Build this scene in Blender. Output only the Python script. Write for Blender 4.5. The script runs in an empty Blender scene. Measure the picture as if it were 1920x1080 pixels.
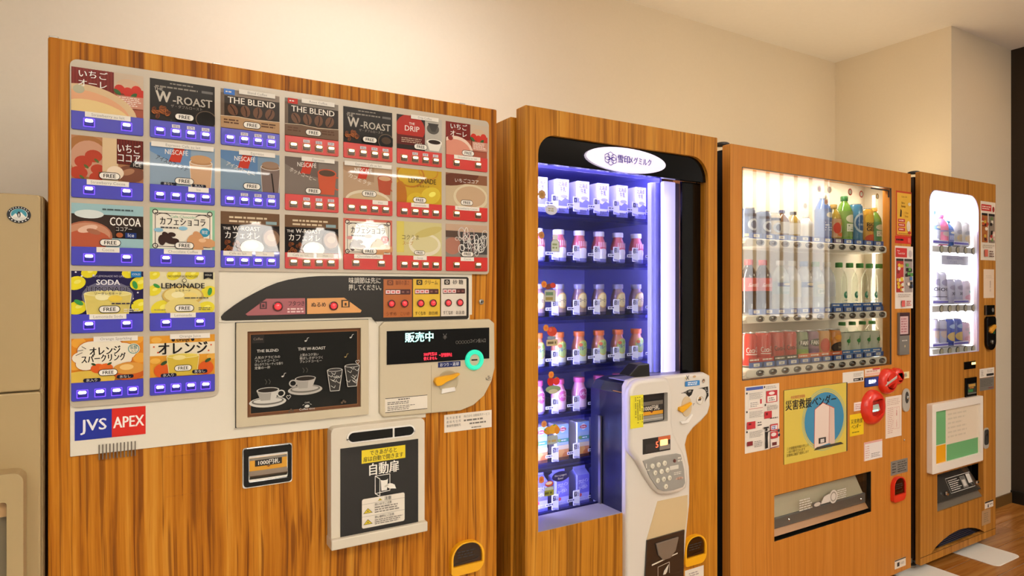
import bpy, math, random
from mathutils import Vector
from mathutils.geometry import tessellate_polygon
SC = bpy.context.scene
random.seed(7)

# ------------------------------------------------------------------ camera
F = 1204.0                       # focal length in pixels of a 1920 wide frame
YAW = math.atan2(717.0, F)
CD, CH = 1.56, 1.305             # distance of the camera from the machine fronts (y = 0), height
cam_d = bpy.data.cameras.new('camera')
cam_d.sensor_width = 36.0
cam_d.lens = 36.0 * F / 1920.0
cam_d.clip_start = 0.02
cam = bpy.data.objects.new('camera', cam_d)
cam.location = (0, -CD, CH)
cam.rotation_euler = (math.pi / 2, 0, -YAW)
SC.collection.objects.link(cam)
SC.camera = cam

# ------------------------------------------------------------------ world, exposure
SC.view_settings.view_transform = 'Standard'
SC.view_settings.look = 'None'
SC.view_settings.gamma = 1.0
SC.view_settings.use_curve_mapping = False
SC.cycles.transparent_max_bounces = 40
SC.view_settings.exposure = 0.26
wd = bpy.data.worlds.new('world')
SC.world = wd
wd.use_nodes = True
wd.node_tree.nodes['Background'].inputs[0].default_value = (1.0, 0.95, 0.9, 1)
wd.node_tree.nodes['Background'].inputs[1].default_value = 0.25
CEIL = 2.754
SHOWCASE = 5.0                   # watts of the added lights in the can machine's display
LIGHT_FRONT = 9.0               # watts of each added fill panel and each long tube
LIGHT_WALL = 3.2
STRIP = 2.1                      # watts of the warm strip added on top of the can machine
UPLIGHT = 20.0                   # watts of the bowl light added to brighten the ceiling
SHADE_GLOW = 17.0                # glow of the hanging lamp shades behind the camera
DAYLIGHT = 1.9                   # glow of the curtained window beyond the dark wall                # watts of the fitting above the machines

# ------------------------------------------------------------------ helpers
def lin(h):
    if not isinstance(h, str):
        return h
    h = h.lstrip('#')
    o = []
    for i in (0, 2, 4):
        c = int(h[i:i + 2], 16) / 255.0
        o.append(c / 12.92 if c <= 0.04045 else ((c + 0.055) / 1.055) ** 2.4)
    return tuple(o)

SN, CS = math.sin(YAW), math.cos(YAW)
def at(px, py, y=0.0):           # measured image point -> (X, Z) on the vertical plane at depth y
    u = (px - 960.0) / F
    t = (CD + y) / (CS - SN * u)
    return (t * (SN + CS * u), CH + t * (540.0 - py) / F)
def ax(px, y=0.0):
    return at(px, 540, y)[0]
def rect(pl, y=0.0):             # four measured corners TL TR BR BL -> upright rectangle x0 z0 x1 z1
    (a, b, c, e) = [at(p[0], p[1], y) for p in pl]
    return ((a[0] + e[0]) / 2, (c[1] + e[1]) / 2, (b[0] + c[0]) / 2, (a[1] + b[1]) / 2)
def rc(l, t, r, b, tr=None, br=None, y=0.0):   # left px, y top-left, right px, y bottom-left
    x0, z1 = at(l, t, y)
    x1 = ax(r, y)
    z0 = at(l, b, y)[1]
    return (x0, z0, x1, z1)

MATS = {}
def mat(name, col, rough=0.5, metal=0.0, emit=None, es=0.0, coat=0.0, spec=0.5, alpha=None):
    if name in MATS:
        return MATS[name]
    m = bpy.data.materials.new(name)
    m.use_nodes = True
    b = m.node_tree.nodes['Principled BSDF']
    b.inputs['Base Color'].default_value = (*lin(col), 1)
    b.inputs['Roughness'].default_value = rough
    b.inputs['Metallic'].default_value = metal
    b.inputs['Specular IOR Level'].default_value = spec
    if coat:
        b.inputs['Coat Weight'].default_value = coat
        b.inputs['Coat Roughness'].default_value = 0.03
    if emit:
        b.inputs['Emission Color'].default_value = (*lin(emit), 1)
        b.inputs['Emission Strength'].default_value = es
    MATS[name] = m
    return m

def glass(name, tint='#ffffff', ior=1.5, rough=0.0, boost=1.0):
    m = bpy.data.materials.new(name); m.use_nodes = True
    nt = m.node_tree; nt.nodes.clear()
    out = nt.nodes.new('ShaderNodeOutputMaterial')
    mix = nt.nodes.new('ShaderNodeMixShader')
    tr = nt.nodes.new('ShaderNodeBsdfTransparent'); tr.inputs[0].default_value = (*lin(tint), 1)
    gl = nt.nodes.new('ShaderNodeBsdfGlossy'); gl.inputs['Roughness'].default_value = rough
    lw = nt.nodes.new('ShaderNodeLayerWeight'); lw.inputs['Blend'].default_value = 0.5
    pw = nt.nodes.new('ShaderNodeMath'); pw.operation = 'POWER'; pw.inputs[1].default_value = 5.0
    f0 = ((ior - 1) / (ior + 1)) ** 2
    mu = nt.nodes.new('ShaderNodeMath'); mu.operation = 'MULTIPLY_ADD'; mu.use_clamp = True
    mu.inputs[1].default_value = (1 - f0) * boost; mu.inputs[2].default_value = f0 * boost
    nt.links.new(lw.outputs['Facing'], pw.inputs[0]); nt.links.new(pw.outputs[0], mu.inputs[0])
    nt.links.new(mu.outputs[0], mix.inputs[0])
    nt.links.new(tr.outputs[0], mix.inputs[1]); nt.links.new(gl.outputs[0], mix.inputs[2])
    nt.links.new(mix.outputs[0], out.inputs[0])
    MATS[name] = m
    return m

def wood(name, stops, sx=55.0, sz=0.9, fine=0.35, rough=0.45, axis='z', seed=0.0, warp=0.25, spec=0.18):
    """vertical grain: noise stretched along the height, plus thin dark pores"""
    m = bpy.data.materials.new(name); m.use_nodes = True
    nt = m.node_tree; N = nt.nodes; L = nt.links
    b = N['Principled BSDF']; b.inputs['Roughness'].default_value = rough; b.inputs['Specular IOR Level'].default_value = spec
    geo = N.new('ShaderNodeNewGeometry')
    mp = N.new('ShaderNodeMapping')
    mp.inputs['Scale'].default_value = (sx, sx, sz) if axis == 'z' else (sz, sx, sx)
    mp.inputs['Location'].default_value = (seed, seed * 1.7, seed * 0.3)
    L.new(geo.outputs['Position'], mp.inputs['Vector'])
    # gentle sideways drift of the grain
    wv = N.new('ShaderNodeTexNoise'); wv.inputs['Scale'].default_value = 2.3; wv.inputs['Detail'].default_value = 1
    L.new(geo.outputs['Position'], wv.inputs['Vector'])
    wm = N.new('ShaderNodeVectorMath'); wm.operation = 'SCALE'; wm.inputs['Scale'].default_value = warp * 6
    L.new(wv.outputs['Color'], wm.inputs[0])
    ad = N.new('ShaderNodeVectorMath'); ad.operation = 'ADD'
    L.new(mp.outputs[0], ad.inputs[0]); L.new(wm.outputs[0], ad.inputs[1])
    n1 = N.new('ShaderNodeTexNoise'); n1.inputs['Scale'].default_value = 1.0; n1.inputs['Detail'].default_value = 5; n1.inputs['Roughness'].default_value = 0.68
    L.new(ad.outputs[0], n1.inputs['Vector'])
    r1 = N.new('ShaderNodeValToRGB')
    e = r1.color_ramp.elements
    while len(e) < len(stops):
        e.new(0.5)
    for el, (p, c) in zip(e, stops):
        el.position = p; el.color = (*lin(c), 1)
    L.new(n1.outputs['Fac'], r1.inputs['Fac'])
    m2 = N.new('ShaderNodeVectorMath'); m2.operation = 'MULTIPLY'
    m2.inputs[1].default_value = (3.4, 3.4, 1.0) if axis == 'z' else (1.0, 3.4, 3.4)
    L.new(ad.outputs[0], m2.inputs[0])
    n2 = N.new('ShaderNodeTexNoise'); n2.inputs['Scale'].default_value = 1.0; n2.inputs['Detail'].default_value = 2
    L.new(m2.outputs[0], n2.inputs['Vector'])
    r2 = N.new('ShaderNodeValToRGB')
    r2.color_ramp.elements[0].position = 0.37; r2.color_ramp.elements[0].color = (1 - fine, 1 - fine * 1.15, 1 - fine * 1.25, 1)
    r2.color_ramp.elements[1].position = 0.47; r2.color_ramp.elements[1].color = (1, 1, 1, 1)
    L.new(n2.outputs['Fac'], r2.inputs['Fac'])
    mx = N.new('ShaderNodeMix'); mx.data_type = 'RGBA'; mx.blend_type = 'MULTIPLY'; mx.inputs['Factor'].default_value = 1.0
    L.new(r1.outputs[0], mx.inputs['A']); L.new(r2.outputs[0], mx.inputs['B'])
    if axis == 'x':                 # boards differ a little in tone from one another
        oi = N.new('ShaderNodeObjectInfo'); hs_ = N.new('ShaderNodeHueSaturation'); mr = N.new('ShaderNodeMapRange')
        mr.inputs['To Min'].default_value = 0.78; mr.inputs['To Max'].default_value = 1.12
        L.new(oi.outputs['Random'], mr.inputs['Value']); L.new(mr.outputs[0], hs_.inputs['Value']); L.new(mx.outputs['Result'], hs_.inputs['Color'])
        L.new(hs_.outputs[0], b.inputs['Base Color'])
    else:
        L.new(mx.outputs['Result'], b.inputs['Base Color'])
    bp = N.new('ShaderNodeBump'); bp.inputs['Strength'].default_value = 0.06; bp.inputs['Distance'].default_value = 0.002
    L.new(n2.outputs['Fac'], bp.inputs['Height']); L.new(bp.outputs[0], b.inputs['Normal'])
    MATS[name] = m
    return m

def plaster(name, col, rough=0.85, scale=90.0, bump=0.05):
    m = bpy.data.materials.new(name); m.use_nodes = True
    nt = m.node_tree; N = nt.nodes; L = nt.links
    b = N['Principled BSDF']; b.inputs['Roughness'].default_value = rough
    b.inputs['Specular IOR Level'].default_value = 0.2
    n = N.new('ShaderNodeTexNoise'); n.inputs['Scale'].default_value = scale; n.inputs['Detail'].default_value = 4
    g = N.new('ShaderNodeNewGeometry'); L.new(g.outputs['Position'], n.inputs['Vector'])
    c = lin(col)
    r = N.new('ShaderNodeValToRGB')
    r.color_ramp.elements[0].color = (c[0] * .96, c[1] * .96, c[2] * .95, 1); r.color_ramp.elements[1].color = (*c, 1)
    L.new(n.outputs['Fac'], r.inputs['Fac']); L.new(r.outputs[0], b.inputs['Base Color'])
    bp = N.new('ShaderNodeBump'); bp.inputs['Strength'].default_value = bump; bp.inputs['Distance'].default_value = 0.002
    L.new(n.outputs['Fac'], bp.inputs['Height']); L.new(bp.outputs[0], b.inputs['Normal'])
    MATS[name] = m
    return m

def ink(name, rough=0.5, coat=0.0, tr=False):      # printed matter: colour comes from the mesh's colour attribute
    m = bpy.data.materials.new(name); m.use_nodes = True
    b = m.node_tree.nodes['Principled BSDF']
    a = m.node_tree.nodes.new('ShaderNodeVertexColor'); a.layer_name = 'Col'
    m.node_tree.links.new(a.outputs[0], b.inputs['Base Color'])
    b.inputs['Roughness'].default_value = rough
    b.inputs['Specular IOR Level'].default_value = 0.1 if coat else 0.4
    if coat:
        b.inputs['Coat Weight'].default_value = coat
        b.inputs['Coat Roughness'].default_value = 0.02
    MATS[name] = m
    return m

OBJS = []                       # linked to the scene at the very end
WL = {}                         # world location of every object
def finish_obj(o, parent, loc):
    WL[o] = Vector(loc)
    if parent is not None:
        o.parent = parent
        o.location = WL[o] - WL[parent]
    else:
        o.location = WL[o]
    OBJS.append(o)
    return o
def tag(o, label=None, cat=None, group=None, kind=None):
    if label: o['label'] = label
    if cat: o['category'] = cat
    if group: o['group'] = group
    if kind: o['kind'] = kind
    return o
def thing(name, loc, label, cat, group=None):
    o = bpy.data.objects.new(name, None)
    o.empty_display_size = 0.05
    finish_obj(o, None, loc)
    return tag(o, label, cat, group)
KIDS = {}
def copy_tree(o, parent, delta):
    c = o.copy()
    finish_obj(c, parent, WL[o] + Vector(delta))
    for k in list(OBJS):
        if k.parent is o and k is not c:
            copy_tree(k, c, delta)
    return c

def rr(x0, z0, x1, z1, r=0.0, n=5):           # rounded rectangle, CCW seen from the front; r one or four radii BL BR TR TL
    if not isinstance(r, (tuple, list)):
        r = (r,) * 4
    pts = []
    for (cx, cz, q, rad, a0) in ((x0, z0, (1, 1), r[0], math.pi), (x1, z0, (-1, 1), r[1], 1.5 * math.pi),
                                 (x1, z1, (-1, -1), r[2], 0.0), (x0, z1, (1, -1), r[3], 0.5 * math.pi)):
        if rad <= 1e-6:
            pts.append((cx, cz)); continue
        ox, oz = cx + q[0] * rad, cz + q[1] * rad
        for i in range(n + 1):
            a = a0 + 0.5 * math.pi * i / n
            pts.append((ox + rad * math.cos(a), oz + rad * math.sin(a)))
    return pts
def ell(cx, cz, rx, rz, n=28):
    return [(cx + rx * math.cos(2 * math.pi * i / n), cz + rz * math.sin(2 * math.pi * i / n)) for i in range(n)]
def area2(p):
    return sum(p[i][0] * p[(i + 1) % len(p)][1] - p[(i + 1) % len(p)][0] * p[i][1] for i in range(len(p)))

class MB:
    def __init__(s):
        s.v = []; s.f = []; s.m = []; s.mats = []; s.c = None
    def mi(s, m):
        if m not in s.mats:
            s.mats.append(m)
        return s.mats.index(m)
    def face(s, ids, m):
        s.f.append(tuple(ids)); s.m.append(s.mi(m))
    def box(s, x0, x1, y0, y1, z0, z1, m):
        b = len(s.v)
        s.v += [(x0, y0, z0), (x1, y0, z0), (x1, y1, z0), (x0, y1, z0), (x0, y0, z1), (x1, y0, z1), (x1, y1, z1), (x0, y1, z1)]
        for q in ((0, 1, 5, 4), (1, 2, 6, 5), (2, 3, 7, 6), (3, 0, 4, 7), (4, 5, 6, 7), (3, 2, 1, 0)):
            s.face([b + i for i in q], m)
        return s
    def plate(s, outer, y0, y1, m, holes=(), side=None):
        """outline in X-Z, front face at y0 (towards the camera), back face at y1"""
        side = side or m
        outer = list(outer)
        if area2(outer) < 0: outer.reverse()
        hs = []
        for h in holes:
            h = list(h)
            if area2(h) > 0: h.reverse()
            hs.append(h)
        loops = [outer] + hs
        b = len(s.v)
        flat = [p for l in loops for p in l]
        n = len(flat)
        s.v += [(p[0], y0, p[1]) for p in flat] + [(p[0], y1, p[1]) for p in flat]
        if not hs and len(outer) <= 60 and s.convex(outer):
            s.face([b + i for i in range(n)], m); s.face([b + n + i for i in reversed(range(n))], m)
        else:
            for t in tessellate_polygon([[Vector((p[0], p[1], 0)) for p in l] for l in loops]):
                p = [flat[i] for i in t]
                ar = area2(p)
                if abs(ar) < 1e-12: continue
                t = t if ar > 0 else tuple(reversed(t))
                s.face([b + i for i in t], m); s.face([b + n + i for i in reversed(t)], m)
        k = 0
        for l in loops:
            for i in range(len(l)):
                j = (i + 1) % len(l)
                s.face((b + k + j, b + k + i, b + n + k + i, b + n + k + j), side)
            k += len(l)
        return s
    def pillow(s, outer, y0, y1, r, m, holes=(), k=4, side=None):
        """like plate, with the front edge rounded by r"""
        outer = list(outer)
        if area2(outer) < 0: outer.reverse()
        n = len(outer)
        nr = []
        for i in range(n):
            a, b, c = outer[i - 1], outer[i], outer[(i + 1) % n]
            d1 = Vector((b[0] - a[0], b[1] - a[1])).normalized(); d2 = Vector((c[0] - b[0], c[1] - b[1])).normalized()
            n1 = Vector((-d1.y, d1.x)); n2 = Vector((-d2.y, d2.x)); q = (n1 + n2)
            q = q / max(.5, 1 + n1.dot(n2))
            nr.append(q)
        b0 = len(s.v)
        ring = [(0.0, y1)] + [(r * (1 - math.cos(t)), y0 + r * (1 - math.sin(t))) for t in [math.pi / 2 * i / k for i in range(k + 1)]]
        for (ins, y) in ring:
            s.v += [(p[0] + q.x * ins, y, p[1] + q.y * ins) for p, q in zip(outer, nr)]
        for j in range(len(ring) - 1):
            for i in range(n):
                i2 = (i + 1) % n
                s.face((b0 + j * n + i, b0 + j * n + i2, b0 + (j + 1) * n + i2, b0 + (j + 1) * n + i), m)
        top = [(v[0], v[2]) for v in s.v[b0 + (len(ring) - 1) * n:]]
        sub = MB(); sub.plate(top, y0, y1, m, holes=holes)
        # keep the front cap and the hole walls only
        nh = sum(len(h) for h in holes); nf = len(top) + nh
        base = len(s.v); s.v += sub.v
        for f in sub.f:
            front = all(i < nf for i in f)
            wall = nh and all((i % nf) >= len(top) for i in f) and not all(i >= nf for i in f) and not front
            if front or wall: s.face([base + i for i in f], m)
        return s
    @staticmethod
    def convex(p):
        n = len(p)
        for i in range(n):
            a, b, c = p[i], p[(i + 1) % n], p[(i + 2) % n]
            if (b[0] - a[0]) * (c[1] - b[1]) - (b[1] - a[1]) * (c[0] - b[0]) < -1e-10:
                return False
        return True
    def lathe(s, prof, c, m, n=20, axis='z', caps=True):
        """prof: list of (r, h) or (r, h, material); revolved about the vertical (or y) axis through c"""
        b = len(s.v); k = len(prof)
        for i in range(n):
            a = 2 * math.pi * i / n
            for p in prof:
                if axis == 'z':
                    s.v.append((c[0] + p[0] * math.cos(a), c[1] + p[0] * math.sin(a), c[2] + p[1]))
                else:           # axis y: height runs towards -y
                    s.v.append((c[0] + p[0] * math.cos(a), c[1] - p[1], c[2] + p[0] * math.sin(a)))
        for i in range(n):
            j = (i + 1) % n
            for q in range(k - 1):
                mm = prof[q][2] if len(prof[q]) > 2 else m
                s.face((b + i * k + q, b + j * k + q, b + j * k + q + 1, b + i * k + q + 1), mm)
        if caps:
            if prof[0][0] > 1e-6:
                s.face([b + i * k for i in reversed(range(n))], m)
            if prof[-1][0] > 1e-6:
                mm = prof[-1][2] if len(prof[-1]) > 2 else m
                s.face([b + i * k + k - 1 for i in range(n)], mm)
        return s
    def tube(s, path, r, m, n=8, closed=False):
        P = [Vector(p) for p in path]; b = len(s.v); L = len(P)
        for i, p in enumerate(P):
            if closed: d = P[(i + 1) % L] - P[i - 1]
            else: d = P[min(i + 1, L - 1)] - P[max(i - 1, 0)]
            d.normalize()
            u = d.cross(Vector((0, 1, 0)) if abs(d.y) < 0.9 else Vector((1, 0, 0))).normalized(); w = d.cross(u)
            for j in range(n):
                a = 2 * math.pi * j / n
                s.v.append(tuple(p + u * (r * math.cos(a)) + w * (r * math.sin(a))))
        for i in range(L if closed else L - 1):
            i2 = (i + 1) % L
            for j in range(n):
                j2 = (j + 1) % n
                s.face((b + i * n + j, b + i * n + j2, b + i2 * n + j2, b + i2 * n + j), m)
        if not closed:
            s.face([b + j for j in reversed(range(n))], m); s.face([b + (L - 1) * n + j for j in range(n)], m)
        return s
    def ball(s, c, r, m, n=14, k=8):
        r = r if isinstance(r, (tuple, list)) else (r, r, r)
        b = len(s.v)
        for i in range(k + 1):
            t = math.pi * i / k
            for j in range(n):
                a = 2 * math.pi * j / n
                s.v.append((c[0] + r[0] * math.sin(t) * math.cos(a), c[1] + r[1] * math.sin(t) * math.sin(a), c[2] - r[2] * math.cos(t)))
        for i in range(k):
            for j in range(n):
                j2 = (j + 1) % n
                s.face((b + i * n + j, b + i * n + j2, b + (i + 1) * n + j2, b + (i + 1) * n + j), m)
        return s
    def hull(s, pts, m, faces):
        b = len(s.v); s.v += pts
        for q in faces: s.face([b + i for i in q], m)
        return s
    def build(s, name, parent=None, smooth=0.0, bevel=0.0, loc=None, label=None, seg=2):
        xs = [p[0] for p in s.v]; ys = [p[1] for p in s.v]; zs = [p[2] for p in s.v]
        c = loc or ((min(xs) + max(xs)) / 2, (min(ys) + max(ys)) / 2, min(zs) if parent is None else (min(zs) + max(zs)) / 2)
        me = bpy.data.meshes.new(name)
        me.from_pydata([(p[0] - c[0], p[1] - c[1], p[2] - c[2]) for p in s.v], [], s.f)
        for m in s.mats: me.materials.append(m)
        me.polygons.foreach_set('material_index', s.m)
        if s.c is not None:
            a = me.color_attributes.new('Col', 'FLOAT_COLOR', 'CORNER')
            buf = []
            for p, col in zip(me.polygons, s.c):
                buf += [col[0], col[1], col[2], 1.0] * p.loop_total
            a.data.foreach_set('color', buf)
        me.update()
        if smooth:
            me.shade_smooth(); me.set_sharp_from_angle(angle=smooth)
        o = bpy.data.objects.new(name, me)
        if bevel:
            md = o.modifiers.new('edge', 'BEVEL'); md.width = bevel; md.segments = seg; md.limit_method = 'ANGLE'; md.angle_limit = 0.9
            md.harden_normals = False
        if label: o['label'] = label
        return finish_obj(o, parent, c)

# ------------------------------------------------------------------ lettering and print
_fc = bpy.data.curves.new('lettering', 'FONT'); _fc.resolution_u = 2
_fo = bpy.data.objects.new('lettering', _fc)
SC.collection.objects.link(_fo)
GL = {}
def _mesh(body, bold):
    _fc.body = body
    dg = bpy.context.evaluated_depsgraph_get()
    e = _fo.evaluated_get(dg); me = e.to_mesh()
    v = [(p.co.x, p.co.y) for p in me.vertices]; f = [tuple(p.vertices) for p in me.polygons]
    e.to_mesh_clear()
    return v, f
def glyph(ch, bold=0.0):
    k = (ch, bold)
    if k not in GL:
        if ch in ' \u3000':
            GL[k] = ([], [], 0.27 if ch == ' ' else 0.9)
        else:
            v, f = _mesh(ch, bold)
            if not v:
                GL[k] = ([], [], 0.5)
            else:
                v2, _ = _mesh(ch + ch, bold)
                GL[k] = (v, f, max(p[0] for p in v2) - max(p[0] for p in v))
    return GL[k]

EPS = 0.00013
class Art:
    """flat print: pieces in u,v of the sheet (0..1), each piece one hair further out than the last"""
    def __init__(s, x0, z0, x1, z1, y, bend=None, thick=0.0):
        s.x0, s.z0, s.x1, s.z1, s.y = x0, z0, x1, z1, y
        s.w, s.h = x1 - x0, z1 - z0
        s.k = 0; s.bend = bend; s.v = []; s.f = []; s.c = []; s.thick = thick
    def pt(s, u, v):
        x = s.x0 + u * s.w; z = s.z0 + v * s.h
        if s.bend:
            cx, cy, r = s.bend
            R = r + 0.0005 + s.k * EPS
            a = (x - cx) / r
            return (cx + R * math.sin(a), cy - R * math.cos(a), z)
        return (x, s.y - s.k * EPS, z)
    def raw(s, pts, col):
        if len(pts) < 3: return
        b = len(s.v)
        s.v += [s.pt(*p) for p in pts]
        s.f.append(tuple(range(b, b + len(pts)))); s.c.append(lin(col))
    @staticmethod
    def clip(p, lo=0.0, hi=1.0):
        for ax_, val, sg in ((0, lo, 1), (0, hi, -1), (1, lo, 1), (1, hi, -1)):
            q = []
            for i in range(len(p)):
                a, b = p[i], p[(i + 1) % len(p)]
                da, db = (a[ax_] - val) * sg, (b[ax_] - val) * sg
                if da >= 0: q.append(a)
                if da * db < 0:
                    t = da / (da - db); q.append((a[0] + (b[0] - a[0]) * t, a[1] + (b[1] - a[1]) * t))
            p = q
            if not p: return []
        return p
    def poly(s, pts, col):
        s.k += 1
        if area2(pts) < 0: pts = pts[::-1]
        if MB.convex(pts):
            s.raw(s.clip(pts), col)
        else:
            for t in tessellate_polygon([[Vector((p[0], p[1], 0)) for p in pts]]):
                q = [pts[i] for i in t]
                ar = area2(q)
                if abs(ar) < 1e-9: continue
                if ar < 0: q = q[::-1]
                s.raw(s.clip(q), col)
        return s
    def rect(s, u0, v0, u1, v1, col, r=0.0):
        if s.bend:
            s.k += 1
            n = max(1, int(abs(u1 - u0) * s.w / (s.bend[2] * 0.22)) + 1)
            for i in range(n):
                a, b = u0 + (u1 - u0) * i / n, u0 + (u1 - u0) * (i + 1) / n
                s.raw([(a, v0), (b, v0), (b, v1), (a, v1)], col)
            return s
        if r:
            ru, rv = r * s.h / s.w, r
            pts = []
            for (cu, cv, qx, qz, a0) in ((u0, v0, 1, 1, 2), (u1, v0, -1, 1, 3), (u1, v1, -1, -1, 0), (u0, v1, 1, -1, 1)):
                for i in range(5):
                    a = (a0 + i / 4.0) * math.pi / 2
                    pts.append((cu + qx * ru + ru * math.cos(a), cv + qz * rv + rv * math.sin(a)))
            return s.poly(pts, col)
        return s.poly([(u0, v0), (u1, v0), (u1, v1), (u0, v1)], col)
    def ell(s, cu, cv, ru, rv, col, n=20, rot=0.0):
        """rv in sheet heights, ru in sheet widths"""
        if s.bend:
            s.k += 1
            for i in range(8):
                a, b = math.pi * i / 8, math.pi * (i + 1) / 8
                ua, ub = cu - ru * math.cos(a), cu - ru * math.cos(b)
                s.raw([(ua, cv - rv * math.sin(a)), (ub, cv - rv * math.sin(b)), (ub, cv + rv * math.sin(b)), (ua, cv + rv * math.sin(a))], col)
            return s
        A = s.w / s.h
        pts = []
        for i in range(n):
            a = 2 * math.pi * i / n
            x, z = ru * A * math.cos(a), rv * math.sin(a)
            pts.append((cu + (x * math.cos(rot) - z * math.sin(rot)) / A, cv + x * math.sin(rot) + z * math.cos(rot)))
        return s.poly(pts, col)
    def dot(s, cu, cv, r, col, n=16):      # circle, r in sheet heights
        return s.ell(cu, cv, r * s.h / s.w, r, col, n)
    def line(s, pts, w, col):              # w in sheet heights
        s.k += 1
        A = s.w / s.h
        for (a, b) in zip(pts[:-1], pts[1:]):
            dx, dz = (b[0] - a[0]) * A, b[1] - a[1]
            L = math.hypot(dx, dz) or 1
            nx, nz = -dz / L * w / 2, dx / L * w / 2
            q = [(a[0] + nx / A, a[1] + nz), (a[0] - nx / A, a[1] - nz), (b[0] - nx / A, b[1] - nz), (b[0] + nx / A, b[1] + nz)]
            if area2(q) < 0: q = q[::-1]
            s.raw(s.clip(q), col)
        return s
    def ring(s, cu, cv, ru, rv, w, col, n=28, a0=0.0, a1=2 * math.pi):
        s.k += 1
        A = s.w / s.h
        for i in range(n):
            a, b = a0 + (a1 - a0) * i / n, a0 + (a1 - a0) * (i + 1) / n
            q = []
            for (t, e) in ((a, 0), (a, w), (b, w), (b, 0)):
                q.append((cu + (ru + e / A) * math.cos(t), cv + (rv + e) * math.sin(t)))
            if area2(q) < 0: q = q[::-1]
            s.raw(s.clip(q), col)
        return s
    def text(s, t, u, v, h, col, al='c', bold=0.0, mw=None, sx=1.0, rot=0.0, vert=False):
        """u,v: anchor of the baseline; h: letter height in sheet heights; mw: widest allowed, in sheet widths"""
        s.k += 1
        k = h / 0.72
        if vert:
            z = v
            for ch in t:
                vv, ff, ad = glyph(ch)
                s.put(vv, ff, u, z, k, 0, 0, sx, 0.0, col, ctr=ad)
                z -= h * 1.25
            return s
        G = [glyph(ch) for ch in t]
        tot = sum(g[2] for g in G) * k * sx
        if mw and tot * s.h > mw * s.w:
            sx *= mw * s.w / (tot * s.h); tot = mw * s.w / s.h
        x = {'c': -tot / 2, 'l': 0.0, 'r': -tot}[al]
        for (vv, ff, ad) in G:
            if bold:                  # heavier stroke: struck twice, a hair apart
                e = min(bold, .03) * .9 * k
                s.put(vv, ff, u, v, k, x - e, 0, sx, rot, col); s.k += .15
                s.put(vv, ff, u, v, k, x + e, 0, sx, rot, col); s.k += .15
                if bold > .018:
                    s.put(vv, ff, u, v + e * .7, k, x, 0, sx, rot, col); s.k -= .15
                s.k -= .3 if bold <= .018 else .15
            else:
                s.put(vv, ff, u, v, k, x, 0, sx, rot, col)
            x += ad * k * sx
        return s
    def put(s, vv, ff, u, v, k, ox, oz, sx, rot, col, ctr=None):
        b = len(s.v); ca, sa = math.cos(rot), math.sin(rot)
        for p in vv:
            x = ox + (p[0] - (ctr / 2 if ctr else 0)) * k * sx; z = oz + p[1] * k
            s.v.append(s.pt(u + (x * ca - z * sa) * s.h / s.w, v + x * sa + z * ca))
        cl = lin(col)
        for q in ff:
            s.f.append(tuple(b + i for i in q)); s.c.append(cl)
    def bars(s, u0, v0, u1, v1, n, col, fill=0.5, jit=0.25):   # print too small to read: rows of dashes
        s.k += 1
        st = (v1 - v0) / n
        for i in range(n):
            z = v1 - (i + 1) * st + st * (1 - fill) / 2
            e = u1 - random.random() * jit * (u1 - u0)
            u = u0
            while u < e:
                w = min(e - u, st * s.h / s.w * random.uniform(0.7, 2.6))
                s.raw([(u, z), (u + w, z), (u + w, z + st * fill), (u, z + st * fill)], col)
                u += w + st * s.h / s.w * 0.35
        return s
    def build(s, name, parent, m, label=None):
        mb = MB(); mb.v = s.v; mb.f = s.f; mb.mats = [m]; mb.m = [0] * len(s.f); mb.c = s.c
        if s.thick:
            b = len(mb.v); x0, x1, z0, z1 = s.x0, s.x1, s.z0, s.z1
            y0, y1 = s.y, s.y + s.thick
            mb.box(x0, x1, y0, y1, z0, z1, m)
            mb.c = mb.c + [s.c[0] if s.c else (1, 1, 1)] * 6
        return mb.build(name, parent, label=label)
def sheet(r, y, bg, thick=0.0008):      # a sticker or card: r = (x0,z0,x1,z1)
    a = Art(r[0], r[1], r[2], r[3], y, thick=thick)
    return a.rect(0, 0, 1, 1, bg)

# ------------------------------------------------------------------ materials
INK = ink('printed_paper', 0.55)
GINK = ink('print_under_acrylic', 0.5, coat=0.7)
SINK = ink('glossy_sticker', 0.3)
TEAK = wood('teak_laminate', [(0.32, '#7c450e'), (0.43, '#b06812'), (0.55, '#c47c1e'), (0.70, '#d69636')], sx=44, sz=0.16, fine=0.5, warp=.16)
TEAK2 = wood('teak_laminate_milk', [(0.30, '#96601a'), (0.43, '#b8761e'), (0.56, '#c88628'), (0.74, '#d6993c')], sx=30, sz=0.16, fine=0.36, seed=13, warp=.14)
OAK = wood('amber_laminate', [(0.3, '#bd7728'), (0.5, '#c98232'), (0.7, '#d28d3c')], sx=30, sz=0.12, fine=0.10, seed=31, warp=0.1)
WALN = wood('striped_laminate', [(0.32, '#8c5820'), (0.46, '#b0742c'), (0.58, '#c08438'), (0.72, '#d29a50')], sx=36, sz=0.06, fine=0.14, seed=57, warp=0.05)
CREAM = mat('cream_enamel', '#e4dbc8', 0.35, coat=0.3)
ACRYL = mat('grey_acrylic', '#c2b49e', 0.3, coat=1.0)
BEIGE = mat('beige_plastic', '#cbbd9f', 0.45)
BEIGE2 = mat('pale_beige_plastic', '#d8cdb8', 0.42)
WHITEP = mat('white_plastic', '#ece7de', 0.35)
IVORY = mat('ivory_plastic', '#ddd5c8', 0.33, coat=0.3)
BLACK = mat('black_plastic', '#15130f', 0.35)
BLKG = mat('black_gloss', '#080706', 0.12, coat=0.1, spec=.25)
DARK = mat('dark_gap', '#0a0705', 0.9)
CHAR = mat('charcoal_film', '#2b2620', 0.35, spec=.3)
SATIN = mat('satin_grey', '#b5afa3', 0.3)
YEL = mat('yellow_plastic', '#f0ad12', 0.35)
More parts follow.
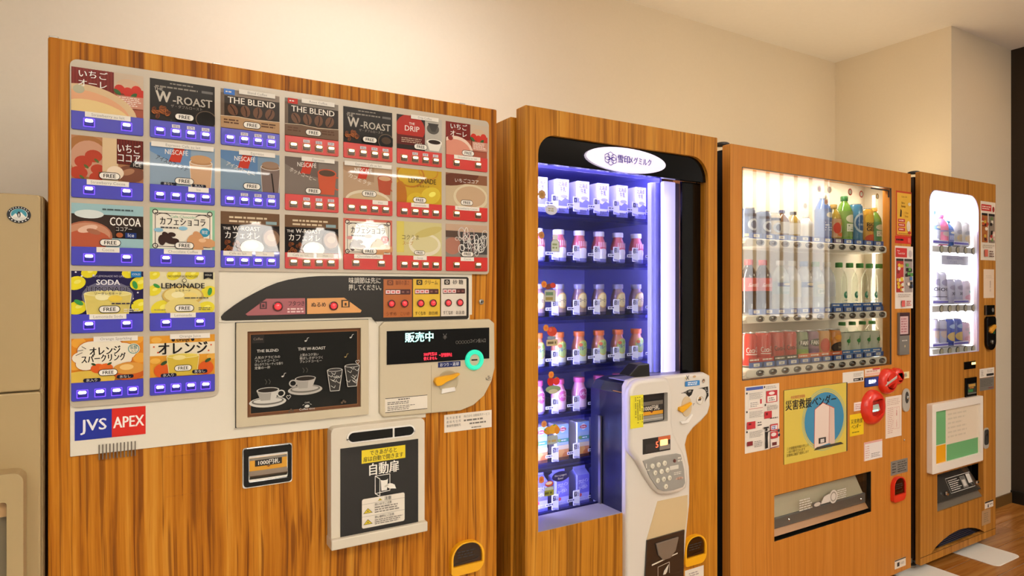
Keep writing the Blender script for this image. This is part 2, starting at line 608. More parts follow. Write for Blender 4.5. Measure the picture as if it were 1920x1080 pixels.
RED = mat('red_plastic', '#e2301b', 0.3, coat=0.4)
STEEL = mat('brushed_steel', '#b9b4ab', 0.3, 1.0)
CHROME = mat('chrome', '#d8d6d2', 0.12, 1.0)
GREYP = mat('grey_plastic', '#77736c', 0.5)
DGREY = mat('dark_grey_plastic', '#3a3835', 0.4)
FOOT = mat('zinc_foot', '#8b867c', 0.4, 0.8)
SMOKE = glass('smoked_cover', '#c4b8a6', 1.5, 0.02)
CLEAR = glass('clear_pane', '#f4f6f6', 1.5)

# ================================================================== THE ROOM
WALLM = plaster('cream_wallpaper', '#ecdfc8')
CEILM = plaster('ceiling_paint', '#f6f0e8', scale=40)
DARKW = plaster('dark_brown_panel', '#33291f', 0.6, 30, 0.1)
FLOORM = wood('plank_floor', [(0.3, '#96591f'), (0.5, '#bd7a34'), (0.7, '#cd8f48')], sx=26, sz=1.2, fine=0.2, rough=0.22, axis='x', seed=5, spec=.5)
XE, YP, XD, YB = 3.90, 0.246, 4.615, 0.927     # niche wall, pillar face, dark wall, back wall
RX0, RY0 = -3.2, -8.2
def slab(name, x0, x1, y0, y1, z0, z1, m):
    o = MB().box(x0, x1, y0, y1, z0, z1, m).build(name)
    o['kind'] = 'structure'
    return o
GREYW = plaster('grey_wall_paint', '#a3a3a1')
floor = slab('floor', RX0, 4.9, RY0, 1.1, -0.08, -0.004, plaster('grey_floor_tile', '#b4b0aa', 0.5, 12, 0.02))
ceiling = slab('ceiling', RX0, 4.9, RY0, 1.1, CEIL, CEIL + 0.06, CEILM)
wall_back = slab('wall_back', RX0, 4.9, YB, YB + 0.1, 0, CEIL, WALLM)
wall_pillar = slab('wall_pillar', XE, 4.9, YP, YB, 0, CEIL, WALLM)
wall_right = slab('wall_right', XD, 4.9, -1.42, YP, 0, CEIL, DARKW)
wall_left = slab('wall_left', RX0 - 0.1, RX0, RY0, YB, 0, CEIL, GREYW)
wall_front = slab('wall_front', RX0, 4.9, RY0 - 0.1, RY0, 0, CEIL, GREYW)
BASEB = mat('brown_skirting', '#6f5126', 0.5)
slab('baseboard_pillar', XE, XD - 0.006, YP - 0.008, YP, 0, 0.062, BASEB)
slab('baseboard_right', XD - 0.008, XD, -1.42, YP, 0, 0.075, BLACK)
# floor planks near the right-hand machines, one by one; the slab's own grain takes over beyond
pk = {}
PW, PL = 0.15, 0.92
for j in range(12):
    y1 = YP + 0.02 - j * PW
    x = 1.9 + (j * 0.37) % PL - PL
    while x < XD:
        a, b = max(x, 1.6), min(x + PL, XD)
        if b - a > 0.05:
            key = (round(b - a, 3))
            if key not in pk:
                pk[key] = MB().box(-(b - a) / 2 + 0.002, (b - a) / 2 - 0.002, -PW / 2 + 0.002, PW / 2 - 0.002, -0.006, 0, FLOORM)
                o = pk[key].build('plank', floor, bevel=0.0012, loc=(0, 0, 0), seg=1)
                pk[key] = o
            else:
                o = pk[key].copy(); finish_obj(o, floor, (0, 0, 0))
            if b - 0.001 <= XD and not (y1 > YP and a > XE - 0.1):
                WL[o] = Vector(((a + b) / 2, y1 - PW / 2, 0.0)); o.location = WL[o] - WL[floor]
            else:
                WL[o] = Vector(((a + b) / 2, y1 - PW / 2, 0.0)); o.location = WL[o] - WL[floor]
        x += PL
# bright curtained window beyond the dark wall (seen mirrored in the machine glass)
WINM = mat('daylit_sheer_curtain', '#ffffff', 0.9, emit='#f8f8ff', es=DAYLIGHT)
FRM = mat('window_timber', '#b98a4c', 0.5)
WY1, WZ0 = -2.62, 1.06
win = MB()
win.box(4.80, 4.9, WY1, -1.42, 0, WZ0, WALLM); win.box(4.80, 4.9, WY1, -1.42, 2.5, CEIL, WALLM); win.box(4.80, 4.9, RY0, WY1, 0, CEIL, GREYW)
wn = win.build('window_1'); wn['kind'] = 'structure'
y = -1.44
while y > WY1 + .05:
    MB().box(4.84, 4.86, y - 0.134, y - 0.004, WZ0, 2.5, WINM).build('pane', wn)
    MB().box(4.80, 4.88, y - 0.004, y + 0.004, WZ0, 2.5, FRM).build('mullion', wn)
    y -= 0.138

# ceiling light fittings: panels and tubes that shine into the room
LAMP = mat('lamp_diffuser', '#ffffff', 0.6, emit='#fff4e4', es=14.0)
TRIM = mat('lamp_trim', '#e9e6e0', 0.4)
def ceiling_panel(cx, cy, sx, sy, watts, label, name='ceiling_light', col=(1.0, 0.97, 0.92), spread=180, dif=None):
    t = thing(name, (cx, cy, CEIL - 0.02), label, 'ceiling light', 'ceiling lights of the room')
    m = MB()
    for (x0, x1, y0, y1) in ((cx - sx / 2 - .03, cx + sx / 2 + .03, cy - sy / 2 - .03, cy - sy / 2), (cx - sx / 2 - .03, cx + sx / 2 + .03, cy + sy / 2, cy + sy / 2 + .03),
                             (cx - sx / 2 - .03, cx - sx / 2, cy - sy / 2, cy + sy / 2), (cx + sx / 2, cx + sx / 2 + .03, cy - sy / 2, cy + sy / 2)):
        m.box(x0, x1, y0, y1, CEIL - 0.022, CEIL, TRIM)
    m.build('trim', t)
    MB().box(cx - sx / 2, cx + sx / 2, cy - sy / 2, cy + sy / 2, CEIL - 0.012, CEIL - 0.004, dif or LAMP).build('diffuser', t)
    ld = bpy.data.lights.new('lamp', 'AREA'); ld.shape = 'RECTANGLE'; ld.size = sx; ld.size_y = sy; ld.energy = watts; ld.color = col; ld.spread = math.radians(spread)
    lo = bpy.data.objects.new('lamp', ld)
    finish_obj(lo, t, (cx, cy, CEIL - 0.03))
    return t
ceiling_panel(0.72, 0.36, 1.1, 0.2, LIGHT_WALL, 'slim ceiling light close to the wall above the cup machine', col=(.97, .97, 1.0), spread=130, dif=mat('lamp_diffuser_cool', '#ffffff', .6, emit='#eef6ff', es=11.0))
for (x, y, lab) in ((-1.4, -2.6, 'added fill light panel behind the camera on the left'), (1.0, -2.9, 'added fill light panel straight behind the camera'),
                    (3.4, -2.4, 'added fill light panel near the curtained window')):
    ceiling_panel(x, y, 0.6, 0.6, LIGHT_FRONT, lab)  # square panels added as soft fill on the machine fronts
ceiling_panel(4.2, -.45, .3, .3, .8, 'small warm light added before the pillar', col=(1.0, .62, .26), dif=mat('added_diffuser_warm', '#ffffff', .6, emit='#ffc888', es=4.0))  # added lamp outside the view, warms the pillar
for (x0, x1, y, lab) in ((0.05, 1.5, -6.9, 'long ceiling tube mirrored in the upper left drink cards'), (2.3, 3.3, -6.2, 'long ceiling tube mirrored in the upper right drink cards')):
    ceiling_panel((x0 + x1) / 2, y, x1 - x0, 0.12, LIGHT_FRONT, lab)
# a row of hanging lamps with pale tapered shades over the counter behind the camera
SHADE = mat('lamp_shade_lit', '#fff4e2', 0.7, emit='#fff8ee', es=SHADE_GLOW)
def pendant(x, y, z, label):
    t = thing('pendant_lamp', (x, y, CEIL), label, 'lamp', 'hanging lamps over the counter')
    MB().lathe([(.05, 0), (.05, .012), (.02, .02)], (x, y, CEIL - .022), TRIM, 16).build('canopy', t, smooth=.6)
    MB().tube([(x, y, CEIL - .01), (x, y, z + .12)], .003, BLACK, 6).build('cable', t)
    MB().lathe([(.165, -.10), (.11, .10), (.03, .115), (.03, .13)], (x, y, z), SHADE, 24, caps=False).build('shade', t, smooth=.6)
for (x, y, z, lab) in ((.80, -3.5, 1.66, 'tapered hanging lamp, left of three mirrored in the drink cards'), (1.27, -3.5, 1.64, 'tapered hanging lamp, middle of three mirrored in the drink cards'),
                       (1.70, -3.6, 1.73, 'tapered hanging lamp, right of three mirrored in the drink cards'), (-.8, -3.2, 1.9, 'tapered hanging lamp at the left of the counter')):
    pendant(x, y, z, lab)

# unseen bowl light, added to brighten the ceiling from below
def added_uplight(x, y, z, label):
    t = thing('added_uplight', (x, y, CEIL), label, 'lamp', 'added uplights washing the ceiling')
    MB().lathe([(.05, 0), (.05, .012), (.02, .02)], (x, y, CEIL - .022), TRIM, 16).build('canopy', t, smooth=.6)
    MB().tube([(x, y, CEIL - .01), (x, y, z + .02)], .004, BLACK, 6).build('stem', t)
    MB().lathe([(0, -.02), (.10, -.01), (.17, .03), (.20, .08), (.195, .08), (.165, .035), (.1, .0), (0, -.01)], (x, y, z), TRIM, 24, caps=False).build('bowl', t, smooth=.8)
    ld = bpy.data.lights.new('bulb', 'AREA'); ld.shape = 'DISK'; ld.size = .3; ld.energy = UPLIGHT; ld.color = (1.0, .97, .92)
    lo = bpy.data.objects.new('bulb', ld); finish_obj(lo, t, (x, y, z + .07)); lo.rotation_euler = (math.pi, 0, 0)
added_uplight(.4, -2.4, 2.22, 'added bowl uplight behind the camera')

# ================================================================== ICE DISPENSER at the left edge
ICEM = mat('beige_steel_enamel', '#b39a6c', 0.4)
ICED = mat('beige_steel_shade', '#a8977a', 0.4)
d = thing('ice_dispenser', (-0.52, 0.3, 0), 'beige ice and water dispenser with a round badge left of the cup machine', 'ice dispenser')
ZT = at(78, 364.5)[1]; ZS = at(80, 732)[1]; IX = ax(81.5)
MB().box(IX - 0.7, IX, 0.012, 0.62, 0.06, ZT, ICEM).build('body', d, bevel=0.008)
MB().plate(rr(IX - 0.7, ZS + 0.0015, IX - 0.004, ZT - 0.002, 0.006), -0.004, 0.012, ICEM).build('upper_panel', d, bevel=0.003)
MB().plate(rr(IX - 0.7, 0.10, IX - 0.004, ZS - 0.0015, 0.006), -0.004, 0.012, ICEM).build('lower_panel', d, bevel=0.003)
hx1 = ax(44, -0.05); hz1 = at(40, 886, -0.05)[1]
wx1 = ax(12, -0.05); wz1 = at(12, 942, -0.05)[1]
hood = MB().plate(rr(IX - 0.6, 0.35, hx1, hz1, 0.018), -0.05, -0.004, ICEM, holes=[rr(IX - 0.52, 0.4, wx1, wz1, 0.006)]).build('outlet_hood', d, bevel=0.006)
MB().box(IX - 0.53, wx1 + 0.004, -0.012, -0.005, 0.38, wz1 + 0.005, mat('outlet_recess', '#8a7c60', 0.5)).build('outlet_recess', hood)
MB().box(IX - 0.53, wx1 + 0.003, -0.03, -0.012, wz1 - 0.032, wz1 - 0.002, mat('outlet_chute', '#c49b68', 0.5)).build('outlet_chute', hood)
for x in (IX - 0.64, IX - 0.06):
    MB().lathe([(0.022, 0), (0.022, 0.012), (0.012, 0.02), (0.012, 0.062)], (x, 0.08, 0), FOOT, 12).build('foot', d, smooth=0.6)
    MB().lathe([(0.022, 0), (0.022, 0.012), (0.012, 0.02), (0.012, 0.062)], (x, 0.56, 0), FOOT, 12).build('foot', d, smooth=0.6)
bx, bz = at(35.5, 402.5, -0.006)
r0 = at(58, 402.5, -0.006)[0] - bx
a = Art(bx - r0, bz - r0 * .87, bx + r0, bz + r0 * .87, -0.0055)
a.ell(.5, .5, .5, .5, '#15181a', 32).ell(.5, .5, .36, .36, '#e8e4d8', 28).ell(.5, .52, .33, .33, '#3d93a3', 28)
a.poly([(.2, .36), (.36, .58), (.46, .44), (.58, .66), (.8, .36)], '#e9e6dc').poly([(.2, .36), (.8, .36), (.72, .26), (.5, .19), (.28, .26)], '#d8d6cc')
a.ell(.5, .5, .075, .17, '#1b1d22', 14).ell(.5, .62, .05, .07, '#1b1d22', 12).ell(.5, .47, .035, .11, '#d7d3c8', 12)
for i in range(7):
    t = math.pi * (1.15 + .7 * i / 6); a.dot(.5 + .43 * math.cos(t), .5 + .43 * math.sin(t), .036, '#f0ede4', 10)
for i in range(9):
    t = math.pi * (.15 + .7 * i / 8); a.ell(.5 + .43 * math.cos(t), .5 + .43 * math.sin(t), .022, .04, '#d8d4c8', 8)
a.build('badge', d, SINK, 'round black and teal badge with a white rim')

# ================================================================== CUP VENDING MACHINE
x0, x1, ZTOP = -0.139, 0.8805, 1.803
cup = thing('cup_vending_machine', ((x0 + x1) / 2, 0.36, 0), 'wood-grained cup drink vending machine with rows of picture cards', 'vending machine', 'row of four vending machines')
MB().box(x0 + 0.006, x1 - 0.006, 0.05, 0.72, 0.06, ZTOP - 0.012, TEAK).build('cabinet', cup, bevel=0.003)
MB().box(x0, x1, 0.0, 0.044, 0.05, ZTOP, TEAK).build('door', cup, bevel=0.004)
MB().box(x0 + 0.01, x1 - 0.01, 0.03, 0.06, 0.07, ZTOP - 0.02, DARK).build('door_gasket', cup)
for x in (x0 + 0.07, x1 - 0.07):
    for y in (0.1, 0.64):
        MB().lathe([(0.03, 0), (0.03, 0.014), (0.014, 0.02), (0.014, 0.062)], (x, y, 0), FOOT, 14).build('foot', cup, smooth=0.6)
for px in (103, 404, 860):
    X = ax(px, 0.03); MB().box(X - 0.008, X + 0.008, 0.005, 0.03, ZTOP, ZTOP + 0.004, STEEL).build('top_clip', cup, bevel=0.001)

PX0, PX1 = -0.1025, 0.8500
PZ1, PZ0 = 1.7635, 1.3425
CX2 = ax(409); CZ2 = 1.0655
board_x1 = ax(797.5); rbx = ax(884)
zb = at(884, 597)[1]
WB = [(PX0, 0.967), (board_x1, 0.967), (board_x1, zb + .01), (rbx, zb + .01), (rbx, PZ0 + .002), (PX0, PZ0 + .002)]
MB().plate(WB, -0.004, 0.0, CREAM).build('white_fascia', cup, bevel=0.0015)
AC = rr(PX0, CZ2, CX2, CZ2 + .1, (0.012, 0.016, 0, 0))[:12]
AC = AC[:12] + [(CX2, PZ0), (PX1 - .012, PZ0)] + rr(PX1 - .03, PZ0, PX1, PZ1, (0, 0.01, 0.012, 0))[1:13] + rr(PX0, PZ1 - .05, PX0 + .1, PZ1, (0, 0, 0, 0.014))[3:]
MB().plate(AC, -0.009, -0.004, ACRYL).build('acrylic_panel', cup, bevel=0.0015)

# --- drink cards: picture, button strip, lit buttons, tape label
BLUE, REDS = '#3b38b4', '#cf2417'
BLUEM = mat('blue_button_strip', '#3c3ab8', 0.35, coat=1.0)
REDM = mat('red_button_strip', '#cf2417', 0.35, coat=1.0)
LENSB = mat('lit_lens_cold', '#ffffff', 0.4, emit='#d9d2ff', es=5.0)
RIMB = mat('lit_rim_violet', '#7a5cff', 0.4, emit='#6a3cff', es=1.3)
BODB = mat('button_body_blue', '#221c86', 0.3, coat=0.5)
LENSR = mat('lit_lens_warm', '#ffffff', 0.4, emit='#ffd27a', es=3.2)
RIMR = mat('button_rim_brass', '#b8875a', 0.4)
BODR = mat('button_body_brown', '#57483a', 0.3, coat=0.5)
def button_mesh(lens, rim, body):
    m = MB()
    w, h = 0.0085, 0.0072
    m.plate(rr(-w - .0012, -h - .0012, w + .0012, h + .0012, .001, 2), -0.0012, 0.0, rim, holes=[rr(-w, -h, w, h, .001, 2)])
    m.plate(rr(-w + .001, -h + .001, w - .001, h - .001, .001, 2), -0.0035, 0.0, body)
    m.plate(rr(-w + .0016, 0.0004, w - .0016, h - .0010, .0028, 4), -0.0046, -0.0035, lens)
    return m
BTN = {}
def put_button(kind, x, y, z, parent):
    if kind not in BTN:
        m = button_mesh(LENSB, RIMB, BODB) if kind == 'b' else button_mesh(LENSR, RIMR, BODR)
        o = m.build('button', parent, loc=(0, 0, 0)); BTN[kind] = o
    else:
        o = BTN[kind].copy(); o.name = 'button'; finish_obj(o, parent, (0, 0, 0)); o.parent = parent
    WL[o] = Vector((x, y, z)); o.location = WL[o] - WL[parent]
    return o
def free(a, u, v=0.115, s=1.0):
    a.rect(u - .15 * s, v - .085 * s, u + .15 * s, v + .085 * s, '#1a1614', .085 * s).rect(u - .14 * s, v - .07 * s, u + .14 * s, v + .07 * s, '#f2ece0', .07 * s)
    a.text('FREE', u, v - .042 * s, .088 * s, '#1a1614', bold=.02)
def bean(a, u, v, r, rot, c='#7a4a2e', c2='#3b2114'):
    a.ell(u, v, r * .62, r * 1.15, c, 14, rot)
    A = a.w / a.h
    a.line([(u - math.sin(rot) * -r * .9 / A * 0 - (-math.sin(rot)) * r / A, v - math.cos(rot) * r), (u + r * .12, v), (u + (-math.sin(rot)) * r / A, v + math.cos(rot) * r)], r * .22, c2)
def lemon(a, u, v, r, c='#e8d928', rot=0.4):
    a.ell(u, v, r * .95, r * 1.05, c, 18, rot); a.ell(u + r * .15, v + r * .2, r * .35, r * .3, '#f2e86a', 12, rot)
def leafs(a, u, v, r, rot, c='#3f9a48'):
    a.ell(u, v, r * .35, r, c, 12, rot)
def tumbler(a, u, v, w, h, liquid, rim='#efe8d8', top=None):   # drinking glass seen from the front
    a.poly([(u - w * .42, v), (u + w * .42, v), (u + w * .5, v + h), (u - w * .5, v + h)], liquid)
    a.ell(u, v + h, w * .5, h * .13, rim, 20).ell(u, v + h, w * .46, h * .10, top or liquid, 20)
    a.line([(u - w * .5, v + h), (u - w * .42, v)], .012, rim); a.line([(u + w * .5, v + h), (u + w * .42, v)], .012, rim)
def mug(a, u, v, w, h, body, drink):
    a.ring(u + w * .55, v + h * .55, w * .16, h * .26, .035, body, 16)
    a.poly([(u - w * .38, v), (u + w * .38, v), (u + w * .5, v + h), (u - w * .5, v + h)], body)
    a.ell(u, v + h, w * .5, h * .2, body, 20).ell(u, v + h, w * .43, h * .15, drink, 20)

def c_ichigo_au(a, hot=False):
    a.rect(0, 0, 1, 1, '#a8553e').rect(0, .5, .58, 1, '#7d1f18')
    for i in range(12): a.rect(.02 + i * .047, .52, .034 + i * .047, 1, '#8c2a20')
    a.rect(.58, .62, 1, 1, '#c9b39a').ell(.78, .72, .17, .16, '#cfae8f', 18)
    for (u, v) in ((.66, .62), (.78, .58), (.9, .64), (.97, .55)): a.ell(u, v, .075, .11, '#c8301f', 14)
    leafs(a, .63, .55, .09, .9, '#33602e'); leafs(a, .86, .5, .09, -.8, '#33602e')
    a.rect(.62, .2, 1, .48, '#c98a74').bars(.65, .24, .98, .46, 5, '#f0e4d6', .4)
    if hot:
        a.ell(.22, .1, .42, .48, '#e9cdb8', 26).ell(.22, .08, .37, .40, '#d98f78', 26)
        a.ell(.1, .5, .06, .07, '#8c2a20', 14); free(a, .52, .1)
    else:
        a.ell(.3, .08, .62, .52, '#d8b98e', 28, -.25).ell(.28, .06, .54, .40, '#dfa57c', 28, -.25).ell(.36, .0, .46, .26, '#e6c98c', 26, -.2).ell(.1, .5, .08, .1, '#b7b294', 14)  # cream ellipses: glass top with a reflection painted in
    for t, v in (('いちご', .79), ('オーレ', .58)): a.text(t, .29, v, .14, '#f4eee4', bold=.012, mw=.5)
def c_wroast(a, red=False):
    a.rect(0, 0, 1, 1, '#1f1a17').bars(.3, .9, .66, .955, 1, '#8d857a').bars(.08, .80, .76, .86, 1, '#8d857a', .6, .1).rect(.79, .8, .97, .86, '#6d6a66')
    a.text('THE', .13, .73, .075, '#b9b1a4', bold=.01)
    a.text('W', .2, .46, .27, '#c4bbad', bold=.03, mw=.22).text('-ROAST', .65, .455, .2, '#bdb4a6', bold=.02, mw=.62)
    a.text('ザ・ダブルロースト', .56, .36, .06, '#9a9186', mw=.5)
    random.seed(3)
    for i in range(14): bean(a, .05 + random.random() * .27, .05 + random.random() * .28, .05, random.random() * 3, random.choice(['#8a4a1e', '#6b3617', '#a65b25']), '#2a1408')
    a.ell(.86, .14, .16, .22, '#0e0b09', 20).ring(.86, .14, .155, .2, .02, '#6d5b4a', 20)
    if red: a.ell(.86, .17, .1, .1, '#4a3626', 16)
    free(a, .52, .14)
def c_blend(a, red=False):
    top = '#8a7a6c' if not red else '#7f7468'
    a.rect(0, 0, 1, 1, '#5b3b25').rect(0, .82, 1, 1, top)
    a.rect(.06, .30, 1, .84, '#2c2119').rect(0, .30, .06, .9, '#6d5a4a')
    for i, u in enumerate((.2, .41, .62, .83)): bean(a, u, .49, .13, .5 - .3 * i, '#6e4a34', '#2f1c12')
    a.text('The Blend'.upper(), .52, .66, .16, '#efe6d8', bold=.012, mw=.82)
    a.rect(0, .02, 1, .32, '#b08a62' if not red else '#6f5440').line([(0, .31), (.3, .33), (.6, .29), (1, .32)], .012, '#e8d6b8')
    a.bars(.05, .12, .3, .26, 2, '#5b3b25').bars(.68, .12, .95, .26, 2, '#5b3b25')
    a.rect(.05, .86, .23, 1, '#3d77c9' if not red else '#c62a1c').bars(.08, .9, .2, .96, 1, '#e8e2d6')
    free(a, .52, .15)
def c_drip(a):
    a.rect(0, 0, 1, 1, '#8c867c').rect(0, 0, .62, 1, '#2a1c17').ell(.3, .62, .32, .42, '#b52a1d', 26).rect(0, .14, .62, .42, '#5d1713')
    a.text('THE', .33, .74, .07, '#f0e6da', bold=.01).text('DRIP', .33, .55, .16, '#f0e6da', bold=.01, mw=.4)
    a.bars(.1, .2, .56, .36, 3, '#c9a890', .4)
    a.rect(.62, 0, 1, 1, '#b7b0a4').ell(.8, .7, .14, .16, '#55504a', 18).poly([(.68, .86), (.93, .86), (.85, .62), (.77, .62)], '#3c3834')
    a.ell(.83, .3, .18, .1, '#f0ebe0', 20).poly([(.66, .3), (1.0, .3), (.93, .05), (.72, .05)], '#ece6da').ell(.83, .31, .14, .065, '#2b1a12', 20)
    free(a, .52, .12)
def c_ichigo_cocoa(a):
    a.rect(0, 0, 1, 1, '#b77f57').ell(.2, .5, .34, .52, '#a8703f', 24).ell(.24, .48, .26, .42, '#c9977a', 24)
    for (u, v, r) in ((.16, .4, .12), (.3, .55, .12), (.36, .25, .1), (.1, .15, .12), (.34, .06, .1)): a.ell(u, v, r, r * 1.2, '#b8432c', 16); leafs(a, u + .04, v - .1, .06, .8, '#5c6b35')
    a.rect(.42, 0, .64, 1, '#d9bd94').rect(.62, .42, 1, 1, '#5f1d16')
    for i in range(9): a.rect(.635 + i * .041, .44, .648 + i * .041, 1, '#78261d')
    a.text('いちご', .79, .7, .17, '#f4eee4', bold=.012, mw=.34).text('ココア', .79, .48, .17, '#f4eee4', bold=.012, mw=.34)
    a.ell(.82, .2, .2, .2, '#7a4a36', 20).ell(.78, .24, .1, .07, '#a87858', 16, .4).ell(.6, .2, .12, .16, '#ead6bb', 18)
    a.poly([(.8, .36), (1, .33), (1, .5), (.84, .5)], '#2a211d').text('ICE', .91, .38, .085, '#d8d0c4', mw=.14); free(a, .52)
def c_nescafe(a, v):
    bg, b2 = {'latte': ('#8fa3b5', '#6b8fb8'), 'ice': ('#7d94a8', '#5d82ad'), 'hot': ('#7f7268', '#6b5c54'), 'hotlatte': ('#b89a7c', '#a88668')}[v]
    a.rect(0, 0, 1, 1, bg).poly([(0, 1), (0, .8), (.35, .55), (.62, .5), (.62, 1)], b2)
    a.poly([(.38, 1), (.54, 1), (.46, .58), (.28, .58)], '#c43b26')
    a.text('NESCAFÉ', .4, .76, .12, '#ece4da', bold=.008, mw=.36)
    t = {'latte': 'アイスカフェラテ', 'ice': 'アイスコーヒー', 'hot': 'ホットコーヒー', 'hotlatte': 'カフェラテ'}[v]
    a.text(t, .32, .5, .1, '#1d1a1a' if v == 'latte' else '#e6ded2', rot=-.35, mw=.52)
    if v == 'latte': tumbler(a, .78, 0, .36, .62, '#cba37e', '#e6dac8', '#b98a5e'); a.ell(.78, .7, .17, .1, '#c79a6c', 16)
    elif v == 'ice': tumbler(a, .84, 0, .34, .66, '#7d6a62', '#cfc4ba', '#8a6a50'); a.ell(.84, .72, .15, .09, '#9c7e68', 16); a.line([(.86, .5), (.9, 0)], .03, '#231a16')
    elif v == 'hot': mug(a, .78, .06, .36, .58, '#c85a3c', '#5b4636')
    else: mug(a, .84, .18, .3, .46, '#b5533a', '#cda27a'); a.ell(.5, -.02, .46, .3, '#ddd0b4', 28).ell(.5, -.04, .42, .24, '#c9b189', 28)
    free(a, .52, .13 if v != 'hotlatte' else .17)
    if v == 'latte': a.rect(.16, .0, .4, .075, '#1f2230', .03).rect(.64, -.0, .86, .075, '#1f2230', .03).text('氷なし', .28, .015, .05, '#e6e0d6').text('氷入り', .75, .015, .05, '#e6e0d6')
def c_lemon_hot(a):
    a.rect(0, 0, 1, 1, '#c9a22a').ell(.08, .2, .14, .42, '#b8702a', 20).ring(.3, .8, .28, .3, .05, '#b87826', 24).ring(.7, .95, .2, .2, .03, '#c8862c', 20)
    lemon(a, .75, .25, .24, '#d9bd3a'); lemon(a, .4, .1, .2, '#d4b22e')
    a.text('LEMONADE', .56, .6, .15, '#4a3a1e', bold=.01, mw=.62).text('レモネード', .58, .48, .06, '#5a4826', mw=.4); free(a, .5, .1)
def c_cocoa(a):
    a.rect(0, 0, 1, 1, '#9cc0c4').rect(0, .22, 1, .76, '#3b2b23').rect(.6, .22, 1, .5, '#1d1310')
    a.ell(.24, .76, .2, .1, '#d8e0dc', 20)
    a.ell(.22, .26, .34, .34, '#b06b4e', 26).ell(.22, .3, .31, .26, '#c78d6e', 26).ell(.22, .16, .31, .24, '#b85a3c', 26).ell(.22, .42, .14, .08, '#e0b8a0', 18, .3).ell(.3, .36, .1, .06, '#a86a4e', 14, -.3)
    a.bars(.42, .86, .9, .91, 1, '#4a5a5c', .7, .1)
    a.text('COCOA', .74, .52, .2, '#f2ece2', bold=.015, mw=.44).text('ココアー', .72, .4, .085, '#d9cfc4', mw=.24)
    a.poly([(.74, .24), (.9, .24), (.9, .36), (.74, .36)], '#1d3474').text('Ice', .82, .265, .085, '#e8ecf4', mw=.12); a.ell(.66, .3, .05, .06, '#a8582c', 12); free(a, .53)
def c_choco(a, red=False):
    bd, g = ('#3d2f2a', '#8fc2a0') if not red else ('#3d2f2a', '#c96a58')
    a.rect(0, 0, 1, 1, g).rect(.04, .02, .96, .93, '#e9e2d0').rect(.075, .06, .925, .88, bd).rect(.085, .075, .915, .865, '#ece5d4')
    for (u, v) in ((.08, .9), (.92, .9), (.08, .08)): a.ring(u, v, .03, .045, .02, bd, 14)
    for sgn in (-1, 1): a.ring(.5 + sgn * .3, .78, .1, .08, .018, bd, 10, .3, 2.8)
    a.text('Cafe Chocolat', .5, .77, .07, g, mw=.4).text('カフェショコラ', .5, .6, .155, '#231a18', bold=.015, mw=.72)
    a.bars(.16, .5, .44, .55, 1, '#4a4a4e', .7, .1).ell(.13, .46, .07, .05, '#8fc0d8' if not red else '#d89a94', 12).ell(.5, .52, .07, .05, '#8fc0d8' if not red else '#d89a94', 12)
    a.dot(.84, .44, .11, '#2f93b4' if not red else '#c23a2e').text('限定', .84, .405, .07, '#f0ede4', mw=.1)
    for (u, v, r) in ((.18, .22, .09), (.28, .24, .1), (.24, .32, .08), (.36, .2, .08), (.33, .36, .06)): a.ell(u, v, r, r * .9, '#3a221a', 12, u * 9)
    for (u, v, r) in ((.62, .24, .1), (.74, .28, .14), (.88, .18, .14), (.72, .12, .16)): a.ell(u, v, r, r * .8, '#cf9868', 14, u * 7)
    a.ell(.8, .24, .06, .05, '#e6bd92', 12); free(a, .52, .1)
def c_wroast_ole(a, red=False):
    a.rect(0, 0, 1, 1, '#1b1310').rect(0, .68, 1, 1, '#6e5138').bars(.14, .82, .82, .9, 1, '#d8c4a4', .6, .1).bars(.14, .72, .74, .8, 1, '#d8c4a4', .6, .1).rect(.76, .71, .95, .79, '#8fa8ac')
    a.text('THE', .1, .54, .07, '#efe8de', bold=.01).text('W-ROAST', .43, .53, .11, '#efe8de', bold=.015, mw=.46)
    a.text('カフェオレ', .36, .33, .15, '#efe8de', bold=.012, mw=.6)
    a.ell(.86, .36, .17, .27, '#3c2a22', 22).ell(.86, .36, .14, .22, '#8a6a50', 22).ell(.86, .38, .08, .1, '#a8886a', 14)
    random.seed(5)
    for i in range(16): bean(a, .04 + random.random() * .3, .02 + random.random() * .22, .045, random.random() * 3, random.choice(['#8a4a1e', '#6b3617']), '#2a1408')
    a.ell(.52, .1, .2, .2, '#e6dcc8', 20).ell(.5, .16, .13, .1, '#f0e8d8', 16)
def c_kokuuma(a):
    a.rect(0, 0, 1, 1, '#cfc58a').rect(0, .1, .16, 1, '#d8c864').ell(.62, .34, .36, .34, '#e4dcc0', 26).ell(.62, .36, .3, .25, '#d6cc9a', 26).ell(.7, .72, .32, .12, '#c8b870', 20, .3)
    a.text('コクうま', .3, .48, .12, '#6b5a3a', mw=.4).text('スープ', .24, .32, .09, '#c07a3a', mw=.24); free(a, .5, .1, .8)
def c_cocoa_glare(a):
    a.rect(0, 0, 1, 1, '#8d857a').rect(0, .78, 1, 1, '#c4a58a').rect(0, .6, .3, .8, '#5d4a3e').ell(.16, .34, .2, .26, '#b07864', 22).rect(.34, .1, 1, .78, '#4a4644')
    random.seed(11)
    for i in range(26): a.ring(.36 + random.random() * .58, .2 + random.random() * .62, .03 + random.random() * .04, .08 + random.random() * .12, .02, random.choice(['#d8d4cc', '#c9a8a0', '#efebe2']), 14)  # pale rings paint reflections on the acrylic into the print
    a.text('COCOA', .4, .5, .12, '#e8e0d4', mw=.4); free(a, .5, .1)
def c_cocoa_hot(a):
    a.rect(0, 0, 1, 1, '#c9b490').rect(0, .7, 1, 1, '#8a5a3e').ell(.3, .85, .5, .2, '#6b3a28', 22, .2).ell(.6, .3, .42, .4, '#d9cba8', 26).ell(.6, .32, .36, .32, '#c6a683', 26)
    a.text('いちごココア', .5, .74, .1, '#efe6d8', mw=.6); free(a, .5, .13)
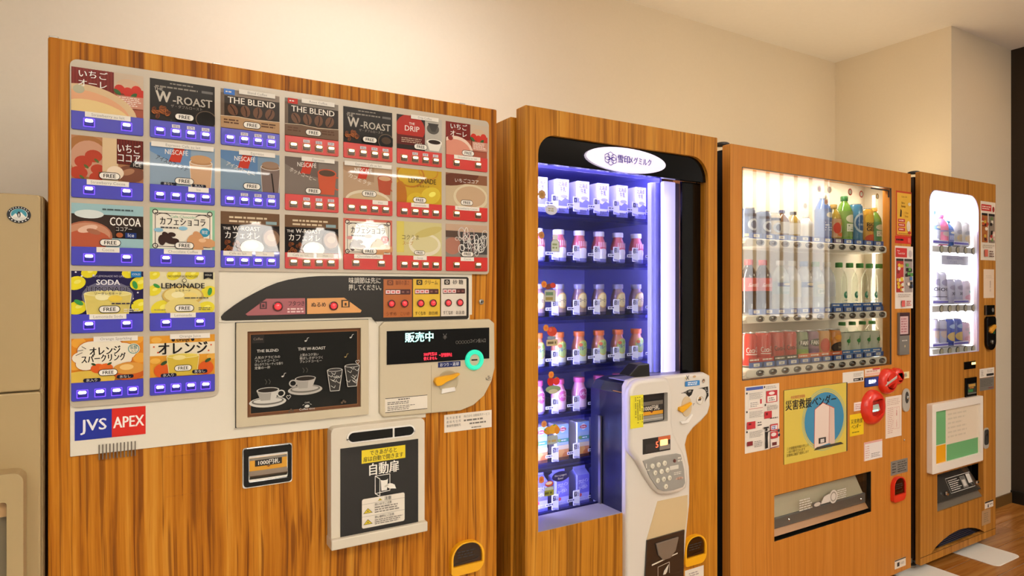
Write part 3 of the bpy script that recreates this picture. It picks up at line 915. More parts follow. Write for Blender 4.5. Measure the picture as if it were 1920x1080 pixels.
def c_soda(a):
    a.rect(0, 0, 1, 1, '#241d4c')
    for (u, v, r) in ((.06, .72, .17), (.24, .97, .14), (.8, .97, .14), (.94, .72, .17), (.08, .16, .17), (.95, .2, .16)): lemon(a, u, v, r * .85)
    for (u, v) in ((.06, .97), (.14, .88), (.17, .32), (.85, .36), (.92, .5), (.3, .9)): a.dot(u, v, .02, '#e8e4ee', 8)
    leafs(a, .88, .68, .1, .3); leafs(a, .1, .28, .1, 1.0)
    a.ell(.5, .42, .36, .34, '#6e6a84', 24); tumbler(a, .5, -.1, .66, .58, '#d9c66a', '#e8dfa0', '#e2d483')
    a.ell(.42, .4, .1, .08, '#efe6ae', 14).ell(.6, .36, .1, .08, '#e6c94a', 14)
    a.text('NO LEMONADE NO LIFE', .5, .86, .045, '#b9b2c8', mw=.44).text('SODA', .5, .68, .125, '#f2eef2', bold=.025, mw=.34)
    a.rect(.14, .53, .86, .665, '#8f8aa4') if False else None
    a.text('LEMONADE', .5, .535, .115, '#f0ecf0', bold=.05, mw=.72); a.text('LEMONADE', .5, .535, .115, '#1d1838', bold=.015, mw=.70)
    a.text('ソーダレモネード', .5, .455, .05, '#2a2450', mw=.46).rect(.82, .86, .97, 1, '#1f78b8').text('COLD', .895, .91, .045, '#e6eef4', mw=.12); a.bars(.55, .22, .9, .27, 1, '#3a3348', .6).bars(.72, .04, .96, .13, 2, '#e8e2d0', .4); free(a, .52)
def c_lemonade(a):
    a.rect(0, 0, 1, 1, '#e3d9ae')
    for (u, v, r) in ((.06, .92, .1), (.36, .93, .12), (.64, .95, .12), (.06, .55, .12), (.9, .52, .13), (.18, .12, .18), (.85, .1, .16)): lemon(a, u, v, r, '#e6d635')
    leafs(a, .92, .52, .1, -.2); leafs(a, .1, .66, .08, 1.0)
    a.ell(.5, .42, .32, .24, '#cfae5a', 26).ell(.5, .44, .29, .19, '#e6d488', 26).ell(.42, .44, .1, .08, '#f0e6b0', 14).ell(.62, .42, .1, .08, '#ead27a', 14).ell(.5, .12, .28, .26, '#e2cf7c', 24)
    a.text('NO LEMONADE NO LIFE', .5, .87, .05, '#4a4436', mw=.46).text('LEMONADE', .5, .6, .13, '#17141a', bold=.025, mw=.7).text('レモネード', .5, .52, .05, '#4a4436', mw=.28)
    a.dot(.52, .79, .05, '#4a4436', 12).dot(.52, .79, .038, '#e3d9ae', 12).poly([(.82, 1), (.97, 1), (.97, .82), (.895, .87), (.82, .82)], '#17141a').text('HOLD', .895, .91, .045, '#e8e2d0', mw=.11)
    a.bars(.52, .34, .92, .39, 1, '#6b6450', .6).bars(.74, .05, .96, .14, 2, '#6b6450', .4).bars(.06, .07, .3, .1, 1, '#9a9070', .6); free(a, .52)
def c_orange_sp(a):
    a.rect(0, 0, 1, 1, '#e08a22')
    for (u, v) in ((.1, .9), (.9, .95), (.95, .5), (.05, .4), (.8, .9)): a.ell(u, v, .1, .12, '#eba63a', 14)
    for (u, v, r) in ((.14, .56, .13), (.28, .72, .2), (.5, .76, .22), (.7, .66, .2), (.6, .52, .24), (.34, .5, .22), (.2, .42, .14)): a.ell(u, v, r * 1.05, r * 1.12, '#c8641c', 20)
    for (u, v, r) in ((.14, .56, .13), (.28, .72, .2), (.5, .76, .22), (.7, .66, .2), (.6, .52, .24), (.34, .5, .22), (.2, .42, .14)): a.ell(u, v, r, r * 1.05, '#efe4cc', 20)
    a.text('オレンジ', .46, .62, .16, '#1d1512', bold=.03, mw=.44, rot=.04).text('スパークリング', .44, .46, .14, '#1d1512', bold=.03, mw=.62, rot=.04)
    a.dot(.86, .72, .13, '#e6dcc0').dot(.86, .72, .115, '#3d8a86').dot(.86, .72, .1, '#e6dcc0').text('炭酸', .86, .72, .075, '#2f6f6c', bold=.01, mw=.11).text('入り', .86, .64, .06, '#2f6f6c', mw=.09)
    a.ell(.2, .06, .4, .2, '#dcb84a', 24).ell(.36, .3, .1, .11, '#dd5d1e', 16).ell(.47, .3, .1, .11, '#e06a24', 16); leafs(a, .3, .4, .05, 1.1, '#35502a'); leafs(a, .52, .4, .05, -1.1, '#35502a')
    a.ell(.8, .2, .24, .22, '#c65a1a', 22).ell(.8, .27, .23, .14, '#d8973e', 22).ell(.76, .3, .1, .07, '#eec47a', 14)
    a.line([(.06, .62), (.15, .68)], .012, '#1d1512').line([(.08, .72), (.16, .74)], .012, '#1d1512').line([(.14, .82), (.2, .76)], .012, '#1d1512')
    a.rect(.16, .0, .4, .085, '#1c1a2e', .04).rect(.62, .04, .86, .125, '#1c1a2e', .04).text('氷入り', .28, .015, .055, '#e6e0d6').text('氷なし', .74, .055, .055, '#e6e0d6'); free(a, .5, .2, .9)
def c_orange(a):
    a.rect(0, 0, 1, 1, '#e09a2c').rect(0, .52, 1, .82, '#e9dcc0')
    for (u, v) in ((.1, .9), (.85, .9), (.3, .3), (.08, .4), (.95, .45)): a.ell(u, v, .08, .07, '#eab04a', 12)
    a.text('● Orange ●', .5, .85, .085, '#2a1c14', bold=.015, mw=.36).text('オレンジ', .5, .56, .24, '#17110f', bold=.035, mw=.78)
    for (u, v) in ((.06, .74), (.12, .6), (.94, .74), (.9, .6)): a.dot(u, v, .02, '#d8582a', 8)
    for (u, v) in ((.18, .16), (.86, .18)): a.ell(u, v, .12, .17, '#d85a1c', 20); leafs(a, u + .03, v + .18, .08, -1.0, '#35502a')
    tumbler(a, .5, .02, .5, .48, '#d3b53e', '#e8dca0', '#dcc455'); a.ell(.44, .46, .1, .06, '#ead98e', 12)
    a.rect(.16, .0, .4, .09, '#1c1a2e', .04).rect(.64, .05, .88, .14, '#1c1a2e', .04).text('氷入り', .28, .018, .06, '#e6e0d6').text('氷なし', .76, .068, .06, '#e6e0d6'); free(a, .5, .2, .9)

CARDS = [
 [(c_ichigo_au, 'b', 2, 'Strawberry au lait', 0), (c_wroast, 'b', 4, None, 0), (c_blend, 'b', 4, 'Blend Coffee', 1), (lambda a: c_blend(a, True), 'r', 4, 'Roast Coffee', 1), (lambda a: c_wroast(a, True), 'r', 4, None, 0), (c_drip, 'r', 4, 'Drip Coffee', 1), (lambda a: c_ichigo_au(a, True), 'r', 2, 'Strawberry au lait', 0)],
 [(c_ichigo_cocoa, 'b', 2, 'Strawberry Cocoa', 0), (lambda a: c_nescafe(a, 'latte'), 'b', 4, 'Espresso Cafe au lait', 2), (lambda a: c_nescafe(a, 'ice'), 'b', 4, 'Espresso', 1), (lambda a: c_nescafe(a, 'hot'), 'r', 4, 'Espresso', 1), (lambda a: c_nescafe(a, 'hotlatte'), 'r', 4, 'Espresso Cafe au lait', 2), (c_lemon_hot, 'r', 4, 'Lemonade', 0), (c_cocoa_hot, 'r', 2, 'Strawberry Cocoa', 0)],
 [(c_cocoa, 'b', 2, 'Cocoa', 0), (c_choco, 'b', 2, 'Chocolate Coffee', 0), (c_wroast_ole, 'b', 4, 'Cafe au lait', 3), (lambda a: c_wroast_ole(a, True), 'r', 4, 'Cafe au lait', 3), (lambda a: c_choco(a, True), 'r', 2, 'Chocolate Coffee', 0), (c_kokuuma, 'r', 4, 'Soup', 0), (c_cocoa_glare, 'r', 2, 'Cocoa', 0)],
 [(c_soda, 'b', 2, 'Lemonade Soda', 0), (c_lemonade, 'b', 2, 'Lemonade', 0)],
 [(c_orange_sp, 'b', 4, 'Orange Sparkling', 1), (c_orange, 'b', 4, 'Orange Juice', 1)]]
COLX0, COLP, COLW = -0.1000, 0.1365, 0.1247
ROWZ, ROWP, PH, SH = 1.7475, 0.1360, 0.0880, 0.0372
for r, row in enumerate(CARDS):
    for c, (fn, kind, nb, tape, tp) in enumerate(row):
        xa = COLX0 + c * COLP; zt = ROWZ - r * ROWP
        y = -0.0092
        a = Art(xa, zt - PH, xa + COLW, zt, y)
        fn(a)
        p = a.build('drink_card', cup, GINK)
        yb = y - 0.0006
        MB().plate(rr(xa, zt - PH - SH, xa + COLW, zt - PH + .0005, (.003, .003, 0, 0), 3), -0.0125, -0.009, BLUEM if kind == 'b' else REDM).build('button_strip', p, bevel=0.0008, seg=1)
        zb_ = zt - PH - SH * (.62 if nb == 4 else .58)
        us = (.15, .39, .62, .85) if nb == 4 else (.24, .76)
        for i, u in enumerate(us):
            put_button(kind, xa + u * COLW, -0.0127, zb_, p)
            if nb == 4 and tp in (0, 1) and i > 0 and r < 2 and c < 6 and not (r == 1 and c in (5,)):
                t = sheet((xa + u * COLW - .0075, zb_ + .0105, xa + u * COLW + .0075, zb_ + .0175), -0.0130, '#d8d2d6', .0003)
                t.bars(.12, .1, .9, .9, 2, '#6a6478', .5, .1).build('mini_tag', p, INK)
        if tape:
            if tp == 0: u0, u1, z0 = .5 - .012 * len(tape) - .1, .5 + .012 * len(tape) + .1, zt - PH - .010
            elif tp == 1: u0, u1, z0 = .30, .92, zt - .0075
            elif tp == 2: u0, u1, z0 = .02, .98, zt - .0075
            else: u0, u1, z0 = .04, .52, zt - PH - .0105
            t = sheet((xa + u0 * COLW, z0, xa + u1 * COLW, z0 + .0105), -0.0132 if tp in (0, 3) else y - .003, '#e9e2d6', .0003)
            t.text(tape, .5, .25, .55, '#9a948c', mw=.84).build('tape_label', p, INK)
        if tp in (2, 3) and nb == 4:
            t = sheet((xa + .58 * COLW, zt - PH - .0105, xa + .9 * COLW, zt - PH), -0.0132, '#e9e2d6', .0003)
            t.text('Hot' if kind == 'r' else 'Ice', .5, .25, .5, '#9a948c').build('tape_label', p, INK)

# --- company plate and speaker slots
r_ = rect([(140, 771.5), (273, 761.5), (273, 813.5), (140, 827)], -0.005)
a = Art(r_[0], r_[1], r_[2], r_[3], -0.0048, thick=.0008)
a.rect(0, 0, .512, 1, '#20309a').rect(.512, 0, 1, 1, '#d8281c').text('JVS', .27, .31, .4, '#f2eef0', bold=.02, mw=.38).text('APEX', .755, .31, .4, '#f6efe6', bold=.02, mw=.44).build('name_plate', cup, SINK, 'blue and red name plate')
for i in range(11):
    px = 186 + i * 6.75
    xg, zg = at(px, 848 - i * .72, -0.005)
    MB().plate(rr(xg - .0010, zg - .0155, xg + .0010, zg + .0155, .0009, 3), -0.0062, -0.004, mat('slot_grey', '#6b5f52', .5)).build('speaker_slot', cup)

# --- taste console (black arch)
arch_px = [(416, 600), (414, 594), (420, 587), (440, 572), (460, 559), (480, 548), (500, 538), (520, 530), (540, 524.5), (560, 521), (580, 518.8), (600, 517.6), (640, 517.2)]
yA = -0.010
pts = [at(p[0], p[1], yA) for p in arch_px]
zt = at(879, 519.5, yA)[1]; xr = ax(879, yA)
zl = at(430, 601, yA)[1]
pts = [(p[0], min(p[1], zt)) for p in pts]
pts[-1] = (pts[-1][0], zt)
zr = at(879, 598, yA)[1]
outl = pts + [(xr - .004, zt), (xr, zt - .004), (xr, zr + .004), (xr - .004, zr), (ax(704, yA), zr), (ax(697, yA), zl), (ax(424, yA), zl)]
def grow(p, g):
    cx = sum(q[0] for q in p) / len(p); cz = sum(q[1] for q in p) / len(p)
    return [(q[0] + (g if q[0] > cx else -g), q[1] + (g if q[1] > cz else -g)) for q in p]
con = MB().plate(outl, -0.010, -0.004, CHAR).build('taste_console', cup, bevel=0.001)
MB().plate(grow(outl, .0045), -0.0068, -0.0035, CREAM).build('console_rim', con)
zc0 = at(720, 597, yA)[1]
def cpt(px, py): return at(px, py, yA)
# pink and orange keys
def keyplate(pxs, col, name):
    m = mat('key_' + name, col, 0.35, coat=0.6)
    return MB().plate([cpt(*p) for p in pxs], -0.0113, -0.010, m).build('key_plate', con, bevel=0.0006, seg=1)
keyplate([(460, 589), (499, 560), (572, 559), (572.5, 589), (464, 592)], '#a85a5e', 'rose')
keyplate([(575.5, 589), (575.5, 559.5), (645, 558), (678, 582), (676, 586)], '#e2a05a', 'apricot')
LEDR = mat('lit_red_lens', '#b03030', 0.15, emit='#e0303c', es=0.7, coat=1.0)
RIMK = mat('dark_red_rim', '#5a2a26', 0.3, coat=0.5)
def round_key(px, py, r, parent=con):
    X, Z = cpt(px, py)
    MB().lathe([(r, 0), (r, .003), (r * .82, .004), (r * .78, .0025), (r * .7, .003), (r * .4, .0055), (0, .006)], (X, -0.0112, Z), RIMK, 20, 'y').build('knob_ring', parent, smooth=.6)
    MB().lathe([(r * .72, 0), (r * .6, .0025), (r * .3, .004), (0, .0045)], (X, -0.0142, Z), LEDR, 18, 'y').build('round_button', parent, smooth=.8)
round_key(520.5, 574.5, .0115); round_key(625, 573.5, .0108)
def cart(l, t, r, b, base=None, y=-0.0116):
    return Art(*rc(l, t, r, b, y=y), y)
a = cart(463, 560, 573, 592, y=-0.0117); a.rect(.21, .38, .33, .82, '#4a3034').rect(.235, .44, .305, .74, '#a85a5e').rect(.25, .48, .29, .66, '#4a3034'); a.build('key_pictogram', con, INK)
a = cart(463, 560, 573, 592, y=-0.0117); a.text('フタつき', .84, .56, .24, '#3b2226', bold=.015, mw=.3).bars(.68, .1, .98, .44, 2, '#e8c4c0', .55, .1); a.build('key_lettering', con, INK)
a = cart(577, 559, 677, 587, y=-0.0117); a.text('ぬるめ', .2, .42, .26, '#33241a', bold=.02, mw=.28); a.build('key_lettering', con, INK)
a = cart(577, 559, 677, 587, y=-0.0117); a.rect(.62, .34, .78, .86, '#4a3826').rect(.65, .4, .75, .78, '#e2a05a').rect(.68, .46, .72, .66, '#4a3826'); a.build('key_pictogram', con, INK)
a = cart(652, 519, 720, 545, y=-0.0104); a.text('味調節は先に', 0.02, .56, .34, '#e0d8ca', 'l', bold=.01, mw=.9).text('押してください。', .02, .06, .34, '#e0d8ca', 'l', bold=.01, mw=.98); a.build('console_lettering', con, INK)
for i, (l, r, col, tx, lab, w1, w2) in enumerate(((719, 772.5, '#b5652c', '#7a3f18', '珈琲の濃さ', 'うすめ', 'こいめ'), (774.5, 825, '#e2b93c', '#3a2c14', 'クリーム', 'すくなめ', 'おおめ'), (827, 874.5, '#e2d6c6', '#33291f', '砂 糖', 'すくなめ', 'おおめ'))):
    t_ = 523.5 - i * .5
    a = Art(*rc(l, t_, r, 595.5 - i * 1.2, y=-.0104), -0.0104, thick=.0006)
    a.rect(0, 0, 1, 1, col, .05)
    a.rect(.12, .84, .34, .98, tx, .02).dot(.23, .91, .045, col, 10).dot(.23, .91, .025, tx, 8)
    a.text(lab, .66, .86, .1, tx, bold=.01, mw=.5)
    a.rect(.06, .60, .94, .735, '#3a1c1c', .02)
    for k in range(5): a.rect(.075 + k * .172, .62, .232 + k * .172, .715, ('#f0d0cc' if k < 3 else '#5a2c28'))
    for k in range(5): a.rect(.115 + k * .172, .645, .195 + k * .172, .685, ('#d05a58' if k < 3 else '#8a5a50'))
    a.text(w1, .26, .05, .085, tx, mw=.4).text(w2, .74, .05, .085, tx, mw=.36)
    a.build('taste_plate', con, SINK)
    for kx in (.27, .73):
        round_key(l + (r - l) * kx, 569.5 - i * .8 - (kx > .5) * .6, .0100)
X, Z = at(904, 566, -0.006)
MB().lathe([(.0075, 0), (.0075, .003), (.0055, .0045), (.0055, .003), (0, .0035)], (X, 0.0, Z), STEEL, 18, 'y').build('door_lock', cup, smooth=.5)
MB().box(X - .0008, X + .0008, -0.0055, -0.003, Z - .003, Z + .003, DARK).build('keyhole', cup)

# --- picture screen
ro = rect([(442.5, 607), (690.5, 598), (691.5, 777), (443.5, 801.5)], -0.012)
ri = rect([(463, 622.5), (675, 614), (676.5, 762), (464, 783)], -0.010)
scr = MB().plate(rr(*ro, .002, 2), -0.014, -0.004, BEIGE, holes=[rr(*ri, .001, 2)]).build('screen_frame', cup, bevel=0.0015)
MB().box(ro[0] - .0015, ro[2] + .0015, -0.0055, -0.004, ro[1] - .0015, ro[3] + .0015, DGREY).build('screen_gap', scr)
a = Art(*ri, -0.0085, thick=.002)
a.rect(0, 0, 1, 1, '#6d4428').rect(.022, .03, .978, .97, '#8a5c38').rect(.03, .04, .97, .96, '#14130f')
CH_ = '#cfcac0'
a.rect(.04, .86, .14, .955, '#2a2522').text('Coffee', .09, .895, .03, '#8a7a6a', mw=.08).text('THE BLEND', .17, .75, .034, CH_, bold=.02, mw=.2).text('THE W-ROAST', .55, .75, .036, CH_, bold=.02, mw=.27)
a.text('人気のアラビカの', .06, .675, .026, CH_, 'l', mw=.22).text('ブレンドコーヒー', .06, .635, .026, CH_, 'l', mw=.2).text('ほんのりフルーティな香り', .06, .595, .026, CH_, 'l', mw=.24).text('定番の一杯', .06, .555, .026, CH_, 'l', mw=.13)
a.text('上質のコク深い', .44, .68, .026, CH_, 'l', mw=.17).text('香ばしさがつづく', .44, .64, .026, CH_, 'l', mw=.24).text('ブレンドコーヒー', .44, .60, .026, CH_, 'l', mw=.2)
for (u, v, s, c_) in ((.17, .18, 1.0, CH_), (.49, .29, .98, '#b9b2a8')):
    a.ell(u, v - .02, .155 * s, .062 * s, c_, 28).ell(u, v - .01, .135 * s, .045 * s, '#6f6a62', 28).ell(u, v - .005, .12 * s, .03 * s, c_, 24)
    a.ring(u + (.11 * s if s == 1 else -.11 * s), v + .07, .025, .03, .014, c_, 14)
    a.poly([(u - .06 * s, v), (u + .06 * s, v), (u + .095 * s, v + .12 * s), (u - .095 * s, v + .12 * s)], c_).poly([(u - .06 * s, v), (u + .02 * s, v), (u + .03 * s, v + .12 * s), (u - .095 * s, v + .12 * s)], '#a39d93')
    a.ell(u, v + .12 * s, .095 * s, .034 * s, c_, 24).ell(u, v + .12 * s, .085 * s, .026 * s, '#2a221c', 24)
    a.line([(u - .02, v + .19), (u - .01, v + .22), (u - .025, v + .25)], .006, '#5a564e').line([(u + .01, v + .19), (u + .02, v + .22), (u + .005, v + .25)], .006, '#5a564e')
for (u, v) in ((.755, .36), (.915, .40)):
    a.poly([(u - .042, v - .13), (u + .042, v - .13), (u + .07, v + .13), (u - .07, v + .13)], '#3a3733').ell(u, v + .13, .07, .022, CH_, 20).ell(u, v + .13, .062, .016, '#3a3733', 20)
    a.line([(u - .07, v + .13), (u - .042, v - .13), (u + .042, v - .13), (u + .07, v + .13)], .008, CH_)
    random.seed(int(u * 100))
    for i in range(9):
        q, w_ = u + random.uniform(-.045, .045), v + random.uniform(-.1, .1); a.line([(q - .02, w_ + .02), (q + .01, w_ - .01), (q + .02, w_ + .02)], .006, CH_)
for (u, v) in ((.34, .2), (.965, .57)):
    a.line([(u, v - .025), (u - .02, v + .01), (u - .01, v + .025), (u, v + .015), (u + .012, v + .027), (u + .02, v + .01), (u, v - .025)], .006, CH_)
for (u, v, c_) in ((.5, .88, CH_), (.91, .9, CH_), (.86, .66, '#a89058'), (.3, .47, CH_)):
    a.ell(u - .012, v - .015, .01, .009, c_, 10).line([(u - .003, v - .015), (u + .004, v + .02), (u + .018, v + .024)], .006, c_)
a.ell(.5, .075, .022, .018, CH_, 14).line([(.46, .09), (.475, .1)], .005, CH_).line([(.525, .1), (.54, .09)], .005, CH_).text('CAFE', .5, .11, .018, CH_).text('Coffee time', .5, .03, .028, CH_, mw=.14)
for (u, v) in ((.36, .05), (.83, .1)): a.dot(u, v, .014, '#5d4a38', 10).dot(u + .015, v - .015, .014, '#5d4a38', 10).dot(u - .015, v - .02, .014, '#5d4a38', 10)
a.build('screen', scr, GINK, 'black chalkboard style coffee picture')

# --- money panel
yM = -0.012
mo = [at(p[0], p[1], yM) for p in ((712, 612), (720, 603.5), (918, 598.3), (927.5, 606), (928, 690), (922, 715), (908, 742), (888, 760), (864, 770), (720, 782.5), (712, 774))]
mp_ = MB().plate(mo, yM, -0.003, BEIGE).build('money_panel', cup, bevel=0.003)
rd = rect([(725, 621), (917, 614), (917, 672), (725, 684)], yM)
a = Art(*rd, yM - .0012, thick=.0015)
a.rect(0, 0, 1, 1, '#0a0908').text('¥', .545, .68, .18, '#6d6a66').text('コイン投入口', .88, .54, .1, '#8f8a82', mw=.17)
for i in range(5): a.ring(.665 + i * .029, .57, .011, .04, .012, '#6f6a62', 12)
dsp = a.build('display', mp_, GINK)
def lit(name, r, y, t, col, es, parent, **kw):
    m = mat('lit_' + name, col, 0.5, emit=col, es=es)
    a = Art(*r, y); a.text(t, .5, .12, .72, col, **kw)
    return a.build('lit_lettering', parent, m)
lit('cyan', rc(757, 623, 816, 643, y=yM - .003), yM - .003, '販売中', '#a8fff0', 3.0, dsp, bold=.015, mw=.98)
lit('red', rc(794, 661, 820, 668, y=yM - .003), yM - .003, '500円玉は', '#ff3046', 2.2, dsp, mw=.98)
lit('red', rc(794, 669, 820, 676, y=yM - .003), yM - .003, '使えません', '#ff3046', 2.2, dsp, mw=.98)
lit('red', rc(823, 662, 848, 670, y=yM - .003), yM - .003, '一万円使用中止', '#ff3046', 2.2, dsp, mw=.98)
X, Z = at(891, 675, -.02)
GRN = mat('lit_green_ring', '#2fd6b0', 0.3, emit='#18b896', es=.6)
MB().lathe([(.0275, 0), (.0275, .006), (.024, .009), (.0165, .008), (.0155, .004), (.0155, 0)], (X, yM, Z), GRN, 28, 'y', caps=False).build('coin_ring', mp_, smooth=.8)
MB().lathe([(.0158, 0), (.0155, .003), (0, .0035)], (X, yM, Z), BEIGE, 20, 'y').build('coin_plate', mp_, smooth=.5)
MB().plate(rr(X - .009, Z - .0018, X + .009, Z + .0018, .0015, 3), yM - .0045, yM - .003, DARK).build('coin_slot', mp_)
a = Art(*rc(821.5, 679.5, 863.5, 689.5, y=yM - .001), yM - .0008, thick=.0006); a.rect(0, 0, 1, 1, '#202c66', .45).text('おつり・返却', .5, .22, .55, '#e6e4ea', bold=.015, mw=.86); a.build('return_label', mp_, SINK)
X, Z = at(840, 715, yM)
MB().lathe([(.030, 0), (.030, .0008), (.027, .001), (.026, 0.0005), (0, .0005)], (X, yM, Z), mat('recess_beige', '#b5a888', .5), 26, 'y').build('lever_recess', mp_, smooth=.5)
MB().plate([(X - .021, Z - .031), (X + .021, Z - .027), (X + .019, Z - .016), (X - .019, Z - .018)], yM - .005, yM, WHITEP).build('finger_rest', mp_, bevel=.002)
lv = [at(p[0], p[1], yM - .012) for p in ((815, 716), (818, 709), (828, 706), (848, 703), (861, 699), (863, 702), (850, 711), (838, 716), (828, 723), (819, 724))]
MB().plate(lv, yM - .014, yM, YEL).build('return_lever', mp_, bevel=.003)
a = sheet(rect([(722, 747), (801, 740), (801, 764.5), (722, 776)], yM), yM - .0008, '#e6dccb')
a.rect(.0, .0, 1, .04, '#3a342e').rect(0, .96, 1, 1, '#3a342e').bars(.3, .8, .66, .9, 1, '#4a443c', .7).bars(.05, .5, .6, .74, 2, '#6a645a', .45).bars(.05, .1, .7, .45, 3, '#6a645a', .4)
a.build('notice_sticker', mp_, INK)
a = Art(*rc(909, 703, 921, 716, y=yM - .0008), yM - .0006); a.line([(.2, .6), (.2, .3), (.5, .3)], .1, '#5d564a').bars(.45, .1, .95, .9, 3, '#5d564a', .4); a.build('pictogram', mp_, INK)
s_ = MB().box(ax(808.5, yM) - .0004, ax(808.5, yM) + .0004, yM - .0004, yM, at(808, 774, yM)[1], at(808, 685, yM)[1], mat('seam', '#9b8e72', .6)); s_.build('panel_seam', mp_)
a = sheet(rect([(832.6, 778.6), (921.8, 768.4), (921.8, 799.2), (833.5, 812.8)], -.001), -.001, '#e8dccb')
a.text('販 売 設 置 者', .04, .74, .12, '#7a7268', 'l', mw=.3).text('株式会社 自動販売サービス', .4, .74, .12, '#7a7268', 'l', mw=.56).text('連 絡 先 住 所', .04, .52, .12, '#7a7268', 'l', mw=.3).text('事故時連絡先', .04, .3, .12, '#7a7268', 'l', mw=.3).bars(.4, .5, .92, .64, 1, '#7a7268', .7).bars(.52, .3, .9, .42, 1, '#7a7268', .7).bars(.56, .08, .8, .16, 1, '#7a7268', .7)
a.build('owner_sticker', cup, INK)

# --- cup outlet with its automatic door
yO = -0.034
oo = rect([(621, 803), (796, 784), (797.5, 985), (620, 1016)], yO)
out = MB().plate(rr(*oo, (.002, .002, .012, .012), 3), yO, 0.0, BEIGE2).build('cup_outlet', cup, bevel=.004)
MB().plate(rr(oo[0] - .002, oo[1] - .015, oo[2] + .003, oo[1] + .010, .003, 3), yO - .012, 0.0, BEIGE2).build('outlet_lip', out, bevel=.003)
dr = rect([(638, 841), (784, 823), (783.5, 981), (638, 1011)], yO)
a = Art(*dr, yO - .0012, thick=.0016); a.rect(0, 0, 1, 1, '#1f1c19')
a.rect(.26, .80, .825, .95, '#e8cf1e').text('できあがると', .54, .885, .046, '#2a2410', bold=.015, mw=.36).text('扉は自動で開きます', .54, .82, .046, '#2a2410', bold=.015, mw=.52)
a.text('自動扉', .54, .665, .105, '#ece6da', bold=.025, mw=.41)
a.line([(.43, .44), (.43, .64), (.62, .64), (.62, .45), (.43, .44)], .007, '#ece6da').line([(.43, .64), (.49, .6), (.49, .4), (.43, .44)], .007, '#ece6da').poly([(.51, .46), (.58, .46), (.595, .59), (.5, .59)], '#ece6da').ell(.547, .59, .047, .014, '#1f1c19', 14)
a.ell(.63, .5, .055, .03, '#ece6da', 16, -.3).poly([(.62, .53), (.68, .51), (.7, .46), (.64, .47)], '#ece6da').ell(.575, .51, .03, .012, '#c9c2b4', 12, .3)
a.rect(.255, .065, .82, .405, '#4a443c', .025).rect(.262, .07, .812, .4, '#e6dccb', .022)
a.line([(.262, .34), (.812, .34)], .003, '#8a8274').line([(.262, .2), (.812, .2)], .003, '#8a8274')
for (u, v, s) in ((.49, .355, .028), (.335, .235, .06), (.335, .11, .06)):
    a.poly([(u - s, v), (u + s, v), (u, v + s * .95)], '#6a5c14').poly([(u - s * .8, v + s * .1), (u + s * .8, v + s * .1), (u, v + s * .8)], '#d9c02a').rect(u - .005, v + s * .25, u + .005, v + s * .5, '#2a2410')
a.text('注意', .59, .355, .032, '#2a2624', bold=.015).text('熱いのでご注意', .42, .308, .022, '#3a3430', 'l', bold=.01, mw=.22).bars(.42, .22, .79, .3, 3, '#7a7268', .4).text('熱い飲料にご注意', .42, .165, .022, '#3a3430', 'l', bold=.01, mw=.25).bars(.42, .09, .79, .155, 3, '#7a7268', .4)
a.build('automatic_door', out, GINK, 'black door with yellow and white print')
pz = rect([(650, 808), (778, 797), (778, 819), (650, 830)], yO)
MB().plate(rr(*pz, .016, 6), yO - .002, yO, WHITEP).build('window_rim', out, bevel=.0008, seg=1)
zc, zh = (pz[1] + pz[3]) / 2, (pz[3] - pz[1]) / 2 - .0035
sp = ax(737, yO)
MB().plate(rr(pz[0] + .004, zc - zh, sp - .002, zc + zh, (.012, .001, .001, .012), 5), yO - .003, yO, BLKG).build('indicator_window', out)
MB().plate(rr(sp + .003, zc - zh, pz[2] - .004, zc + zh, (.001, .012, .012, .001), 5), yO - .003, yO, BLKG).build('indicator_window', out)

# --- banknote slot and coin return
def bill_slot(parent, rb, y, txt=True, name='banknote_slot', face='#d79a2c'):
    w, h = rb[2] - rb[0], rb[3] - rb[1]
    b = MB().plate(rr(*rb, min(w, h) * .08, 3), y - .007, y, BLKG, holes=[rr(rb[0] + w * .1, rb[1] + h * .12, rb[2] - w * .08, rb[3] - h * .2, .002, 2)]).build(name, parent, bevel=.0015)
    MB().box(rb[0] + w * .05, rb[2] - w * .05, y - .0015, y - .0005, rb[1] + h * .08, rb[3] - h * .1, BLACK).build('slot_recess', b)
    x0_, x1_ = rb[0] + w * .12, rb[2] - w * .10
    z = rb[1]
    a = Art(x0_, z + h * .40, x1_, z + h * .74, y - .005, thick=.003); a.rect(0, 0, 1, 1, face).rect(0, .8, 1, 1, '#8a8072')
    if txt: a.rect(.14, .32, .86, .8, '#2a2622').text('1000円札', .5, .42, .3, '#efe8da', bold=.02, mw=.66).poly([(.44, .3), (.56, .3), (.5, .18)], '#7a4a1a')
    a.build('slot_plate', b, SINK)
    MB().hull([(x0_, y - .005, z + h * .40), (x1_, y - .005, z + h * .40), (x1_, y - .014, z + h * .30), (x0_, y - .014, z + h * .30), (x0_, y - .003, z + h * .18), (x1_, y - .003, z + h * .18)],
              STEEL, [(3, 2, 1, 0), (4, 5, 2, 3), (0, 4, 3), (1, 2, 5), (0, 1, 5, 4)]).build('note_guide', b)
    return b
bs = bill_slot(cup, rect([(457, 843), (547.5, 831), (546.5, 902.5), (457, 914.5)], -.006), 0.0)
MB().plate(rr(*[v + e for v, e in zip(rect([(457, 843), (547.5, 831), (546.5, 902.5), (457, 914.5)], -.006), (-.0025, -.0035, .0025, .0015))], .006, 3), -.0025, 0.0, CHROME).build('chrome_edge', bs, bevel=.0008, seg=1)
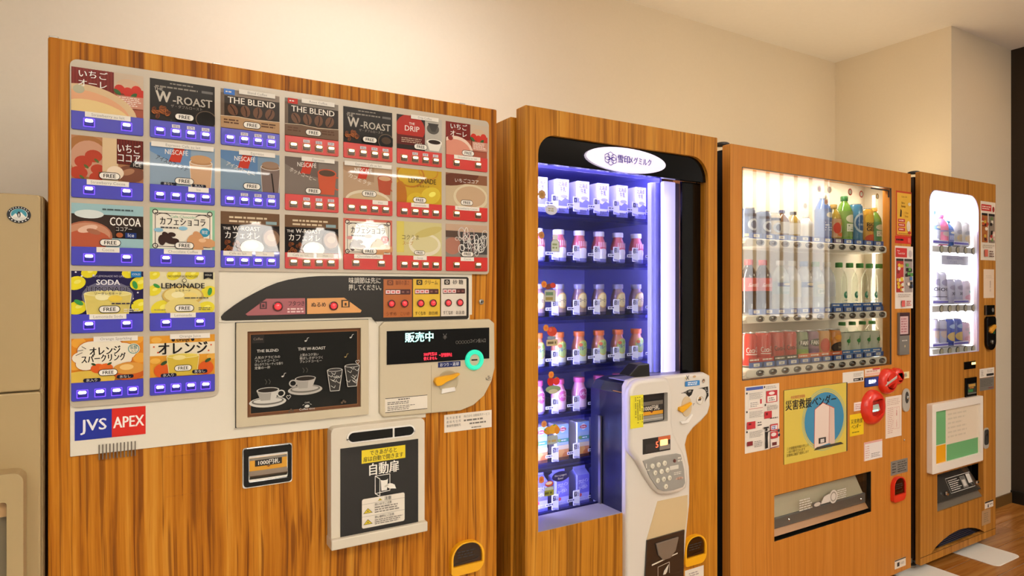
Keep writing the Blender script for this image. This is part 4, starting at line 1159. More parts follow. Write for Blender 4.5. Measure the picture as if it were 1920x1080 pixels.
def coin_return(parent, rb, y, m, win='#b08a50', name='coin_return'):
    w, h = rb[2] - rb[0], rb[3] - rb[1]
    r = (w * .12, w * .28, w * .42, w * .42)
    c = MB().plate(rr(*rb, r, 6), y - .016, y, m, holes=[rr(rb[0] + w * .06, rb[1] + h * .28, rb[2] - w * .06, rb[3] - h * .04, (.001, .001, w * .38, w * .38), 6)]).build(name, parent, bevel=.002)
    MB().plate(rr(rb[0] + w * .03, rb[1] + h * .2, rb[2] - w * .03, rb[3] - h * .03, (.001, .001, w * .38, w * .38), 6), y - .004, y - .0005, mat('cup_inside_' + win, win, .3)).build('coin_cup', c)
    MB().plate(rr(rb[0] + w * .08, rb[1] + h * .3, rb[2] - w * .08, rb[3] - h * .06, (.001, .001, w * .36, w * .36), 6), y - .012, y - .011, SMOKE).build('coin_flap', c)
    a = Art(rb[0] + w * .2, rb[1] + h * .5, rb[2] - w * .2, rb[1] + h * .75, y - .0123); a.bars(0, 0, 1, 1, 3, '#3a3026', .5); a.build('flap_print', c, INK)
    MB().tube([(rb[0] + w * .12, y - .006, rb[1] + h * .30), (rb[0] + w * .2, y - .008, rb[1] + h * .34), (rb[2] - w * .2, y - .008, rb[1] + h * .38), (rb[2] - w * .12, y - .006, rb[1] + h * .42)], .002, STEEL, 6).build('coin_tray_rim', c, smooth=.6)
    return c
coin_return(cup, rect([(844.5, 1021), (906.5, 1008), (906, 1064), (845, 1084)], -.01), 0.0, YEL)
# faint seam of the service flap in the wood
for py in (856, 931):
    z_ = at(320, py)[1]
    MB().box(ax(312), ax(412), -.0006, 0.0, z_ - .0007, z_ + .0007, TEAK).build('service_seam', cup)

# ================================================================== products
NUM = ['first', 'second', 'third', 'fourth', 'fifth', 'sixth', 'seventh', 'eighth', 'ninth', 'tenth', 'eleventh', 'twelfth']
def art_on(cx, cy, r, z0, z1, arc):        # wrap a label around the front of a round thing
    w = r * arc
    return Art(cx - w / 2, z0, cx + w / 2, z1, 0, bend=(cx, cy, r))
def milk_carton(x, yf, z, label, group, w=.05, h=.114, style='milk'):
    t = thing('milk_carton' if style == 'milk' else 'juice_carton', (x + w / 2, yf + w / 2, z), label, 'carton', group)
    side = mat('carton_white', '#f2f2f4', .45) if style != 'blue' else mat('carton_blue', '#8f92dc', .45)
    hb = h * .86 if style == 'blue' else h
    MB().box(x, x + w, yf, yf + w, z, z + hb, side).build('body', t, bevel=.0012, seg=1)
    if style == 'blue':
        b = [(x, yf, z + hb), (x + w, yf, z + hb), (x + w, yf + w, z + hb), (x, yf + w, z + hb), (x, yf + w * .5, z + h), (x + w, yf + w * .5, z + h)]
        MB().hull(b, side, [(0, 1, 5, 4), (2, 3, 4, 5), (3, 0, 4), (1, 2, 5)]).box(x, x + w, yf + w * .47, yf + w * .53, z + h, z + h + .008, side).build('gable_top', t)
    a = Art(x, z, x + w, z + hb, yf - .0008)
    if style == 'milk':
        a.rect(0, 0, 1, 1, '#f6f6f8').bars(.2, .95, .8, .99, 1, '#8a8ad0', .6).text('北海道', .5, .80, .12, '#7068b8', bold=.02, mw=.74).text('牛乳', .5, .64, .12, '#7068b8', bold=.02, mw=.5)
        a.poly([(.0, .22), (1, .22), (1, .4), (.7, .46), (.4, .36), (0, .42)], '#8c8cd4').ell(.6, .5, .3, .05, '#b9b9e6', 14).bars(.15, .03, .8, .16, 3, '#a8a49a', .4).rect(.82, .12, .9, .18, '#5a58b0')
    elif style == 'juice':
        a.rect(0, 0, 1, 1, '#9fb8d8').rect(0, .72, 1, 1, '#8fb4e2').dot(.5, .86, .09, '#e8ecf2').ell(.5, .86, .3, .055, '#c44a5a', 14).text('Dole', .5, .835, .055, '#f4eef0', bold=.02, mw=.42)
        a.rect(.2, .5, 1, .6, '#4a9a8e').bars(.3, .53, .9, .57, 1, '#e6f0ee', .8).rect(0, 0, 1, .3, '#d89058').ell(.3, .2, .36, .1, '#e6a860', 16, .3).ell(.75, .12, .3, .1, '#cf7a40', 16, .4).rect(0, .3, 1, .42, '#d9c8a8').ell(.2, .56, .16, .05, '#7aa05a', 12)
    else:
        a.rect(0, 0, 1, 1, '#a9a8e6').rect(0, .36, 1, 1, '#6e6cc8').dot(.5, .62, .12, '#8a88d8').text('プロテイン', .5, .72, .11, '#d8d8f6', bold=.02, mw=.86, rot=.12).text('ヨーグルト', .48, .5, .11, '#d8d8f6', bold=.02, mw=.8, rot=.12)
        a.ell(.24, .3, .12, .06, '#c8505e', 12).bars(.1, .04, .9, .24, 3, '#c8c8e0', .4)
    a.build('front_print', t, INK)
    return t
BOTT = mat('bottle_white', '#eeeeee', .18, coat=.6)
def glass_bottle(x, yf, z, label, group, style, r=.0265, h=.11):
    t = thing('milk_bottle', (x, yf + r, z), label, 'bottle', group)
    c = (x, yf + r, z)
    liq = {'white': BOTT, 'coffee': mat('bottle_coffee', '#9a8478', .18, coat=.6), 'fruit': mat('bottle_fruit', '#dfe4d4', .18, coat=.6), 'pink': mat('bottle_pink', '#ecd0dc', .18, coat=.6)}[style]
    sl = {'white': '#d4646c', 'coffee': '#8a6a72', 'fruit': '#c87a58', 'pink': '#de94b6'}[style]
    cap = {'white': mat('cap_lavender', '#e4dff0', .4), 'coffee': mat('cap_clear', '#8a86a0', .3), 'fruit': mat('cap_orange', '#dc6a2e', .4), 'pink': mat('cap_pink', '#d85c98', .4)}[style]
    sm = mat('sleeve_' + style, sl, .3, coat=.5)
    sk = h
    MB().lathe([(r * .86, 0), (r, .004), (r, h * .42), (r * .98, h * .5)], c, liq, 20, caps=True).build('body', t, smooth=.7)
    MB().lathe([(r * 1.0, h * .44, sm), (r * .98, h * .55, sm), (r * .82, h * .68, sm), (r * .64, h * .80, sm), (r * .62, h * .86, sm)], c, sm, 20, caps=False).build('sleeve', t, smooth=.7)
    MB().lathe([(r * .72, h * .85), (r * .74, h * .87), (r * .74, h * .985), (r * .70, h)], c, cap, 20).build('cap', t, smooth=.6)
    a = art_on(c[0], c[1], r, z + h * .2, z + h * .74, 2.0)
    if style == 'white':
        for k in range(6): a.rect(.16 + k * .13, .56, .22 + k * .13, .86, '#f0c8cc')
        a.ell(.5, .28, .3, .2, '#e6e2e4')
    elif style in ('coffee', 'fruit'):
        a.ell(.5, .54, .42, .46, '#c8a25a' if style == 'coffee' else '#c8b44a').ell(.5, .54, .36, .40, '#d9c88a' if style == 'coffee' else '#a8c070').text('コーヒー' if style == 'coffee' else 'フルーツ', .5, .44, .2, '#3a3a52' if style == 'coffee' else '#3a4a8a', bold=.02, mw=.62)
        if style == 'fruit': a.ell(.3, .74, .14, .1, '#c8643a').ell(.66, .76, .12, .1, '#8ab04a')
    else:
        a.ell(.5, .56, .38, .38, '#e2b0cc').ell(.5, .56, .3, .3, '#c05a90').text('いちご', .5, .47, .2, '#f4e4ee', bold=.02, mw=.5)
    a.build('label', t, INK)
    return t
ALU = mat('can_aluminium', '#cfcfd2', .25, 1.0)
def can(x, y, z, r, h, style, label, group):
    """drink can: painted wall, necked bright ends, printed front"""
    base, fn = style
    t = thing('drink_can', (x, y, z), label, 'can', group)
    m = mat('can_paint_' + base, base, .3, coat=.5)
    MB().lathe([(r * .82, 0, ALU), (r * .98, .004, m), (r, .008, m), (r, h - .012, m), (r * .84, h - .003)], (x, y, z), m, 20, caps=False).build('wall', t, smooth=.7)
    MB().lathe([(r * .78, h - .005), (r * .84, h - .003), (r * .84, h), (r * .8, h), (r * .78, h - .003), (0, h - .003)], (x, y, z), ALU, 20, caps=False).build('lid', t, smooth=.5)
    a = art_on(x, y, r, z + .008, z + h - .012, 2.6)
    fn(a)
    if a.f: a.build('front_print', t, INK)
    return t
def pet(x, y, z, r, h, style, label, group, kind='drink_bottle'):
    """PET bottle: shoulders, waist, neck, screw cap, wrapped label"""
    liq, cap, lab, fn, l0, l1 = style
    t = thing(kind, (x, y, z), label, 'bottle', group)
    m = PETM[liq]
    MB().lathe([(r * .8, 0), (r, .006), (r, h * .16), (r * .95, h * .2), (r, h * .25), (r, h * .62), (r * .9, h * .72), (r * .55, h * .84), (r * .38, h * .88), (r * .38, h * .92)], (x, y, z), m, 20).build('body', t, smooth=.7)
    cm = mat('cap_' + cap, cap, .4)
    MB().lathe([(r * .44, h * .9), (r * .46, h * .905), (r * .46, h * .985), (r * .42, h)], (x, y, z), cm, 16).build('cap', t, smooth=.6)
    if liq == 'clear' and l1 < .2:
        a = art_on(x, y, r, z + h * .2, z + h * .44, 2.0); a.ell(.5, .55, .2, .3, '#2e8a6a').ell(.54, .62, .1, .14, '#bfe0cc').rect(.3, .04, .7, .14, '#d8e4dc'); a.build('front_print', t, INK)
    if lab:
        lm = mat('wrap_' + lab, lab, .35, coat=.4)
        MB().lathe([(r * 1.012, h * l0), (r * 1.012, h * l1)], (x, y, z), lm, 20, caps=False).build('label', t, smooth=.7)
        a = art_on(x, y, r * 1.012, z + h * l0, z + h * l1, 2.4)
        fn(a)
        if a.f: a.build('label_print', t, INK)
    return t
PETM = {'cola': mat('pet_cola', '#1d1210', .12, coat=.6), 'water': mat('pet_water', '#c3cdd0', .1, coat=.6), 'clear': glass('pet_clear', '#fafcf9', 1.4), 'tea': mat('pet_tea', '#a88a2e', .15, coat=.6),
        'green': mat('pet_green', '#6f9a3a', .15, coat=.6), 'orange': mat('pet_orange', '#d98a28', .15, coat=.6), 'white': mat('pet_white', '#d8dade', .15, coat=.6), 'blue': mat('pet_blue', '#3c64a8', .15, coat=.6), 'brown': mat('pet_brown', '#6d4a2a', .15, coat=.6), 'pink': mat('pet_pink', '#dc6a94', .15, coat=.6)}

# ================================================================== MILK VENDING MACHINE
x0, x1, ZT = 0.9735, 1.7637, 1.8295
GY = 0.11                                     # the pane sits this far behind the door face
ml = thing('milk_vending_machine', ((x0 + x1) / 2, 0.38, 0), 'wood-grained glass front vending machine with blue lit milk shelves', 'vending machine', 'row of four vending machines')
wx0, wx1, wz0 = 1.0175, 1.7186, 0.5965
wz1 = at(1170, 273.5)[1]
hxL = 1.336                                   # left side of the coin housing
hz = at(1290, 706)[1]                         # height of its top
hole = [(wx0, wz0), (hxL, wz0), (hxL, hz - .03), (wx1, hz - .03)] + rr(wx0, wz0, wx1, wz1, (0, 0, .075, .06), 8)[2:]
dz0, dz1 = .05, ZT
od = rr(x0, dz0, x1, dz1, .002, 2)
MB().plate(od, 0.0, 0.05, TEAK2, holes=[hole]).build('door', ml, bevel=.004)
MB().plate(rr(x0 + .012, dz0, x1 - .012, dz1 - .01, .002, 2), .05, .056, DARK, holes=[hole]).build('door_gasket', ml)
# inner lining of the door recess
lin_ = MB()
GRYV = mat('recess_grey', '#9a96a0', .4); BLKP = mat('recess_black', '#15141c', .3, coat=.4)
lin_.plate(hole, .012, GY + .01, BLKP)
MB().box(wx0 + .0005, hxL - .0005, .001, GY, wz0 - .012, wz0 + .0012, GRYV).build('window_ledge', ml)
MB().box(wx0 - .004, wx0 - .001, .05, GY, wz0, wz1, BLKP).build('recess_side', ml)
MB().box(wx0, wx1, .05, GY + .01, wz1 - .001, wz1 + .003, BLKP).build('recess_top', ml)
# cabinet shell behind the door
bx0, bx1 = x0 - .012, x1 - .004
bz0, bz1 = .05, ZT - .022
cabm = MB()
cabm.box(bx0, bx0 + .03, .062, .74, bz0, bz1, TEAK2); cabm.box(bx1 - .03, bx1, .062, .74, bz0, bz1, TEAK2)
cabm.box(bx0 + .03, bx1 - .03, .71, .74, bz0, bz1, TEAK2); cabm.box(bx0 + .03, bx1 - .03, .062, .71, bz1 - .03, bz1, TEAK2); cabm.box(bx0 + .03, bx1 - .03, .062, .71, bz0, bz0 + .03, TEAK2)
cabm.build('cabinet', ml)
INL = mat('lining_blue_grey', '#8c8cd0', .45)
lz0, lz1 = .52, 1.715
inl = MB(); ix0, ix1, iy = 1.055, 1.655, .62
inl.box(ix0 - .01, ix0, GY + .012, iy, lz0, lz1, INL); inl.box(ix1, ix1 + .01, GY + .06, iy, lz0, lz1, INL); inl.box(ix0, ix1, iy, iy + .01, lz0, lz1, INL)
inl.box(ix0, ix1, GY + .012, iy, lz1, lz1 + .01, INL); inl.box(ix0, ix1, GY + .012, iy, lz0 - .01, lz0, INL)
inl.build('lining', ml)
for x in (x0 + .07, x1 - .07):
    for y in (.1, .68): MB().lathe([(0.03, 0), (0.03, 0.014), (0.014, 0.02), (0.014, 0.062)], (x, y, 0), FOOT, 14).build('foot', ml, smooth=.6)
# black header with its lit oval sign
zh0 = at(1140, 320.5, .012)[1]
hd = [(wx0, zh0), (wx1, zh0)] + rr(wx0, wz0, wx1, wz1, (0, 0, .075, .06), 8)[2:]
hd_o = MB().plate(hd, .012, .03, BLKG).build('header_panel', ml)
ox, oz = at(1177.5, 300.5, 0.0)
rx_ = (ax(1252) - ax(1103)) / 2; rz_ = rx_ * .235
SIGN = mat('lit_sign_white', '#f4f0ff', .4, emit='#e6dcff', es=.3)
sg = MB().plate(ell(ox, oz, rx_, rz_, 40), .002, .012, SIGN).build('oval_sign', ml)
a = Art(ox - rx_, oz - rz_, ox + rx_, oz + rz_, .0016)
PUR = '#4a2aa0'
for (u, v) in ((.29, .62), (.25, .54), (.33, .54), (.25, .42), (.33, .42), (.29, .34)):
    h6 = [(u + .034 * math.cos(math.pi / 6 + k * math.pi / 3), v + .13 * math.sin(math.pi / 6 + k * math.pi / 3)) for k in range(7)]
    a.line(h6, .025, PUR)
a.text('雪印', .45, .39, .25, PUR, bold=.025, mw=.16).text('メグミルク', .66, .40, .23, PUR, bold=.016, mw=.3)
a.build('sign_lettering', sg, INK)
# right-hand column: black panel and light tubes
bpx = ax(1277, .04)
MB().plate([(bpx, hz - .03), (wx1, hz - .03), (wx1, zh0), (bpx, zh0)], .035, .045, BLKG).build('black_side_panel', ml)
TUBE = mat('lit_tube_lavender', '#ffffff', .4, emit='#c4bcff', es=.8)
TRM = mat('tube_channel', '#b9b8d8', .3)
def col(pxa, pxb, y, m, name, dy=.02):
    return MB().box(ax(pxa, y), ax(pxb, y), y, y + dy, hz - .05, zh0 + .01, m)
lt = col(1245.5, 1267, .105, TUBE, 'l').build('light_tube', ml, bevel=.004)
MB().box(ax(1243, .12), ax(1276, .12), .124, .13, hz - .05, zh0 + .01, TRM).build('tube_channel', ml)
col(1229, 1243, .14, mat('channel_violet', '#8f8fd0', .35), 'c').build('rack_channel', ml, bevel=.002)
col(1221, 1228, .15, mat('channel_pale', '#c4c4ea', .35), 'c').build('rack_upright', ml, bevel=.002)
ld = bpy.data.lights.new('tube_glow', 'AREA'); ld.shape = 'RECTANGLE'; ld.size = .5; ld.size_y = .06; ld.energy = 2.2; ld.color = (.40, .34, 1.0)
lo = bpy.data.objects.new('tube_glow', ld); finish_obj(lo, ml, (1.36, .15, 1.708)); lo.rotation_euler = (0.45, 0, 0)
ld = bpy.data.lights.new('tube_glow', 'AREA'); ld.shape = 'RECTANGLE'; ld.size = .02; ld.size_y = 1.0; ld.energy = 13.0; ld.color = (.46, .42, 1.0)
lo = bpy.data.objects.new('tube_glow', ld); finish_obj(lo, ml, (1.642, .15, 1.15)); lo.rotation_euler = (math.pi / 2, 0, math.radians(62))
ld = bpy.data.lights.new('tube_glow', 'AREA'); ld.shape = 'RECTANGLE'; ld.size = .02; ld.size_y = 1.1; ld.energy = 11.0; ld.color = (.46, .44, 1.0)
lo = bpy.data.objects.new('tube_glow', ld); finish_obj(lo, ml, (1.06, .15, 1.12)); lo.rotation_euler = (math.pi / 2, 0, math.radians(-55))
MB().box(wx0 - .001, 1.72, GY, GY + .004, wz0 - .002, zh0 + .01, CLEAR).build('glass_pane', ml)
pane_edge = MB().box(hxL - .012, hxL - .006, GY - .012, GY, wz0, at(1126, 780, .1)[1], STEEL).build('pane_edge_strip', ml)
# shelves with acrylic fronts and price tags
SHZ = [1.555, 1.392, 1.210, 1.044, 0.888, 0.730, 0.572]
SHM = mat('shelf_dark_steel', '#44457a', .35, .3)
ACR = glass('shelf_acrylic', '#cfd0ec', 1.45)
TAGP = mat('tag_plastic', '#f0f0f6', .35)
YF = .20
tagn = ['1', '2', '2', '3', '3', '5', '7']
for k, z in enumerate(SHZ):
    s = MB().box(ix0, ix1 - .006, YF - .012, iy - .02, z - .012, z - .001, SHM).build('shelf', ml)
    MB().box(ix0, ix1 - .01, YF - .016, YF - .013, z - .022, z + .014, ACR).build('shelf_front', s)
    nc = 6 if k < 5 else 4
    for c in range(nc):
        X = 1.134 + .0862 * c
        m = MB().plate(rr(X + .052, z + .006, X + .078, z + .056, .002, 2), YF - .024, YF - .022, TAGP)
        tg = m.build('price_tag', s)
        a = Art(X + .026, z + .004, X + .078, z + .056, YF - .0244)
        a.rect(.56, .62, .76, .92, '#26264a').text(tagn[k], .66, .67, .2, '#e6e6f4', bold=.02).rect(0, .34, .62, .52, '#ecebf6').bars(.06, .38, .56, .48, 1, '#3a3a6a', .8).bars(.78, .62, .98, .9, 3, '#7a7ab8', .5).poly([(.5, .1), (1, .0), (1, .12), (.5, .22)], '#a8a8d8')
        a.build('tag_print', tg, INK)
        MB().box(X - .018, X - .014, YF - .012, YF + .30, z - .001, z + .022, SHM).build('divider', s)
SNAME = ['top shelf', 'second shelf', 'third shelf', 'fourth shelf', 'fifth shelf', 'sixth shelf', 'lowest shelf']
for c in range(6):
    X = 1.134 + .0862 * c
    milk_carton(X, YF, SHZ[0], 'white milk carton, %s from the left on the top shelf of the blue-lit machine' % NUM[c], 'white milk cartons on the top shelf')
    glass_bottle(X + .0265, YF, SHZ[1], 'milk bottle with red sleeve and pale cap, %s from the left on its shelf' % NUM[c], 'red sleeved milk bottles', 'white')
    glass_bottle(X + .0265, YF, SHZ[2], 'coffee milk bottle with oval tan label, %s from the left on its shelf' % NUM[c], 'coffee milk bottles', 'coffee', h=.108)
    glass_bottle(X + .0265, YF, SHZ[3], 'fruit milk bottle with orange cap, %s from the left on its shelf' % NUM[c], 'orange capped fruit milk bottles', 'fruit', h=.112)
    if c < 5:
        glass_bottle(X + .0265, YF, SHZ[4], 'pink strawberry milk bottle, %s from the left on its shelf' % NUM[c], 'pink strawberry milk bottles', 'pink')
    if c < 4:
        milk_carton(X, YF, SHZ[5], 'tall pale blue juice carton with fruit print, %s from the left' % NUM[c], 'juice cartons above the lowest shelf', .049, .119, 'juice')
        milk_carton(X, YF, SHZ[6], 'violet blue yogurt drink carton, %s from the left on the lowest shelf' % NUM[c], 'yogurt cartons on the lowest shelf', .05, .112, 'blue')
# window stickers on the pane
def pane_sticker(l, t, r, b, fn, label=None):
    a = Art(*rc(l, t, r, b, y=GY - .001), GY - .0008)
    fn(a); return a.build('pane_sticker', ml, INK, label)
def flower(a, u, v, r, c='#e08a2a', c2='#d86a1e'):
    for k in range(8): a.dot(u + r * .7 * a.h / a.w * math.cos(k * .785), v + r * .7 * math.sin(k * .785), r * .42, c, 10)
    a.dot(u, v, r * .5, c2, 12)
pane_sticker(1008, 352, 1024, 376, lambda a: flower(a, .5, .5, .34, '#c89a5a', '#b88440'))
pane_sticker(1022, 383, 1045, 402, lambda a: (a.ell(.5, .5, .5, .5, '#d9d9e6', 20), a.bars(.25, .3, .78, .7, 2, '#a8a47a', .6)))
pane_sticker(1006, 432, 1024, 448, lambda a: flower(a, .5, .5, .4, '#c88a4a', '#b8743a'))
pane_sticker(1032, 440, 1050, 474, lambda a: (a.poly([(.05, .06), (.95, .06), (.95, .58), (.75, .74), (.25, .74), (.05, .58)], '#4a4a6a'), a.poly([(.1, .08), (.9, .08), (.9, .57), (.72, .72), (.28, .72), (.1, .57)], '#c9d0c2'), a.rect(.26, .74, .74, .86, '#dcdce4'), a.rect(.22, .86, .78, 1, '#e6e6ee'), a.bars(.2, .2, .8, .56, 2, '#8a9a6a', .6)), 'milk bottle shaped sticker')
pane_sticker(1014, 526, 1026, 540, lambda a: flower(a, .5, .5, .42))
pane_sticker(1021, 530, 1043, 566, lambda a: (a.rect(.0, .0, .95, .62, '#b9b9a8', .1), a.bars(.1, .3, .9, .55, 1, '#6a8a6a', .7), a.bars(.1, .05, .8, .28, 1, '#9a8a4a', .7), a.ell(.36, .8, .32, .14, '#7a3a2a', 14, .3), a.ell(.72, .86, .24, .14, '#c8402a', 14, -.2)), 'red and cream berry sticker')
pane_sticker(1017, 608, 1030, 622, lambda a: flower(a, .5, .5, .42, '#d88a30'))
pane_sticker(1024, 612, 1046, 650, lambda a: (a.ell(.5, .74, .42, .24, '#c8402c', 18), a.ell(.36, .82, .14, .1, '#d8604a', 12), leafs(a, .6, .96, .08, -.9, '#4a7a3a'), a.rect(0.02, .02, .98, .34, '#c8b48a', .06), a.bars(.12, .08, .9, .28, 1, '#6a5a3a', .6), a.rect(.1, .36, .8, .5, '#8a9aa8', .05)), 'red tomato sticker with cream tag')
pane_sticker(1027, 696, 1040, 710, lambda a: flower(a, .5, .5, .42))
pane_sticker(1022, 708, 1052, 740, lambda a: (a.ell(.34, .74, .2, .26, '#c8241e', 16, .3), a.ell(.7, .74, .22, .24, '#d8342a', 16, -.4), leafs(a, .3, .98, .08, 1.0), leafs(a, .66, .96, .08, -1.0), a.ell(.5, .28, .48, .22, '#8aa07a', 18), a.ell(.5, .14, .3, .14, '#c8c4a8', 14)), 'red strawberries sticker')
pane_sticker(1013, 789, 1027, 803, lambda a: flower(a, .5, .5, .42, '#e09a5a', '#d87a3a'))
pane_sticker(1019, 798, 1050, 836, lambda a: (a.ell(.3, .72, .28, .2, '#d89a2e', 18), a.ell(.62, .76, .3, .24, '#e2a632', 18), a.ell(.82, .68, .16, .2, '#d88a28', 16), leafs(a, .66, .98, .1, -1.0), leafs(a, .1, .78, .08, 1.2), a.rect(.2, .02, .86, .46, '#a8b4b8', .08), a.bars(.28, .1, .8, .26, 1, '#b8a06a', .7)), 'orange fruit sticker')
pane_sticker(1010, 893, 1020, 908, lambda a: flower(a, .5, .5, .42, '#e08a4a', '#d8682a'))
pane_sticker(1018, 902, 1040, 932, lambda a: (a.rect(.1, .0, .95, .36, '#9a9a3a', .06), a.bars(.16, .06, .88, .3, 1, '#5a5a1e', .6), a.rect(.12, .36, .9, .56, '#b9c4b8', .05), a.ell(.52, .76, .36, .18, '#c8503a', 16), a.ell(.5, .8, .28, .1, '#e8d8cc', 14)), 'red and yellow sticker')
pane_sticker(1035, 886, 1067, 906, lambda a: (a.ell(.5, .5, .5, .48, '#2c2a6a', 22), a.text('like a yogurt', .5, .52, .2, '#d8d8ee', mw=.76), a.text('flavor', .5, .22, .2, '#d8d8ee', mw=.4)), 'dark blue oval sticker')

# --- coin housing
HF, HB = -.038, 0.0
ho = [(1168, 742), (1171, 726), (1180, 714), (1195, 709), (1320, 698.5), (1331, 704), (1331.5, 760), (1327, 776), (1315, 790), (1300, 803), (1289, 818), (1285, 834), (1288, 850), (1292.5, 875), (1293.5, 900), (1293, 945), (1289, 985), (1284, 1040), (1281, 1080), (1276, 1180), (1168, 1180)]
outl = [at(p[0] + (1.5 if p[0] > 1250 else 0), p[1], HF) for p in ho]
outl = [(max(p[0], hxL - .002), p[1]) for p in outl]
SCW = rect([(1199, 741), (1252, 736), (1252, 790), (1199, 796)], HF)
HC = -.018
base = [at(p[0] + (1.5 if p[0] > 1250 else 0), p[1], HC) for p in ho]
base = [(max(p[0], hxL - .002), p[1]) for p in base]
hs = MB().pillow(base, HC, .003, .010, IVORY).build('coin_housing', ml, smooth=.7)
pod_ = [at(p[0], p[1], HF) for p in ((1180, 745), (1182, 730), (1189, 718), (1200, 712), (1246, 707), (1254, 710), (1259, 722), (1262, 745), (1262, 790), (1265, 812), (1273, 830), (1283, 848), (1290, 872), (1292, 900), (1288, 916), (1276, 924), (1252, 929), (1238, 927), (1228, 918), (1212, 894), (1198, 868), (1185, 852), (1180, 840))]
MB().pillow(pod_, HF, -.016, .013, IVORY, holes=[rr(*SCW, .003, 3)]).build('raised_column', hs, smooth=.7)
hb_ = [(hxL - .003, wz0 + .0005), (hxL - .003, hz - .035), (hxL + .02, hz - .008), (hxL + .05, hz), (wx1 - .004, hz), (wx1 - .004, hz - .06), (hxL + .1, wz0 - .02)]
MB().plate(hb_, .003, GY + .05, mat('housing_dark', '#15162c', .3, coat=.3)).build('housing_back', hs)
MB().box(hxL + .03, wx1 - .01, .0, GY - .004, hz, hz + .003, mat('housing_top_grey', '#8c86a4', .4)).build('housing_top', hs)
wd_ = [at(p[0], p[1], .0) for p in ((1179, 705), (1197, 684), (1218, 681.5), (1219, 707), (1200, 709))]
MB().plate(wd_, .0, .05, BLACK).build('sensor_block', hs, bevel=.003)
# note reader recess
MB().box(SCW[0] - .003, SCW[2] + .003, -.0215, -.0175, SCW[1] - .004, SCW[3] + .004, mat('reader_dark', '#1d140d', .5)).build('reader_recess', hs)
w, h = SCW[2] - SCW[0], SCW[3] - SCW[1]
a = Art(SCW[0] + w * .05, SCW[1] + h * .05, SCW[2] - w * .12, SCW[1] + h * .74, -.031, thick=.009)
a.rect(0, 0, 1, 1, '#2f2a26').rect(0, .8, 1, 1, '#6f655a').text('1000円札', .5, .56, .2, '#e6dccb', bold=.02, mw=.84).rect(0, .32, 1, .5, '#dc9a24').poly([(.44, .5), (.58, .5), (.51, .4)], '#7a2a1a').rect(0, .0, 1, .3, '#8f8a82').rect(.0, .1, 1, .14, '#b9b4ac')
a.build('note_reader', hs, SINK)
a = sheet(rect([(1182, 742), (1206, 740), (1206, 801), (1182, 804)], HF - .001), HF - .0012, '#e8dc2e', .0006)
for i, n_ in enumerate((9, 8, 9, 7)): 
    for j in range(n_ * 2):
        if random.random() < .85: a.rect(.86 - i * .2, .92 - j * .045, .94 - i * .2, .945 - j * .045, '#5a5420')
a.build('yellow_notice', hs, INK)
dw = rect([(1204, 824), (1254, 816), (1259, 842), (1206, 853)], HF)
a = Art(*dw, HF - .001, thick=.0014); a.rect(0, 0, 1, 1, '#2a2420').rect(.55, .72, 1, 1, '#c8643a').rect(.6, .1, .98, .42, '#8a8076').rect(.1, .1, .5, .62, '#332c28')
a.build('price_display', hs, GINK)
lit('segment', rc(1226, 826, 1238, 842, y=HF - .002), HF - .0022, '5', '#ff5a3a', 2.0, hs, bold=.02, mw=.8)
LITO = mat('lit_orange_window', '#ffd9a0', .5, emit='#ff9a4a', es=2.4)
MB().plate(rr(*rc(1238, 825, 1252, 836, y=HF - .002), .002, 2), HF - .0022, HF - .001, LITO).build('lit_window', hs)
kp = [at(p[0], p[1], HF - .001) for p in ((1205, 864), (1230, 856), (1268, 850), (1276, 852), (1282, 880), (1284, 905), (1280, 913), (1262, 919), (1244, 921), (1233, 917), (1218, 895))]
kpo = MB().plate(kp, HF - .003, HF, mat('keypad_grey', '#9b978e', .4, coat=.3)).build('keypad', hs, bevel=.001)
KEY = mat('keypad_key', '#e0dac6', .35)
kk = None
for i, (px, py) in enumerate([(1223, 874), (1234.5, 871.5), (1246, 868.5), (1228, 886.5), (1240, 884), (1251, 881.5), (1233, 901), (1244, 898.5), (1255, 896), (1248, 912)]):
    X, Z = at(px, py, HF - .004)
    o = MB().lathe([(.0082, 0), (.0082, .003), (.0068, .004), (0, .0042)], (X, HF - .003, Z), KEY, 16, 'y').build('key', kpo, smooth=.6)
    a = Art(X - .006, Z - .006, X + .006, Z + .006, HF - .0074); a.text('1234567890'[i], .5, .28, .5, '#6a6458', bold=.02); a.build('key_digit', kpo, INK)
X, Z = at(1265, 864, HF - .004); MB().lathe([(.006, 0), (.005, .003), (0, .0035)], (X, HF - .003, Z), mat('keypad_red', '#6a4038', .3), 14, 'y').build('key', kpo, smooth=.6)
a = Art(*rc(1208, 866, 1284, 912, y=HF - .0034), HF - .0034); a.text('1', .05, .72, .2, '#e6e0d2', bold=.02).rect(.62, .45, .84, .62, '#d8d2c4', .03).bars(.82, .72, .96, .96, 2, '#d8d2c4', .5).bars(.72, .2, .95, .34, 2, '#d8d2c4', .5).ell(.86, .02, .1, .08, '#c8a894', 16).text('取消', .86, -.02, .09, '#7a3a2a', mw=.14).bars(.02, .6, .14, .66, 1, '#d8d2c4', .6); a.build('keypad_print', kpo, INK)
